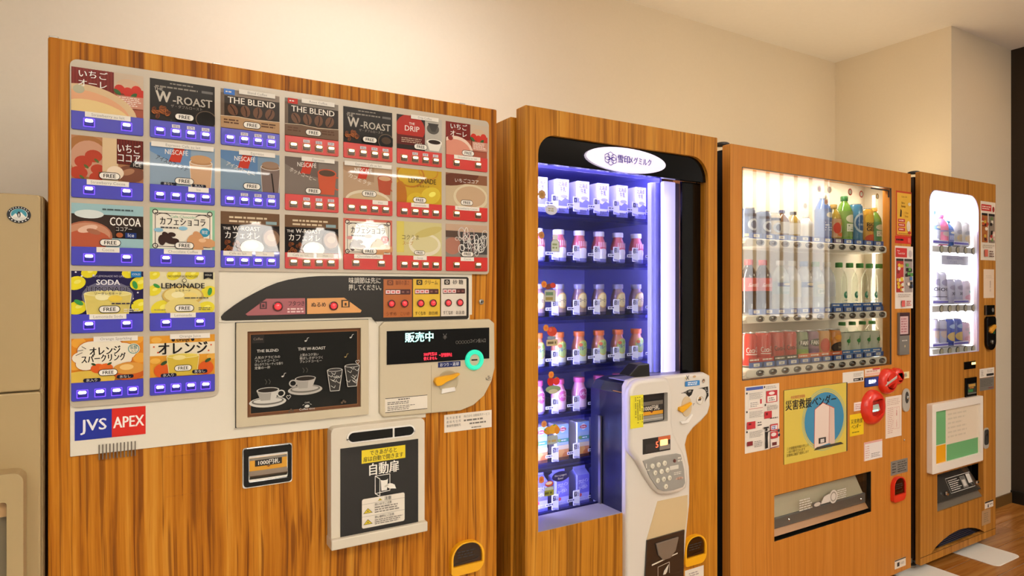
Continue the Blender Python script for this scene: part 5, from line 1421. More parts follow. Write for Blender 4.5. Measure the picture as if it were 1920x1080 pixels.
# coin side
X, Z = at(1287, 762, HC)
MB().plate(ell(X, Z, .024, .034, 28), HC - .002, HC + .001, mat('dial_beige', '#cdb894', .45)).build('lever_dial', hs, bevel=.001)
lv = [at(p[0], p[1], HC - .008) for p in ((1273, 770), (1274, 764), (1284, 760), (1296, 754), (1297, 757), (1289, 765), (1279, 774))]
MB().plate(lv, HC - .012, HC, YEL).build('return_lever', hs, bevel=.002)
MB().plate([at(p[0], p[1], HC - .004) for p in ((1275, 790), (1287, 788), (1297, 775), (1299, 778), (1290, 793), (1278, 795))], HC - .006, HC, WHITEP).build('dial_lip', hs, bevel=.002)
X, Z = at(1312, 749.5, HC)
MB().lathe([(.0165, 0), (.0165, .002), (.014, .004), (.0135, .001), (0, .001)], (X, HC, Z), IVORY, 24, 'y').build('coin_ring', hs, smooth=.6)
MB().box(X - .009, X + .003, HC - .003, HC - .0008, Z - .0016, Z + .0016, DARK).build('coin_slot', hs)
MB().plate(ell(X, Z + .004, .006, .006, 14), HC - .002, HC, mat('coin_plate_tan', '#b98a50', .4)).build('coin_plate', hs)
a = Art(*rc(1270, 700, 1332, 770, y=HC - .0006), HC - .0008)
a.poly([(.1, .45), (.35, .53), (.48, .52), (.42, .38), (.34, .33), (.24, .44)], '#1a1712').text('おつり・返却', .28, .45, .045, '#efe8da', rot=.08, mw=.26)
a.poly([(.62, .53), (.92, .56), (.94, .3), (.82, .14), (.88, .34), (.84, .46), (.74, .52)], '#1a1712').text('コイン', .86, .44, .05, '#efe8da', rot=-.9, mw=.16)
a.line([(.26, .92), (.34, .80)], .016, '#2a2624').line([(.34, .92), (.26, .80)], .016, '#2a2624').dot(.24, .85, .02, '#d8c050', 10).ell(.5, .87, .05, .03, '#c8a478', 12)
a.rect(.22, .62, .66, .76, '#3b86c8', .02).bars(.3, .64, .6, .74, 2, '#e6eef4', .6, .1).dot(.78, .73, .05, '#7a5a48', 14).dot(.78, .71, .025, '#d8b89a', 10)
a.line([(.46, .08), (.46, .13), (.5, .13)], .012, '#4a443c').line([(.66, .2), (.66, .25), (.7, .25)], .012, '#4a443c')
a.build('coin_side_print', hs, INK)
# lower chute: tan panel and black flap
zt_ = at(1240, 938, HC)[1]
lp = [at(p[0], p[1], HC - .001) for p in ((1233, 940), (1289, 928), (1289, 960), (1283, 1005), (1279, 1100), (1206, 1120), (1213, 1010))]
MB().plate(lp, HC - .0012, HC, mat('chute_tan', '#d2b98c', .4, coat=.2)).build('chute_panel', hs)
fl = [at(p[0], p[1], HC - .004) for p in ((1213, 1013), (1283, 993), (1280, 1120), (1206, 1140))]
flp = MB().plate(fl, HC - .006, HC, mat('flap_black', '#2a1d14', .25, coat=.5)).build('delivery_flap', hs, bevel=.001)
gp = [at(p[0], p[1], HC - .008) for p in ((1229, 1019), (1272, 1006), (1266, 1032), (1256, 1046), (1243, 1050), (1234, 1041))]
MB().plate(gp, HC - .012, HC - .005, mat('grip_smoke', '#7a6a5a', .25, coat=.4)).build('flap_grip', flp, bevel=.003)
a = Art(*rc(1220, 1050, 1276, 1085, y=HC - .007), HC - .0068); a.poly([(.04, .66), (.9, .92), (.9, .98), (.04, .74)], '#d8ccb8').line([(.24, -.3), (.24, .5), (.62, .6), (.62, -.2)], .02, '#d8ccb8').poly([(.36, -.3), (.54, .1), (.6, .5), (.44, .2)], '#d8ccb8'); a.build('flap_print', flp, INK)
coin_return(ml, rect([(1283, 1008), (1323, 999), (1322, 1053), (1283, 1062)], -.01), 0.0, YEL)
a = sheet(rect([(1284, 1069), (1319, 1061), (1319, 1090), (1284, 1098)]), -.0008, '#e8dfcf'); a.bars(.2, .5, .8, .8, 2, '#a89a94', .5); a.build('small_sticker', ml, INK)
# black corner cap on the neighbour's side
def corner_cap(parent, px, py, y=.05):
    X, Z = at(px, py, y)
    MB().lathe([(.026, 0), (.026, .006), (.02, .010), (0, .011)], (X, y + .0, Z - .004), BLACK, 20).build('hinge_cap', parent, smooth=.6)

# ================================================================== CAN AND BOTTLE MACHINE
x0, x1, ZT = 1.830, 3.0135, 1.8175
cn = thing('can_vending_machine', ((x0 + x1) / 2, .38, 0), 'amber wood vending machine with three rows of sample drinks and a yellow poster', 'vending machine', 'row of four vending machines')
wr = rect([(1392.5, 313.5), (1673.5, 353.5), (1667.5, 683), (1390.5, 714)])
orr = rect([(1452, 931), (1634, 882), (1634, 957.5), (1452, 1018.5)])
pr = rect([(1469, 731), (1588, 718), (1589, 843.5), (1469.5, 873)])
MB().plate(rr(x0, .05, x1, ZT, .004, 2), 0, .036, OAK, holes=[rr(*wr, .003, 2), rr(*orr, .003, 2)]).build('door', cn, bevel=.010, seg=4)
MB().plate(rr(x0 + .014, .055, x1 - .014, ZT - .012, .002, 2), .036, .072, DARK, holes=[(lambda q: rr(q[0] - .035, q[1] - .005, q[2] + .093, q[3] + .042, .003, 2))(wr), rr(*orr, .003, 2)]).build('door_gasket', cn)
DKBR = mat('gap_shade_brown', '#2e1a0a', .5)  # brown darkened to paint in the shade of the narrow gap
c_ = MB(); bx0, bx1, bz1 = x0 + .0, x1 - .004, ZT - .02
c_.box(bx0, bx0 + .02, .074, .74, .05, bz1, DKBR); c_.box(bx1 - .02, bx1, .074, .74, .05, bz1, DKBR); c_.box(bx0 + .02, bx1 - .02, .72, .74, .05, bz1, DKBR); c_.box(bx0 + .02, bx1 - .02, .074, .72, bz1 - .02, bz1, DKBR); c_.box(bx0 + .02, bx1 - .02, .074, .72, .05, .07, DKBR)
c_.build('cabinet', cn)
corner_cap(cn, 1354, 271, .05)
for x in (x0 + .07, x1 - .07):
    for y in (.1, .68): MB().lathe([(0.03, 0), (0.03, 0.014), (0.014, 0.02), (0.014, 0.062)], (x, y, 0), FOOT, 14).build('foot', cn, smooth=.6)
SHOW = mat('showcase_grey', '#c6baa6', .5)
sh = MB(); sx0, sz0, sx1, sz1 = wr[0] - .03, wr[1] - .01, wr[2] + .09, wr[3] + .04
sh.box(sx0, sx1, .17, .18, sz0, sz1, SHOW); sh.box(sx0, sx1, .07, .17, sz0 - .01, sz0, SHOW); sh.box(sx0, sx1, .07, .17, sz1, sz1 + .01, SHOW); sh.box(sx0 - .01, sx0, .07, .17, sz0, sz1, SHOW); sh.box(sx1, sx1 + .01, .07, .17, sz0, sz1, SHOW)
sh.build('showcase', cn)
MB().tube([(sx0 + .06, .07, sz1 - .009), (sx1 - .06, .07, sz1 - .009)], .008, mat('added_tube_white', '#f0ece4', .4, emit='#fff0dc', es=2.0), 10).build('light_tube', cn, smooth=.7)  # hidden tube added to brighten the samples
ld = bpy.data.lights.new('tube_glow', 'AREA'); ld.shape = 'RECTANGLE'; ld.size = .9; ld.size_y = .05; ld.energy = SHOWCASE; ld.color = (1.0, .93, .82)
lo = bpy.data.objects.new('tube_glow', ld); finish_obj(lo, cn, ((sx0 + sx1) / 2, .06, sz1 - .012)); lo.rotation_euler = (.5, 0, 0)
for (lx, rz) in ((sx1 - .012, 80), (sx0 + .012, -80)):  # side tubes added to brighten the back panel evenly
    MB().tube([(lx, .12, sz0 + .05), (lx, .12, sz1 - .05)], .007, MATS['added_tube_white'], 10).build('light_tube', cn, smooth=.7)
    ld = bpy.data.lights.new('tube_glow', 'AREA'); ld.shape = 'RECTANGLE'; ld.size = .03; ld.size_y = .7; ld.energy = SHOWCASE * (.2 if rz > 0 else .4); ld.color = (1.0, .93, .82)
    lo = bpy.data.objects.new('tube_glow', ld); finish_obj(lo, cn, (lx + (-.012 if rz > 0 else .012), .10, (sz0 + sz1) / 2)); lo.rotation_euler = (math.pi / 2, 0, math.radians(rz))
MB().box(wr[0], wr[2], .004, .008, wr[1], wr[3], glass('showcase_pane', '#f2f2ee', 1.5, 0.0, 1.7)).build('glass_pane', cn)
MB().plate(rr(wr[0] - .001, wr[1] - .001, wr[2] + .003, wr[3] + .001, .003, 2), -.001, .004, DGREY, holes=[rr(wr[0] + .001, wr[1] + .001, wr[2] - .001, wr[3] - .001, .003, 2)]).build('pane_gasket', cn)
zk = at(1660, 356, .0)[1]
MB().tube([(wr[2] - .012, .004, zk - .03), (wr[2] - .012, .004, zk), (wr[2] - .14, .006, zk + .001)], .003, BLACK, 6).build('pane_stay', cn)
# button rails
BY = .03
rails = []
SBTN = None
BUTM = mat('dark_chrome', '#8d8a86', .16, 1.0)
for k, (lt_, lb, rt_, rb_) in enumerate(((447, 464, 461, 473), (592.6, 609.5, 583, 593.6), (694.7, 712, 667.5, 681))):
    xl, xr_ = ax(1400, BY - .02), ax(1664, BY - .02)
    za = (at(1406, lb, BY - .02)[1] + at(1663, rb_, BY - .02)[1]) / 2; zc_ = (at(1406, lt_, BY - .02)[1] + at(1663, rt_, BY - .02)[1]) / 2
    h = zc_ - za
    rl = MB().plate(rr(xl, za, xr_, zc_, h * .42, 5), BY - .018, .16, mat('rail_cream', '#f0e9dc', .35)).build('button_rail', cn, bevel=.004)
    rails.append((za, zc_))
    MB().hull([(wr[0] + .001, .02, za), (xl + .02, .012, za), (xl + .02, .012, za + h * .6), (wr[0] + .001, .02, za + h * .2), (wr[0] + .001, .06, za), (xl + .02, .06, za)], mat('rail_cream', ''), [(0, 1, 2, 3), (0, 3, 4), (1, 5, 2), (4, 3, 2, 5), (0, 4, 5, 1)]).build('rail_bracket', rl)
    for i in range(12):
        X = ax(1426 + (i * 20.75 if False else 0), BY - .02) + i * (ax(1654.5, BY - .02) - ax(1426, BY - .02)) / 11
        Z = (za + zc_) / 2 + .001
        if SBTN is None:
            o = MB().lathe([(.0225, 0, DGREY), (.0225, .002, GREYP), (.020, .004, GREYP), (.019, .003, BUTM), (.0165, .0015), (.010, .005), (0, .0065)], (0, 0, 0), BUTM, 22, 'y').build('selection_button', rl, smooth=.5, loc=(0, 0, 0)); SBTN = o
            o.scale = (1, 1, .52)
        else:
            o = SBTN.copy(); o.name = 'selection_button'; finish_obj(o, rl, (0, 0, 0)); o.parent = rl
        WL[o] = Vector((X, BY - .018, Z)); o.location = WL[o] - WL[rl]
    # price cards above the rail
    zz = zc_ + .002
    hh = .020
    for i in range(12):
        X = ax(1426, BY - .02) + i * (ax(1654.5, BY - .02) - ax(1426, BY - .02)) / 11
        a = sheet((X - .0405, zz, X + .0405, zz + hh), .028, '#4a6ab0' if not (k == 0 and i == 7) else '#6a5a7a', .001)
        a.rect(.3, .2, .72, .8, '#e4e2dc').text('160' if k else '140', .51, .32, .36, '#3a4a7a', bold=.01)
        a.build('price_card', rl, SINK)
DX = (ax(1654.5, BY - .02) - ax(1426, BY - .02)) / 11; X00 = ax(1426, BY - .02)
def fx(px, y=.07): return ax(px, y)
SY = .085
def nil(a): pass
def p_cola(a, red=True, z='#f2e6e2'):
    a.text('Coca‑Cola'.replace('‑', '-'), .5, .42, .2, z, bold=.012, mw=.8, rot=.06); a.rect(.1, .34, .9, .37, z)
def p_zero(a): a.text('Coca-Cola', .5, .44, .18, '#231412', bold=.015, mw=.8, rot=.06).rect(.1, .06, .9, .1, '#7a1a14')
def p_fanta(bg, leaf):
    def f(a): a.rect(.0, .0, 1, .42, leaf).ell(.5, .66, .4, .15, '#3a4438').text('FANTA', .5, .58, .17, '#f4f0e8', bold=.03, mw=.66).ell(.3, .2, .2, .1, '#a8c040' if leaf != '#6b3a68' else '#8a4a86').ell(.7, .28, .2, .1, '#8ab040' if leaf != '#6b3a68' else '#7a3a76')
    return f
def p_orange(a): a.ell(.3, .5, .24, .3, '#d8482a').rect(.55, .3, .75, .62, '#d8c8b4').ell(.75, .75, .2, .12, '#f0b23a').ell(.6, .15, .3, .1, '#e8702a')
def p_medal(a): a.ell(.5, .38, .44, .24, '#2a211c').ell(.5, .38, .36, .19, '#4a3a2e').text('BOSS'[:0] + 'THE', .5, .36, .07, '#d8c8a4').ell(.5, .8, .3, .1, '#f2a83a')
def p_star(a):
    for k in range(3): 
        pts = []
        for q in range(12):
            r_ = .34 if q % 2 == 0 else .16
            pts.append((.5 + r_ * math.cos(q * math.pi / 6) * 1.0, .6 + r_ * .55 * math.sin(q * math.pi / 6)))
    for q in range(6):
        t = q * math.pi / 3 + .3
        a.raw([(.5 - .1 * math.sin(t), .55 + .06 * math.cos(t)), (.5 + .4 * math.cos(t), .55 + .3 * math.sin(t)), (.5 + .1 * math.sin(t), .55 - .06 * math.cos(t))][::-1], '#2e8a3a')
        a.raw([(.5 - .1 * math.sin(t), .55 + .06 * math.cos(t)), (.5 + .4 * math.cos(t), .55 + .3 * math.sin(t)), (.5 + .1 * math.sin(t), .55 - .06 * math.cos(t))], '#2e8a3a')
    a.ell(.5, .55, .18, .12, '#2e8a3a')
def p_coffee(a): a.rect(0, .78, 1, .9, '#2a3450').ell(.5, .46, .34, .24, '#c8d0dc').ell(.5, .46, .2, .16, '#4a5a7a').rect(0, 0, 1, .1, '#c8b48a')
def p_blue(a): a.ell(.5, .55, .42, .28, '#c9d8e6').ell(.5, .55, .34, .22, '#3c6aa0').bars(.3, .45, .7, .65, 2, '#e6eef4', .5)
def p_gel(a): a.ell(.4, .75, .3, .18, '#f0c03a').text('BIG', .4, .52, .13, '#1d1a14', bold=.03, mw=.56).text('GEL', .42, .38, .13, '#1d1a14', bold=.03, mw=.56).ell(.5, .16, .4, .12, '#d8562a')
def p_tall(a): a.rect(0, .6, 1, .9, '#6a86b8').bars(.2, .2, .8, .55, 4, '#e0e6ee', .4).ell(.5, .78, .24, .1, '#e4dcc4')
def p_green(a): a.ell(.5, .7, .34, .16, '#e0dcc0').rect(.2, .2, .8, .5, '#e6e8d8').bars(.28, .24, .72, .46, 3, '#4a7a3a', .5)
z1, z2, z3 = rails[0][1] + .004, rails[1][1] + .004, rails[2][1] + .004
G1, G2, G3 = 'sample drinks in the upper row', 'sample bottles in the middle row', 'sample drinks in the lower row'
SYc = .072
# upper row
U = [('can', '#44587e', p_coffee, .115, .030, 'dark blue coffee can, leftmost in the upper row of samples'),
     ('can', '#4c6288', p_coffee, .108, .030, 'slate blue coffee can beside the leftmost one in the upper row'),
     ('can', '#c8b79a', p_coffee, .105, .028, 'tan coffee can, third from the left in the upper row'),
     ('pet', ('brown', '#3a4a78', '#cfc8bc', nil, .22, .6), .12, .028, 'short coffee bottle with dark blue cap in the upper row'),
     ('pet', ('tea', '#2a2a30', '#d8ccb4', nil, .22, .6), .118, .028, 'short tea bottle with black cap in the upper row'),
     ('pet', ('white', '#d8c8b8', '#d8d4d0', nil, .22, .6), .11, .028, 'short pale bottle with cream cap in the upper row'),
     ('pet', ('blue', '#e4dcd0', '#5a74a8', p_tall, .12, .68), .205, .033, 'tall blue bottle with cream cap in the upper row'),
     ('pet', ('tea', '#c8a050', '#d8a878', p_orange, .15, .62), .165, .030, 'amber tea bottle left of the green bottles in the upper row'),
     ('pet', ('green', '#3a7a40', '#7a9a48', p_green, .15, .68), .205, .033, 'tall green tea bottle with green cap in the upper row'),
     ('can', '#3c7aa0', p_blue, .175, .033, 'tall blue can with a pale oval in the upper row'),
     ('can', '#dca02c', p_gel, .16, .033, 'orange yellow drink can with black lettering in the upper row'),
     ('pet', ('green', '#e8a83a', '#5a9a5a', p_green, .15, .62), .17, .030, 'green bottle with orange cap, rightmost in the upper row')]
UPX = (1402, 1430, 1449, 1466, 1487, 1511, 1543, 1563, 1583, 1602, 1622, 1639)
for px, u in zip(UPX, U):
    X = ax(px, SYc)
    if u[0] == 'can': can(X, SYc, z1, u[4], u[3], (u[1], u[2]), u[5], G1)
    else: pet(X, SYc, z1, u[3], u[2], u[1], u[4], G1)
# round promo badges hung before the upper bottles, price plates: parts of the machine
for (px, py, r, c1) in ((1536, 354, .014, '#ece2cc'), (1555, 356, .014, '#dcb8a4'), (1549, 378, .014, '#e4dccb'), (1594, 360, .015, '#d84a3a'), (1615, 364, .015, '#c83a34'), (1645, 368, .012, '#dca838'), (1510, 386, .011, '#dccbb8')):
    X, Z = at(px, py, .026)
    a = Art(X - r, Z - r, X + r, Z + r, .026, thick=0); a.ell(.5, .5, .5, .5, c1, 20).ell(.5, .5, .32, .32, '#efe6d4' if c1[1] != 'e' else '#c88a7a', 16)
    a.build('promo_badge', cn, SINK)
# middle row
Mrow = [('cola', '#c8281e', '#c83a34', p_cola, .42, .66, 'large cola bottle with red label, leftmost in the middle row'),
        ('cola', '#c8281e', '#c83a34', p_cola, .42, .66, 'large cola bottle with red label, second in the middle row'),
        ('water', '#d8dce0', '#a8c4cc', p_tall, .36, .6, 'pale water bottle with teal label beside the cola bottles'),
        ('white', '#e4e2dc', '#d8d4c4', nil, .3, .62, 'milky white bottle with cream label in the middle row'),
        ('white', '#7a94c0', '#c8d0dc', p_tall, .3, .62, 'white sports drink bottle with blue cap in the middle row'),
        ('water', '#8ab070', '#c4d0c4', p_green, .3, .6, 'pale bottle with soft green cap in the middle row'),
        ('white', '#dcd8cc', '#c8ccd8', nil, .3, .6, 'plain white bottle left of the clear bottles in the middle row')]
for i, u in enumerate(Mrow):
    X = ax((1404, 1430, 1463, 1485, 1507, 1529, 1550)[i], SYc)
    pet(X, SYc, z2, .034, .205, u[:6], u[6], G2)
for i in range(5):
    X = ax((1573, 1593, 1612, 1630, 1648)[i], SYc)
    pet(X, SYc, z2, .032, .205, ('clear', '#4a9a48', '#3a64b4', nil, .02, .12), 'clear water bottle with green cap, %s of five in the middle row' % NUM[i], G2)
# lower row
Lrow = [('#cc2a20', p_cola, 'red cola can with white script, leftmost in the lower row'), ('#cc2a20', p_cola, 'red cola can with white script, second in the lower row'),
        ('#c23026', p_zero, 'red cola can with black script, third in the lower row'), ('#c23026', p_zero, 'red cola can with black script, fourth in the lower row'),
        ('#8a9a78', p_fanta('', '#8ab048'), 'green melon soda can in the lower row'), ('#8a5a78', p_fanta('', '#6b3a68'), 'purple grape soda can in the lower row'),
        ('#dc9a48', p_orange, 'orange fruit drink can in the lower row'), ('#d88a2c', p_medal, 'orange can with a dark medallion in the lower row')]
for i, (b, fn, lab) in enumerate(Lrow):
    X = ax((1402, 1429, 1454, 1477, 1499, 1519, 1541, 1561)[i], SYc)
    can(X, SYc, z3, .0325, .126 if i < 4 else .122, (b, fn), lab, G3)
for i in range(4):
    X = ax((1579, 1598, 1617, 1635)[i], SYc)
    pet(X, SYc, z3, .031, .150, ('clear', '#4a9a48', '#cfd4c4', p_star, .2, .7), 'clear bottle with green star print, %s of four in the lower row' % NUM[i], G3)
for k, (zz, cols) in enumerate(((z2, [None] * 7 + ['#2f6ab8'] * 5), (z3, ['#c8342c'] * 2 + ['#3a3434'] * 2 + ['#dc6a3a'] * 4 + ['#3a78c0'] * 4))):
    for i, c in enumerate(cols):
        if c:
            X = X00 + i * DX
            a = sheet((X - .036, zz + .018, X + .036, zz + .034), .034, c, .001); a.bars(.1, .25, .9, .75, 1, '#efe8dc', .7); a.build('drink_card', cn, SINK)
# --- stickers and sheets below
def st(par, tl, tr, br, bl, bg, y=0.0, name='sticker', th=.0006):
    return sheet(rect([tl, tr, br, bl], y), y - th, bg, th)
a = st(cn, (1396, 727), (1460.5, 717), (1461, 837), (1397, 852), '#e8dfd2')
R_ = '#c8343a'; T_ = '#8f8a86'
a.rect(.03, .94, .52, .985, '#4a5ea8').dot(.56, .965, .017, '#2a2624', 10).bars(.6, .93, .97, .975, 2, T_, .4)
for v in (.9, .62, .32): a.dot(.05, v, .017, '#2a2624', 10).bars(.12, v - .1, .52, v, 6, T_, .35)
a.rect(.1, .66, .5, .78, '#efe6da').bars(.14, .68, .38, .76, 3, T_, .4).rect(.42, .72, .47, .79, R_).line([(.1, .66), (.5, .66)], .006, R_)
a.rect(.6, .72, .93, .9, R_).rect(.63, .73, .9, .82, '#efe6da').bars(.68, .74, .86, .8, 2, '#4a4444', .4).ell(.76, .86, .09, .025, '#efe0d8', 12).dot(.57, .69, .017, '#2a2624', 10).bars(.62, .6, .96, .68, 4, T_, .35)
a.rect(.54, .48, .76, .59, R_).rect(.58, .53, .64, .57, '#7a1c20').rect(.04, .36, .28, .47, R_).rect(.08, .42, .16, .45, '#7a1c20').bars(.34, .38, .46, .46, 2, '#5a5450', .4).bars(.7, .46, .96, .49, 1, '#5a5450', .5)
a.rect(.04, .11, .2, .175, '#8a2c30').bars(.24, .07, .48, .17, 4, T_, .35)
a.ell(.595, .31, .035, .02, '#1d1a18', 12).poly([(.555, .28), (.64, .28), (.63, .16), (.57, .16)], '#1d1a18').poly([(.57, .17), (.63, .17), (.64, .03), (.56, .02)], '#1d1a18').line([(.62, .27), (.72, .29)], .014, '#1d1a18').rect(.52, .33, .66, .355, '#2a2624')
a.rect(.71, .28, .93, .38, '#c8343a').rect(.73, .295, .91, .36, '#e6e2e4').bars(.75, .3, .89, .355, 2, '#4a5ea8', .6).rect(.71, .16, .93, .265, R_).ell(.8, .22, .08, .03, '#efe0d8', 12).rect(.71, .02, .93, .15, '#e6d8cc').rect(.75, .05, .89, .1, '#6a2c2a').dot(.95, .27, .026, '#2a3a4a', 10).dot(.96, .2, .026, '#2a3a4a', 10).line([(.68, .015), (.97, .03)], .012, '#8a2c30')
a.build('instruction_sheet', cn, INK, 'white instruction sheet with red boxes')
# yellow poster on a hinged panel
pp = rect([(1469, 731), (1585, 718.5), (1586, 844), (1469.5, 873)])
MB().plate(rr(pp[0] - .001, pp[1] - .001, pp[2] + .012, pp[3] + .001, .004, 3), -.0008, 0.0, DGREY).build('poster_recess', cn)
a = Art(*pp, -.003, thick=.002); a.rect(0, 0, 1, 1, '#dcc452')
a.ring(.63, .52, .335, .4, .012, '#8ab0a0', 36).ring(.63, .52, .355, .425, .014, '#a8bc90', 36).ell(.63, .52, .325, .385, '#3f8cb4', 36)
a.poly([(.46, .14), (.7, .17), (.71, .7), (.6, .76), (.47, .68)], '#ead6c8').poly([(.7, .17), (.8, .14), (.79, .66), (.71, .7)], '#dcc0b0').line([(.46, .14), (.47, .68), (.6, .76), (.79, .66)], .01, '#c84a40').line([(.7, .17), (.71, .7)], .008, '#c86a60')
a.rect(.53, .19, .65, .27, '#3a3634').rect(.56, .2, .62, .25, '#d8d0c8').poly([(.45, .11), (.95, .12), (.9, .155), (.5, .15)], '#4a4438')
a.text('災害救援ベンダー', .42, .735, .105, '#1d1c22', bold=.02, mw=.82).text('地域貢献型自販機', .2, .875, .035, '#c8604a', mw=.22)
a.text('この自動販売機の売上の', .03, .19, .032, '#5a4c1c', 'l', mw=.34).text('一部が寄付されます', .03, .145, .032, '#5a4c1c', 'l', mw=.36).text('災害時に無償で提供します', .03, .10, .032, '#5a4c1c', 'l', mw=.34)
a.build('yellow_poster', cn, SINK, 'yellow poster with a blue oval and a white cabinet')
a = st(cn, (1579.7, 701), (1619, 692.5), (1619.5, 712.5), (1580, 722), '#e8e0d4'); a.rect(.5, .1, .96, .36, '#1d1a18').bars(.54, .15, .8, .3, 1, '#e8e0d4', .6).dot(.87, .23, .09, '#e8e0d4', 10).bars(.5, .5, .94, .86, 3, '#a89c90', .4); a.build('white_sticker', cn, INK)
a = st(cn, (1621.5, 692.5), (1650, 689.5), (1650, 702.5), (1621.5, 706), '#ecd8c8'); a.rect(.5, .8, .98, 1, R_).rect(.02, .1, .98, .4, '#e8b8a4').bars(.1, .5, .8, .8, 1, '#c89a88', .6); a.build('pink_sticker', cn, INK)
lr = rect([(1620.5, 709), (1648.5, 704.5), (1648.5, 722), (1620.5, 727)])
a = Art(*lr, -.002, thick=.002); a.rect(0, 0, 1, 1, '#1c2c66', .1).rect(.04, .06, .96, .94, '#26408a', .08); lcd = a.build('status_display', cn, GINK)
lit('white', (lr[0] + .006, lr[1] + .012, lr[2] - .006, lr[3] - .010), -.0024, '販売中', '#e8f0ff', 2.4, lcd, bold=.02, mw=.98)
# red coin mechanism
def pod(px, py, rx, rz, hx, hz_, y=-.028):
    X, Z = at(px, py, y * .5)
    X2 = at(px + rx, py, y * .5)[0] - X; Zr = (at(px, py - rz, y * .5)[1] - Z)
    return X, Z, X2, Zr
def red_pod(px, py, rx, rz, holes, name):
    X, Z, a_, b_ = pod(px, py, rx, rz, 0, 0)
    o = MB().pillow(ell(X, Z, a_, b_, 30), -.028, 0, min(a_, b_) * .38, RED, holes=[[(X + u * a_ * .9, Z + v * b_ * .9) for u, v in holes]]).build(name, cn, smooth=.7)
    MB().plate(ell(X, Z, a_ * .9, b_ * .9, 24), -.012, -.001, mat('red_inner', '#a81f14', .4)).build('pod_recess', o)
    return o, X, Z, a_, b_
o1, X, Z, a_, b_ = red_pod(1640, 764, 20, 33, [(-.5, .5), (.5, .55), (.55, -.35), (0, -.6), (-.55, -.4)], 'coin_pod')
MB().plate([(X - a_ * .45, Z - b_ * .28), (X + a_ * .45, Z - b_ * .2), (X + a_ * .3, Z + b_ * .18), (X - a_ * .3, Z + b_ * .14)], -.018, -.012, mat('slot_frost', '#b9c4bc', .35)).build('note_mouth', o1, bevel=.002)
LG = mat('lit_slot_green', '#b8fff0', .4, emit='#8affe0', es=1.6)
MB().box(X - a_ * .3, X + a_ * .2, -.0205, -.018, Z - b_ * .2, Z - b_ * .13, LG).build('slot_light', o1)
o2, X, Z, a_, b_ = red_pod(1666.5, 715, 14.5, 24, [(-.5, .45), (.4, .6), (.55, -.1), (.1, -.62), (-.5, -.4)], 'lever_pod')
MB().plate([(X - a_ * .8, Z - b_ * .3), (X + a_ * .6, Z + b_ * .2), (X + a_ * .65, Z + b_ * .45), (X - a_ * .6, Z - b_ * .02)], -.03, -.012, mat('lever_grey', '#c4beb4', .35)).build('return_lever', o2, bevel=.003)
o3, X, Z, a_, b_ = red_pod(1682.5, 705.5, 9.5, 15.5, [(-.5, .45), (.5, .5), (.5, -.5), (-.5, -.5)], 'coin_slot_pod')
MB().plate(rr(X - a_ * .5, Z - b_ * .5, X + a_ * .5, Z + b_ * .5, .004, 3), -.018, -.012, STEEL).build('coin_slot_plate', o3, bevel=.002)
MB().box(X - a_ * .08, X + a_ * .08, -.0195, -.018, Z - b_ * .3, Z + b_ * .3, DARK).build('coin_slot', o3)
a = st(cn, (1691.5, 698), (1704.5, 696), (1704.5, 708.5), (1691.5, 710.5), '#e6d8a8'); a.dot(.5, .5, .34, '#b8b4a0').bars(.3, .3, .7, .7, 2, '#7a766a', .5); a.build('coin_sticker', cn, INK)
lk = rect([(1690.5, 729), (1703.5, 727), (1703.5, 770.5), (1690.5, 773)])
lko = MB().plate(rr(*lk, (lk[2] - lk[0]) * .48, 6), -.008, 0, SATIN).build('door_handle', cn, bevel=.003)
X, Z = (lk[0] + lk[2]) / 2, (lk[1] + lk[3]) / 2 + .012
MB().plate(ell(X, Z, .014, .026, 20), -.009, -.007, DGREY).build('handle_recess', lko); MB().lathe([(.008, 0), (.008, .004), (.005, .006), (0, .006)], (X, -.009, Z), CHROME, 16, 'y').build('key_cylinder', lko, smooth=.6)
a = st(cn, (1660, 744.5), (1690, 740.5), (1690, 816), (1660.5, 823), '#ecdccc'); a.bars(.1, .78, .9, .95, 4, '#c8a898', .35).bars(.12, .1, .5, .74, 14, '#d0a89a', .4).text('ご注意', .68, .64, .05, R_, vert=True, bold=.01).text('くださ', .68, .36, .05, R_, vert=True, bold=.01).line([(.5, .72), (.86, .72), (.86, .2), (.5, .2), (.5, .72)], .006, '#d08a80'); a.build('paper_notice', cn, INK, 'pale paper notice with red lettering')
a = st(cn, (1593, 777.5), (1619, 774.5), (1619, 813.5), (1593, 819), '#f0cc1e'); a.text('災害救援', .5, .58, .17, '#2a2620', bold=.015, mw=.86).text('ベンダー', .46, .34, .17, '#2a2620', bold=.015, mw=.7).bars(.16, .12, .8, .2, 1, '#8a7418', .6); a.build('yellow_sticker', cn, SINK)
a = st(cn, (1601, 755), (1620, 752.5), (1620, 768.5), (1601, 771), '#ecdcd4'); a.bars(.12, .15, .88, .85, 3, '#c89a9a', .5); a.build('small_sticker', cn, INK)
a = st(cn, (1619.5, 830), (1654, 823), (1654, 857), (1620, 865), '#ece4de'); a.rect(0, .9, 1, 1, '#e0a8a0').rect(0, 0, .04, 1, '#e0a8a0').bars(.08, .1, .3, .82, 6, '#d8a8a0', .4).bars(.38, .1, .9, .36, 3, '#8a8480', .4); a.build('service_sticker', cn, INK)
a = st(cn, (1670, 865), (1701.5, 859), (1701.5, 885), (1670, 891.5), '#8a857c'); a.bars(.08, .1, .34, .9, 4, '#3a3632', .4).bars(.4, .1, .95, .9, 5, '#3a3632', .45); a.build('rating_plate', cn, SINK)
coin_return(cn, rect([(1673, 896), (1696, 891.5), (1695.5, 936), (1673, 942)], -.008), 0.0, RED, '#b8402e')
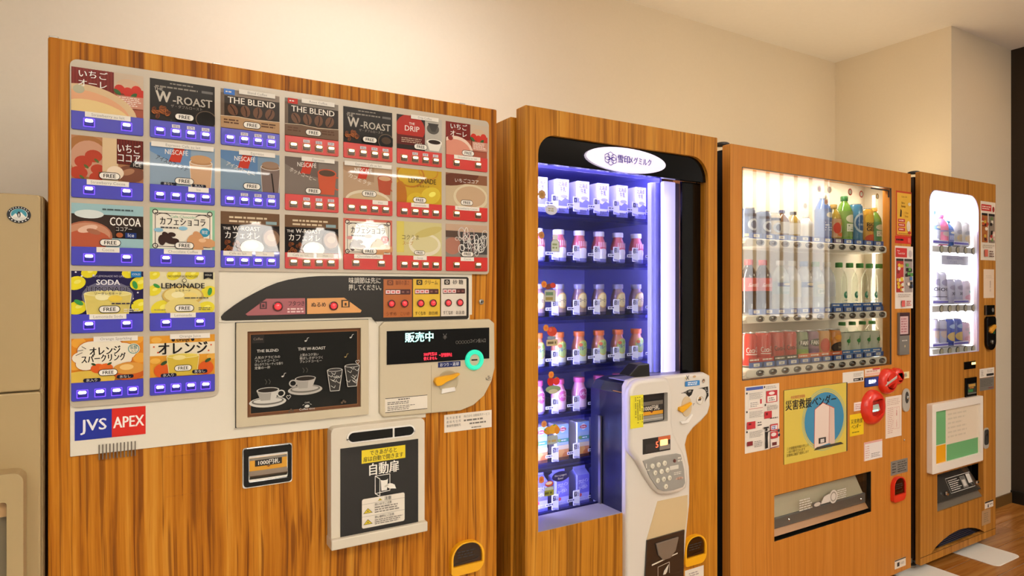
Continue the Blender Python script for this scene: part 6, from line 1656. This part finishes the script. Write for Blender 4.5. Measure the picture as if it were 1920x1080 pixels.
a = st(cn, (1677.5, 1050.5), (1698, 1044), (1698, 1060), (1677.5, 1067.5), '#e6dccb'); a.rect(0, .86, 1, 1, '#4a443c').rect(.2, .2, .42, .66, '#2a2622').bars(.5, .3, .9, .6, 2, '#a89a88', .5); a.build('small_label', cn, INK)
X, Z = at(1694.5, 825, 0); MB().lathe([(.005, 0), (.005, .003), (0, .005)], (X, 0, Z), CHROME, 12, 'y').build('screw', cn, smooth=.6)
# right margin: posters and card reader
a = st(cn, (1680.5, 357), (1709, 361), (1708.5, 443), (1679, 441), '#c8451e'); a.rect(.06, .02, .98, .96, '#e8b43a').text('Coke ON', .52, .86, .04, '#a86a1e', bold=.02, mw=.6).text('Get a', .44, .72, .045, '#7a4a14', bold=.02, mw=.46).text('Stamp', .46, .64, .05, '#7a4a14', bold=.02, mw=.56).poly([(.24, .42), (.34, .42), (.36, .56), (.28, .6)], '#2a211c').text('1 Free', .66, .5, .045, '#b87a1e', bold=.02, mw=.5).text('Drink', .66, .42, .045, '#b87a1e', bold=.02, mw=.44)
for v in (.3, .2, .1): a.rect(.12, v, .56, v + .075, R_, .01).bars(.17, v + .02, .5, v + .055, 1, '#f0d8c0', .7)
a.ell(.78, .22, .13, .12, '#ead8c0', 14).ell(.84, .07, .1, .04, '#c8342a', 12).ell(.84, .72, .1, .04, '#e6d8b8', 12).bars(.12, .035, .8, .06, 1, '#a86a1e', .6); a.build('yellow_banner', cn, SINK, 'yellow banner poster with red boxes')
a = st(cn, (1678.5, 442), (1708.5, 444), (1708, 457), (1678, 456.5), '#d02c22'); a.bars(.06, .35, .62, .65, 1, '#2a1210', .8).rect(.78, .2, .95, .8, '#e06a5a'); a.build('red_banner', cn, SINK)
a = st(cn, (1678, 461), (1711, 462.5), (1712, 577.5), (1678, 579.5), '#e9dfd4'); a.rect(.02, .82, .66, .97, '#cc2e2a', .01).text('Please', .18, .915, .022, '#f4e6dc', bold=.02, mw=.3).text("Touch & Go!", .34, .87, .028, '#f4e6dc', bold=.02, mw=.56).ell(.84, .88, .1, .06, '#c8b8b4', 12)
a.rect(.05, .76, .46, .8, '#2a211c').rect(.5, .76, .95, .8, '#3a3632').rect(.05, .26, .46, .76, '#b8342e').rect(.5, .26, .95, .76, '#a89a94')
random.seed(9)
for i in range(16): a.ell(.1 + random.random() * .32, .3 + random.random() * .42, .08, .028, random.choice(['#e8c02e', '#e6dcd0', '#8a2420', '#d8a83a']), 10)
for i in range(16): a.rect(*(lambda u, v: (u, v, u + .14, v + .05))(.52 + random.random() * .28, .28 + random.random() * .42), random.choice(['#5a9a4a', '#e6dcd0', '#b8342e', '#4a7ab8', '#2a211c']))
a.bars(.1, .18, .9, .24, 2, '#b8aca4', .4).rect(.3, .03, .48, .13, '#d8605a').bars(.56, .04, .85, .13, 3, '#c8605a', .5); a.build('touch_poster', cn, INK, 'white poster with red boxes and drink pictures')
rdr = rect([(1682, 586), (1700.5, 586), (1700.5, 664.5), (1682, 665.5)])
ro_ = MB().plate(rr(*rdr, .003, 3), -.012, 0, GREYP).build('card_reader', cn, bevel=.002)
w, h = rdr[2] - rdr[0], rdr[3] - rdr[1]
a = Art(rdr[0], rdr[1] + h * .46, rdr[2], rdr[3], -.0128, thick=.0008); a.rect(0, 0, 1, 1, '#4a3034').rect(.0, .06, .82, .84, '#d8b8b8').bars(.1, .12, .72, .78, 6, '#b87a80', .5, .1); a.build('reader_screen', ro_, GINK)
a = Art(rdr[0], rdr[1], rdr[2], rdr[1] + h * .46, -.0124); a.bars(.2, .7, .8, .78, 1, '#c8c4bc', .7).dot(.5, .45, .06, '#c8b890', 10); a.build('reader_print', ro_, INK)
# --- delivery opening
dv = MB(); gx0, gz0, gx1, gz1 = orr
CHUTE = mat('chute_steel', '#8d8478', .35, .6)
dv.box(gx0 - .01, gx1 + .01, .2, .21, gz0 - .01, gz1 + .01, CHUTE); dv.box(gx0 - .01, gx1 + .01, .068, .2, gz0 - .012, gz0 - .002, CHUTE); dv.box(gx0 - .01, gx1 + .01, .068, .2, gz1 + .001, gz1 + .01, CHUTE); dv.box(gx0 - .012, gx0 - .002, .068, .2, gz0, gz1, BLACK); dv.box(gx1 + .002, gx1 + .012, .068, .2, gz0, gz1, BLACK)
dvo = dv.build('delivery_chute', cn)
fm = gz0 + (gz1 - gz0) * .28
FLAPM = mat('flap_grey', '#d2c6a8', .25, coat=.6)
MB().hull([(gx0 + .003, .022, fm + .02), (gx1 - .02, .022, fm + .02), (gx1 - .07, .034, gz1 - .006), (gx0 + .003, .034, gz1 - .006), (gx0 + .003, .026, fm + .02), (gx1 - .02, .026, fm + .02), (gx1 - .07, .038, gz1 - .006), (gx0 + .003, .038, gz1 - .006)],
          FLAPM, [(0, 1, 2, 3), (7, 6, 5, 4), (0, 3, 7, 4), (1, 5, 6, 2), (3, 2, 6, 7), (0, 4, 5, 1)]).build('delivery_flap', cn)
MB().box(gx0 + .003, gx1 - .012, .018, .05, fm - .012, fm + .03, mat('flap_bar', '#6f726e', .3, .3)).build('flap_bar', cn, bevel=.004)
MB().hull([(gx0, .012, gz0 + .012), (gx1, .012, gz0 + .012), (gx1, .03, fm - .01), (gx0, .03, fm - .01)], mat('ramp_tan', '#b08458', .3, .2), [(0, 1, 2, 3)]).build('ramp', cn)
for px, py in ((1475, 972), (1610, 934)):
    X, Z = at(px, py, .028)
    MB().tube([(X - .004, .028, Z + .006), (X, .018, Z), (X + .004, .024, Z - .014)], .004, CHROME, 8).build('flap_hinge', cn, smooth=.6)
xa_, zb_ = at(1500, 958, .03); xb_, zt_ = at(1588, 920, .03)
fy = .012 + (.05 - .012) * ((gz1 - .006) - (zb_ + zt_) / 2) / ((gz1 - .006) - (fm + .03))
a = Art(*rect([(1498, 933), (1588, 911), (1588, 941), (1500, 966)], .0085), .0085)
a.bars(.0, .2, .26, .9, 5, '#d8d0c4', .45).rect(.26, .2, .44, .5, '#5a544c').ell(.36, .35, .07, .12, '#c8c0b4', 10).poly([(.43, .3), (.62, .3), (.62, .8), (.5, .7)], '#d8d0c4').dot(.7, .55, .4, '#d8d0c4', 18).dot(.7, .55, .3, '#9a9080', 18).dot(.7, .55, .22, '#d8d0c4', 16).bars(.78, .3, 1, .9, 5, '#d8d0c4', .45)
a.build('flap_print', cn, INK)
MB().box(gx0 + .002, gx1 - .02, .009, .011, fm - .004, gz1 - .004, CLEAR).build('flap_cover', cn)
MB().plate(rr(*orr, .003, 2), .002, .036, BLACK, holes=[rr(gx0 + .002, gz0 + .002, gx1 - .002, gz1 - .002, .003, 2)]).build('opening_lining', cn)

# ================================================================== SLIM MACHINE at the right
x0, x1, ZT = 3.092, 3.8165, 1.8355
sl = thing('slim_vending_machine', ((x0 + x1) / 2, .35, 0), 'narrow striped wood vending machine with brightly lit window at the right end', 'vending machine', 'row of four vending machines')
wr = rect([(1742, 355), (1834.8, 367.5), (1834.8, 658.5), (1742, 668.5)])
orr = rect([(1757, 890.5), (1842.5, 866), (1844, 931), (1758, 961)])
zbot = .088
zd0 = .04
# front with the window, the delivery opening and the arched vent near the floor
vx0, vx1 = ax(1746), ax(1846)
vz = at(1746, 1038)[1]
vent = [(vx0, vz)] + [(vx0 + (vx1 - vx0) * i / 12, vz + .002 + .058 * math.sin(math.pi * i / 12) ** .8) for i in range(1, 12)] + [(vx1, vz)]
wh = rr(*wr, (.004, .004, .085, .06), 8)
MB().plate(rr(x0, zd0, x1, ZT, .004, 2), 0, .022, WALN, holes=[wh, rr(*orr, .003, 2), vent]).build('door', sl, bevel=.005)
MB().box(vx0 - .01, vx1 + .01, .025, .03, vz - .01, vz + .07, DARK).build('vent_back', sl)
for i in range(5):
    MB().box(vx0 + .08 + i * .004, vx1 - .08 - i * .02, .006, .02, vz + .012 + i * .009, vz + .015 + i * .009, mat('vent_blue', '#2a2c3e', .4)).build('vent_slat', sl)
MB().box(x0 - .001, x1 + .001, -.0015, .0, vz - .0018, vz - .0008, DARK).build('kick_seam', sl)
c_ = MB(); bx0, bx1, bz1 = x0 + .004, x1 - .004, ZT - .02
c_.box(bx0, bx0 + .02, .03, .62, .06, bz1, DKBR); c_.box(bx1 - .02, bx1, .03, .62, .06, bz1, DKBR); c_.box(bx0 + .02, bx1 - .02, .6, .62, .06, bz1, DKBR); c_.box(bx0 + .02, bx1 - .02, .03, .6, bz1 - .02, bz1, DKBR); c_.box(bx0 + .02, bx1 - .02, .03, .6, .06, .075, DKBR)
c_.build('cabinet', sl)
corner_cap(sl, 1713.5, 324, .05)
for x in (x0 + .05, x1 - .16):
    for y in (.08, .56):
        f_ = MB().lathe([(0.034, 0), (0.034, 0.010), (0.018, 0.016), (0.018, .062)], (x, y, 0.004), FOOT, 14)
        f_.box(x - .02, x + .02, y - .02, y + .06, .05, .06, FOOT); f_.build('foot', sl, smooth=.6)
sx0, sz0, sx1, sz1 = wr[0] - .03, wr[1] - .012, x1 - .05, wr[3] + .02
WIN_ = mat('showcase_white', '#f2f2f6', .4)
sh = MB()
sh.box(sx0, sx1, .17, .18, sz0, sz1, WIN_); sh.box(sx0, sx1, .022, .17, sz0 - .01, sz0, WIN_); sh.box(sx0, sx1, .022, .17, sz1, sz1 + .01, WIN_); sh.box(sx0 - .01, sx0, .022, .17, sz0, sz1, WIN_); sh.box(sx1, sx1 + .01, .022, .17, sz0, sz1, WIN_)
sh.build('showcase', sl)
MB().box(sx0, ax(1797, .169), .1675, .169, sz0, sz1, mat('back_panel_white', '#e6e6f0', .4)).build('back_panel', sl)
TB = mat('lit_tube_white', '#ffffff', .4, emit='#f2f2ff', es=7.0)
MB().tube([(sx0 + .03, .13, sz1 - .014), (sx1 - .03, .13, sz1 - .014)], .010, TB, 10).build('light_tube', sl, smooth=.7)
MB().tube([(sx1 - .014, .13, sz0 + .05), (sx1 - .014, .13, sz1 - .05)], .010, TB, 10).build('light_tube', sl, smooth=.7)
for (lx, ly, lz, sx_, sy_, e, rot) in (((sx0 + sx1) / 2, .12, sz1 - .03, .4, .05, 9.0, (0.3, 0, 0)), (sx1 - .03, .09, (sz0 + sz1) / 2, .03, .7, 10.0, (math.pi / 2, 0, math.radians(70))), (sx0 + .012, .09, (sz0 + sz1) / 2, .03, .7, 8.0, (math.pi / 2, 0, math.radians(-70)))):
    ld = bpy.data.lights.new('tube_glow', 'AREA'); ld.shape = 'RECTANGLE'; ld.size = sx_; ld.size_y = sy_; ld.energy = e; ld.color = (.92, .93, 1.0)
    lo = bpy.data.objects.new('tube_glow', ld); finish_obj(lo, sl, (lx, ly, lz)); lo.rotation_euler = rot
MB().plate(rr(wr[0] + .001, wr[1] + .001, wr[2] - .001, wr[3] - .001, (.004, .004, .084, .059), 8), .006, .009, CLEAR).build('glass_pane', sl)
MB().plate(wh, -.002, .004, mat('pane_trim_lavender', '#b9a8c8', .3), holes=[rr(wr[0] + .004, wr[1] + .003, wr[2] - .006, wr[3] - .004, (.004, .004, .08, .056), 8)]).build('pane_trim', sl)
MB().plate(rr(wr[0], wr[1], wr[2], wr[3], (.004, .004, .085, .06), 8), .004, .022, WIN_, holes=[rr(wr[0] + .003, wr[1] + .003, wr[2] - .003, wr[3] - .003, (.004, .004, .083, .058), 8)]).build('window_reveal', sl)
rls = []
SB2 = None
RB = mat('slim_button', '#b9ac8c', .35, coat=.4)
for k, (lt_, lb, rt_, rb_) in enumerate(((461, 475, 464, 474.5), (574, 587, 570.5, 581.5), (654, 669, 647.5, 659))):
    y = .018
    xl, xr_ = ax(1748, y), ax(1831.5, y)
    za = (at(1750, lb, y)[1] + at(1830, rb_, y)[1]) / 2; zc_ = (at(1750, lt_, y)[1] + at(1830, rt_, y)[1]) / 2
    rl = MB().plate(rr(xl, za, xr_, zc_, (.004, (zc_ - za) * .45, (zc_ - za) * .45, .004), 4), y, .16, mat('rail_grey', '#cfc8c0', .35)).build('button_rail', sl, bevel=.004)
    rls.append(zc_)
    for i in range(5):
        X = ax(1765, y) + i * (ax(1824.5, y) - ax(1765, y)) / 4; Z = (za + zc_) / 2
        if SB2 is None:
            o = MB().lathe([(.0185, 0, DGREY), (.0185, .0015, DGREY), (.0150, .0025), (.011, .0035), (0, .004)], (0, 0, 0), RB, 20, 'y').build('selection_button', rl, smooth=.5, loc=(0, 0, 0)); SB2 = o
        else:
            o = SB2.copy(); o.name = 'selection_button'; finish_obj(o, rl, (0, 0, 0)); o.parent = rl
        WL[o] = Vector((X, y, Z)); o.location = WL[o] - WL[rl]
    for (pa, pb) in ((1749, 1778), (1789, 1816)):
        xa, xb = ax(pa, .016), ax(pb, .016)
        a = sheet((xa, zc_ + .008, xb, zc_ + .026), .016, '#e8e8f6', .001); a.rect(0, .25, 1, .75, '#7468c8'); a.build('price_strip', rl, SINK)
a = sheet(rc(1765, 478, 1816, 496, y=.016), .016, '#d6d6ec', .001); a.text('準備中につき販売休止', .5, .58, .26, '#8a8ac0', mw=.9).text('しています', .4, .14, .26, '#8a8ac0', mw=.6); a.build('hanging_notice', sl, SINK)
def p_grey(a): a.rect(0, .0, 1, .5, '#b0a8a0').ell(.5, .32, .3, .16, '#c8a878').ell(.4, .6, .2, .1, '#8f8a90')
def p_chu(a): a.text('CHEA', .5, .42, .12, '#2a2434', bold=.03, mw=.86).rect(0, .2, 1, .23, '#5a5468').ell(.5, .72, .3, .12, '#9a92ac')
def p_wave(a): a.text('LAYS'[:0] + 'XIS', .5, .36, .14, '#2a2434', bold=.03, mw=.8).ell(.5, .72, .3, .12, '#a29ab4').rect(0, .0, 1, .26, '#b4b0cc')
def p_pinkc(a): a.ell(.5, .25, .32, .16, '#d8a0b0').ell(.6, .55, .16, .08, '#6ab0a0').ell(.4, .75, .2, .08, '#c8b8c8')
def p_bluec(a): a.ell(.5, .34, .4, .2, '#d8b878').ell(.5, .78, .3, .1, '#a8bce8').rect(0, .0, 1, .12, '#3a4aa0')
def p_ble(a): a.ell(.5, .5, .34, .2, '#c8b0a8').rect(0, .62, 1, .72, '#8a80a8')
SC_ = .056
H1, H2, H3 = 'samples in the upper row of the slim machine', 'samples in the middle row of the slim machine', 'samples in the lower row of the slim machine'
zA, zB, zC = rls[0] + .004, rls[1] + .004, rls[2] + .004
def sx(px): return ax(px, SC_)
pet(sx(1748), SC_, zA, .032, .165, ('white', '#8ab4cc', '#c8c8e0', p_tall, .2, .6), 'white bottle with pale blue cap, leftmost in the slim machine\'s upper row', H1)
pet(sx(1763), SC_, zA, .034, .15, ('pink', '#e070a8', '#dc7890', p_ble, .15, .62), 'pink bottle with pink cap in the slim machine\'s upper row', H1)
pet(sx(1775), SC_, zA, .030, .125, ('blue', '#3a7a9a', '#7a80b8', p_tall, .15, .62), 'small navy bottle beside the grey cans in the slim machine', H1)
can(sx(1789), SC_, zA, .0325, .125, ('#a8a0a0', p_grey), 'grey can, left of the two in the slim machine\'s upper row', H1)
can(sx(1804), SC_, zA, .0325, .122, ('#a8a0a0', p_grey), 'grey can, right of the two in the slim machine\'s upper row', H1)
can(sx(1747.5), SC_, zB, .0325, .158, ('#c4bed0', p_chu), 'tall lavender can, leftmost in the slim machine\'s middle row', H2)
can(sx(1760.5), SC_, zB, .0325, .155, ('#c4bed0', p_chu), 'tall lavender can, second in the slim machine\'s middle row', H2)
can(sx(1775.5), SC_, zB, .0325, .122, ('#bcb8d0', p_wave), 'short lavender can, third in the slim machine\'s middle row', H2)
can(sx(1790), SC_, zB, .0325, .122, ('#bcb8d0', p_wave), 'short lavender can, fourth in the slim machine\'s middle row', H2)
can(sx(1805), SC_, zB, .032, .115, ('#d2c4d4', p_pinkc), 'pink and grey can at the right of the slim machine\'s middle row', H2)
can(sx(1746), SC_, zC, .0325, .135, ('#b8b0c4', p_ble), 'pale grey can, leftmost in the slim machine\'s lower row', H3)
can(sx(1760), SC_, zC, .0325, .130, ('#b4b0c8', p_ble), 'pale grey can, second in the slim machine\'s lower row', H3)
can(sx(1775), SC_, zC, .0325, .132, ('#4a5cb8', p_bluec), 'blue and gold can, left of the two in the slim machine\'s lower row', H3)
can(sx(1789.5), SC_, zC, .0325, .132, ('#4a5cb8', p_bluec), 'blue and gold can, right of the two in the slim machine\'s lower row', H3)
can(sx(1804), SC_, zC, .0325, .112, ('#dcb8cc', p_pinkc), 'pink can at the right of the slim machine\'s lower row', H3)
# --- right margin
a = st(sl, (1838.5, 377), (1866, 380), (1866, 487.5), (1838.5, 488.5), '#e3d6c4'); a.rect(.04, .84, .72, .95, '#c8342a').bars(.1, .86, .66, .93, 2, '#f0dccc', .5).ell(.86, .88, .08, .05, '#a83a30', 10).rect(.06, .76, .46, .8, '#1d1814').rect(.52, .76, .95, .8, '#1d1814')
a.rect(.06, .3, .46, .76, '#a8642e').rect(.52, .3, .95, .76, '#8a7a6a'); random.seed(21)
for i in range(14): a.ell(.1 + random.random() * .32, .34 + random.random() * .38, .09, .03, random.choice(['#c8a03a', '#e0d4c0', '#5a2a1c', '#b84a2a']), 10)
for i in range(14): a.rect(*(lambda u, v: (u, v, u + .14, v + .05))(.54 + random.random() * .26, .32 + random.random() * .38), random.choice(['#6a8a4a', '#e0d4c0', '#a8342a', '#2a211c', '#d8b0a0']))
a.bars(.1, .2, .9, .27, 2, '#b8a894', .4).rect(.2, .06, .42, .18, '#d06a58').bars(.52, .05, .84, .17, 3, '#7a5a50', .5); a.build('touch_poster', sl, INK, 'cream poster with a red box and drink pictures')
a = st(sl, (1844, 505), (1864, 505), (1863.5, 558.5), (1844, 559), '#e3cdb4'); a.bars(.2, .7, .8, .8, 2, '#c8b09a', .3).line([(.05, .68), (.95, .68)], .006, '#c8b09a').text('使用中', .62, .52, .07, '#8a6458', vert=True).text('止', .62, .24, .07, '#8a6458', vert=True); a.build('paper_notice', sl, INK)
cm = rect([(1845, 572), (1863, 572), (1863, 590), (1845, 591.5)]); b1 = MB().plate(rr(*cm, .004, 3), -.006, 0, BLKG).build('coin_plate', sl, bevel=.002)
MB().box(cm[0], cm[0] + .012, -.0075, -.006, cm[1], cm[3], STEEL).build('plate_edge', b1)
MB().plate(ell(cm[0] + (cm[2] - cm[0]) * .75, (cm[1] + cm[3]) / 2, .009, .011, 16), -.009, -.006, GREYP).build('lock_cylinder', b1, bevel=.001)
cb = rect([(1844, 593), (1862.5, 593), (1861, 655), (1846, 657)]); b2 = MB().plate(rr(cb[0], cb[1], cb[2], cb[3], (.042, .042, .02, .02), 6), -.016, 0, BLKG).build('coin_mechanism', sl, bevel=.004)
w, h = cb[2] - cb[0], cb[3] - cb[1]
MB().plate([(cb[0] + w * .12, cb[1] + h * .56), (cb[0] + w * .3, cb[1] + h * .5), (cb[0] + w * .82, cb[1] + h * .68), (cb[0] + w * .72, cb[1] + h * .76), (cb[0] + w * .2, cb[1] + h * .68)], -.026, -.014, mat('lever_amber', '#dc9a2e', .35)).build('return_lever', b2, bevel=.003)
MB().lathe([(.011, 0), (.011, .004), (.007, .006), (0, .006)], (cb[0] + w * .5, -.016, cb[1] + h * .24), STEEL, 16, 'y').build('key_cylinder', b2, smooth=.6)
MB().box(cb[0] + w * .62, cb[0] + w * .8, -.0172, -.016, cb[1] + h * .48, cb[1] + h * .56, mat('lit_green_dim', '#1a5a34', .4)).build('status_light', b2)
dd = rect([(1807, 679), (1828, 676), (1828, 690.5), (1807, 693)]); b3 = MB().plate(rr(*dd, .002, 2), -.004, 0, BLKG).build('price_display', sl, bevel=.001)
MB().box(dd[0] + (dd[2] - dd[0]) * .62, dd[2] - .004, -.0052, -.004, dd[1] + (dd[3] - dd[1]) * .55, dd[3] - .006, mat('lit_amber_window', '#ffe0a0', .5, emit='#ffd080', es=2.0)).build('lit_window', b3)
bb = rect([(1808, 709), (1828.5, 706), (1828.5, 742), (1808, 746)]); b4 = MB().plate(rr(*bb, .003, 2), -.008, 0, BLKG).build('banknote_slot', sl, bevel=.002)
w, h = bb[2] - bb[0], bb[3] - bb[1]
a = Art(bb[0] + w * .14, bb[1] + h * .16, bb[2] - w * .1, bb[1] + h * .7, -.0088, thick=.0008); a.rect(0, 0, 1, 1, '#3a3a32').rect(.1, .7, .9, .95, '#c89a4a').bars(.2, .5, .8, .7, 1, '#c8843a', .7).rect(.05, .2, .6, .45, '#3a8a4a').rect(0, 0, 1, .15, '#6a6860'); a.build('slot_plate', b4, SINK)
a = st(sl, (1836.5, 692), (1864, 688.5), (1864, 704.5), (1836.5, 710), '#e2d9cc'); a.rect(.46, .12, .96, .38, '#1d1a18').bars(.5, .5, .94, .85, 2, '#a89c8c', .4).bars(.1, .15, .26, .85, 4, '#9a9484', .5); a.build('white_sticker', sl, INK)
a = st(sl, (1836.5, 710.5), (1864, 705.5), (1863, 729), (1837, 733.5), '#7c776e'); a.bars(.06, .3, .94, .92, 5, '#54504a', .45).rect(.6, .1, .94, .2, '#8a4a40'); a.build('rating_plate', sl, SINK)
# white framed board
br = rect([(1746, 759), (1841.7, 741.3), (1841.7, 863), (1746.7, 889.5)], -.02)
bo = MB().plate(rr(*br, .006, 3), -.024, 0, mat('board_white', '#efe7da', .4), holes=[rr(br[0] + .034, br[1] + .04, br[2] - .026, br[3] - .036, .003, 2)]).build('notice_board', sl, bevel=.008, seg=3)
a = Art(br[0] + .03, br[1] + .034, br[2] - .022, br[3] - .032, -.014, thick=.002)
a.rect(0, 0, 1, 1, '#e4d5bd').rect(.03, .36, .255, .97, '#6fb074').rect(.03, .02, .255, .345, '#e8a30a').rect(.275, .02, .98, .325, '#6fb074').bars(.3, .42, .72, .92, 6, '#d4c6ae', .4); a.build('board_print', bo, INK)
X, Z = at(1850, 821, -.004); MB().plate(rr(X - .028, Z - .055, X + .028, Z + .05, .018, 5), -.003, 0, SATIN).build('hasp', sl, bevel=.001); MB().plate(rr(X - .022, Z - .035, X + .022, Z + .042, .014, 5), -.005, -.003, DGREY).build('hasp_recess', sl)
MB().lathe([(.008, 0), (.008, .003), (0, .004)], (X - .008, -.005, Z + .02), CHROME, 12, 'y').build('hasp_stud', sl, smooth=.6)
# delivery box
gx0, gz0, gx1, gz1 = orr
dv = MB(); dv.box(gx0 - .01, gx1 + .01, .2, .21, gz0 - .01, gz1 + .01, BLACK); dv.box(gx0 - .01, gx1 + .01, .055, .2, gz0 - .012, gz0 - .002, CHUTE); dv.box(gx0 - .01, gx1 + .01, .055, .2, gz1 + .001, gz1 + .01, BLACK); dv.box(gx0 - .012, gx0 - .002, .055, .2, gz0, gz1, BLACK); dv.box(gx1 + .002, gx1 + .012, .055, .2, gz0, gz1, BLACK)
dv.build('delivery_chute', sl)
fz = gz0 + (gz1 - gz0) * .22
FB = mat('flap_smoke', '#3c3934', .2, coat=.6)
MB().hull([(gx0 + .004, .065, gz1 - .004), (gx1 - .05, .065, gz1 - .004), (gx1 - .004, .008, fz), (gx0 + .004, .008, fz), (gx0 + .004, .07, gz1 - .004), (gx1 - .05, .07, gz1 - .004), (gx1 - .004, .014, fz), (gx0 + .004, .014, fz)],
          FB, [(3, 2, 1, 0), (4, 5, 6, 7), (0, 4, 7, 3), (1, 2, 6, 5), (0, 1, 5, 4), (3, 7, 6, 2)]).build('delivery_flap', sl)
MB().hull([(gx0, .004, gz0 + .003), (gx1, .004, gz0 + .003), (gx1, .03, fz - .004), (gx0, .03, fz - .004)], mat('sill_grey', '#8a8072', .3, .4), [(0, 1, 2, 3)]).build('chute_sill', sl)
xa_, zb_ = at(1772, 926, .03); xb_, zt_ = at(1826, 893, .03)
a = Art(*rect([(1772.5, 898.5), (1819, 887), (1826, 908), (1782, 923)], .03), 0)
a.line([(0, 0.02), (0, .96), (1, .96), (1, .02), (0, .02)], .03, '#d8d2c8').bars(.06, .1, .5, .85, 6, '#d8d2c8', .4).rect(.54, .1, .74, .85, '#8a857c').rect(.58, .2, .7, .6, '#d8d2c8').rect(.8, .3, .96, .9, '#e0dad0', .04).bars(.56, .65, .73, .82, 2, '#2a2622', .5)
def tilt2(v):
    k = (v[2] - fz) / ((gz1 - .004) - fz)
    return (v[0], .008 + (.065 - .008) * k - .0012 + v[1], v[2])
a.v = [tilt2(v) for v in a.v]; a.build('flap_print', sl, INK)
for px, py in ((1776, 925), (1833, 905)):
    X, Z = at(px, py, .01); MB().lathe([(.012, 0), (.010, .006), (0, .008)], (X, .012, Z), CHROME, 12, 'y').build('flap_stud', sl, smooth=.6)
a = st(sl, (1846.5, 941.5), (1862, 936.5), (1862, 949), (1846.5, 954.5), '#e2d9cc'); a.rect(0, .8, 1, 1, '#1d1a18').dot(.38, .5, .12, '#1d1a18', 10).rect(.32, .1, .44, .45, '#1d1a18').bars(.55, .35, .9, .6, 1, '#8a8478', .6); a.build('small_label', sl, INK)
a = st(sl, (1840.5, 959), (1857, 953), (1857, 980), (1841, 986), '#b59068'); a.bars(.2, .15, .8, .85, 5, '#8f7a5e', .45); a.build('faded_label', sl, INK)
crd = [at(1862, 936, .03)]
X = x1 + .012
MB().tube([(X - .008, .05, .30), (X + .012, .04, .26), (X + .018, .03, .20), (X + .010, .03, .14), (X + .014, .08, .03), (X + .02, .2, .008)], .005, BLACK, 8).build('power_cord', sl, smooth=.7)

# ================================================================== warm strips added out of view to brighten wall and ceiling
def added_strip(lsx0, lsx1, lsy, lsz, watts, label):
    ls = thing('added_strip', ((lsx0 + lsx1) / 2, lsy, lsz), label, 'added light', 'added warm strips on the machine tops')
    MB().box(lsx0, lsx1, lsy - .04, lsy + .04, lsz, lsz + .012, TRIM).build('housing', ls)
    MB().box(lsx0 + .01, lsx1 - .01, lsy - .03, lsy + .03, lsz + .012, lsz + .016, mat('added_strip_glow', '#fff0d8', .5, emit='#ffd9a0', es=3.0)).build('diffuser', ls)
    ld = bpy.data.lights.new('lamp', 'AREA'); ld.shape = 'RECTANGLE'; ld.size = lsx1 - lsx0; ld.size_y = .06; ld.energy = watts; ld.color = (1.0, .74, .42)
    lo = bpy.data.objects.new('lamp', ld); finish_obj(lo, ls, ((lsx0 + lsx1) / 2, lsy, lsz + .018)); lo.rotation_euler = (math.pi, 0, 0)
added_strip(1.95, 3.0, .42, 1.7975, STRIP, 'added warm light on top of the can machine, hidden by its front edge')
added_strip(3.2, 3.75, .36, 1.8160, STRIP * .7, 'short added warm light on top of the slim machine')

# ================================================================== floor mats
MATW = mat('white_mat', '#f0ece2', .5)
def floor_mat(pts, label, h=.004):
    m = MB(); n = len(pts)
    m.v = [(p[0], p[1], 0.0003) for p in pts] + [(p[0], p[1], h) for p in pts]
    m.face(list(range(n, 2 * n)), MATW); m.face(list(reversed(range(n))), MATW)
    for i in range(n): m.face((i, (i + 1) % n, n + (i + 1) % n, n + i), MATW)
    return tag(m.build('floor_mat', bevel=.0015), label, 'mat', 'white mats under the machine feet')
def rr_floor(x0, y0, x1, y1, r): return rr(x0, y0, x1, y1, r, 6)
floor_mat(rr_floor(3.485, -.145, 3.725, .16, .03), 'white rounded mat under the right foot of the slim machine')
floor_mat(rr_floor(2.985, -.145, 3.225, .16, .03), 'white rounded mat under the left foot of the slim machine')

# ------------------------------------------------------------------ link everything
SC.collection.objects.unlink(_fo)
bpy.data.objects.remove(_fo)
for o in OBJS:
    SC.collection.objects.link(o)
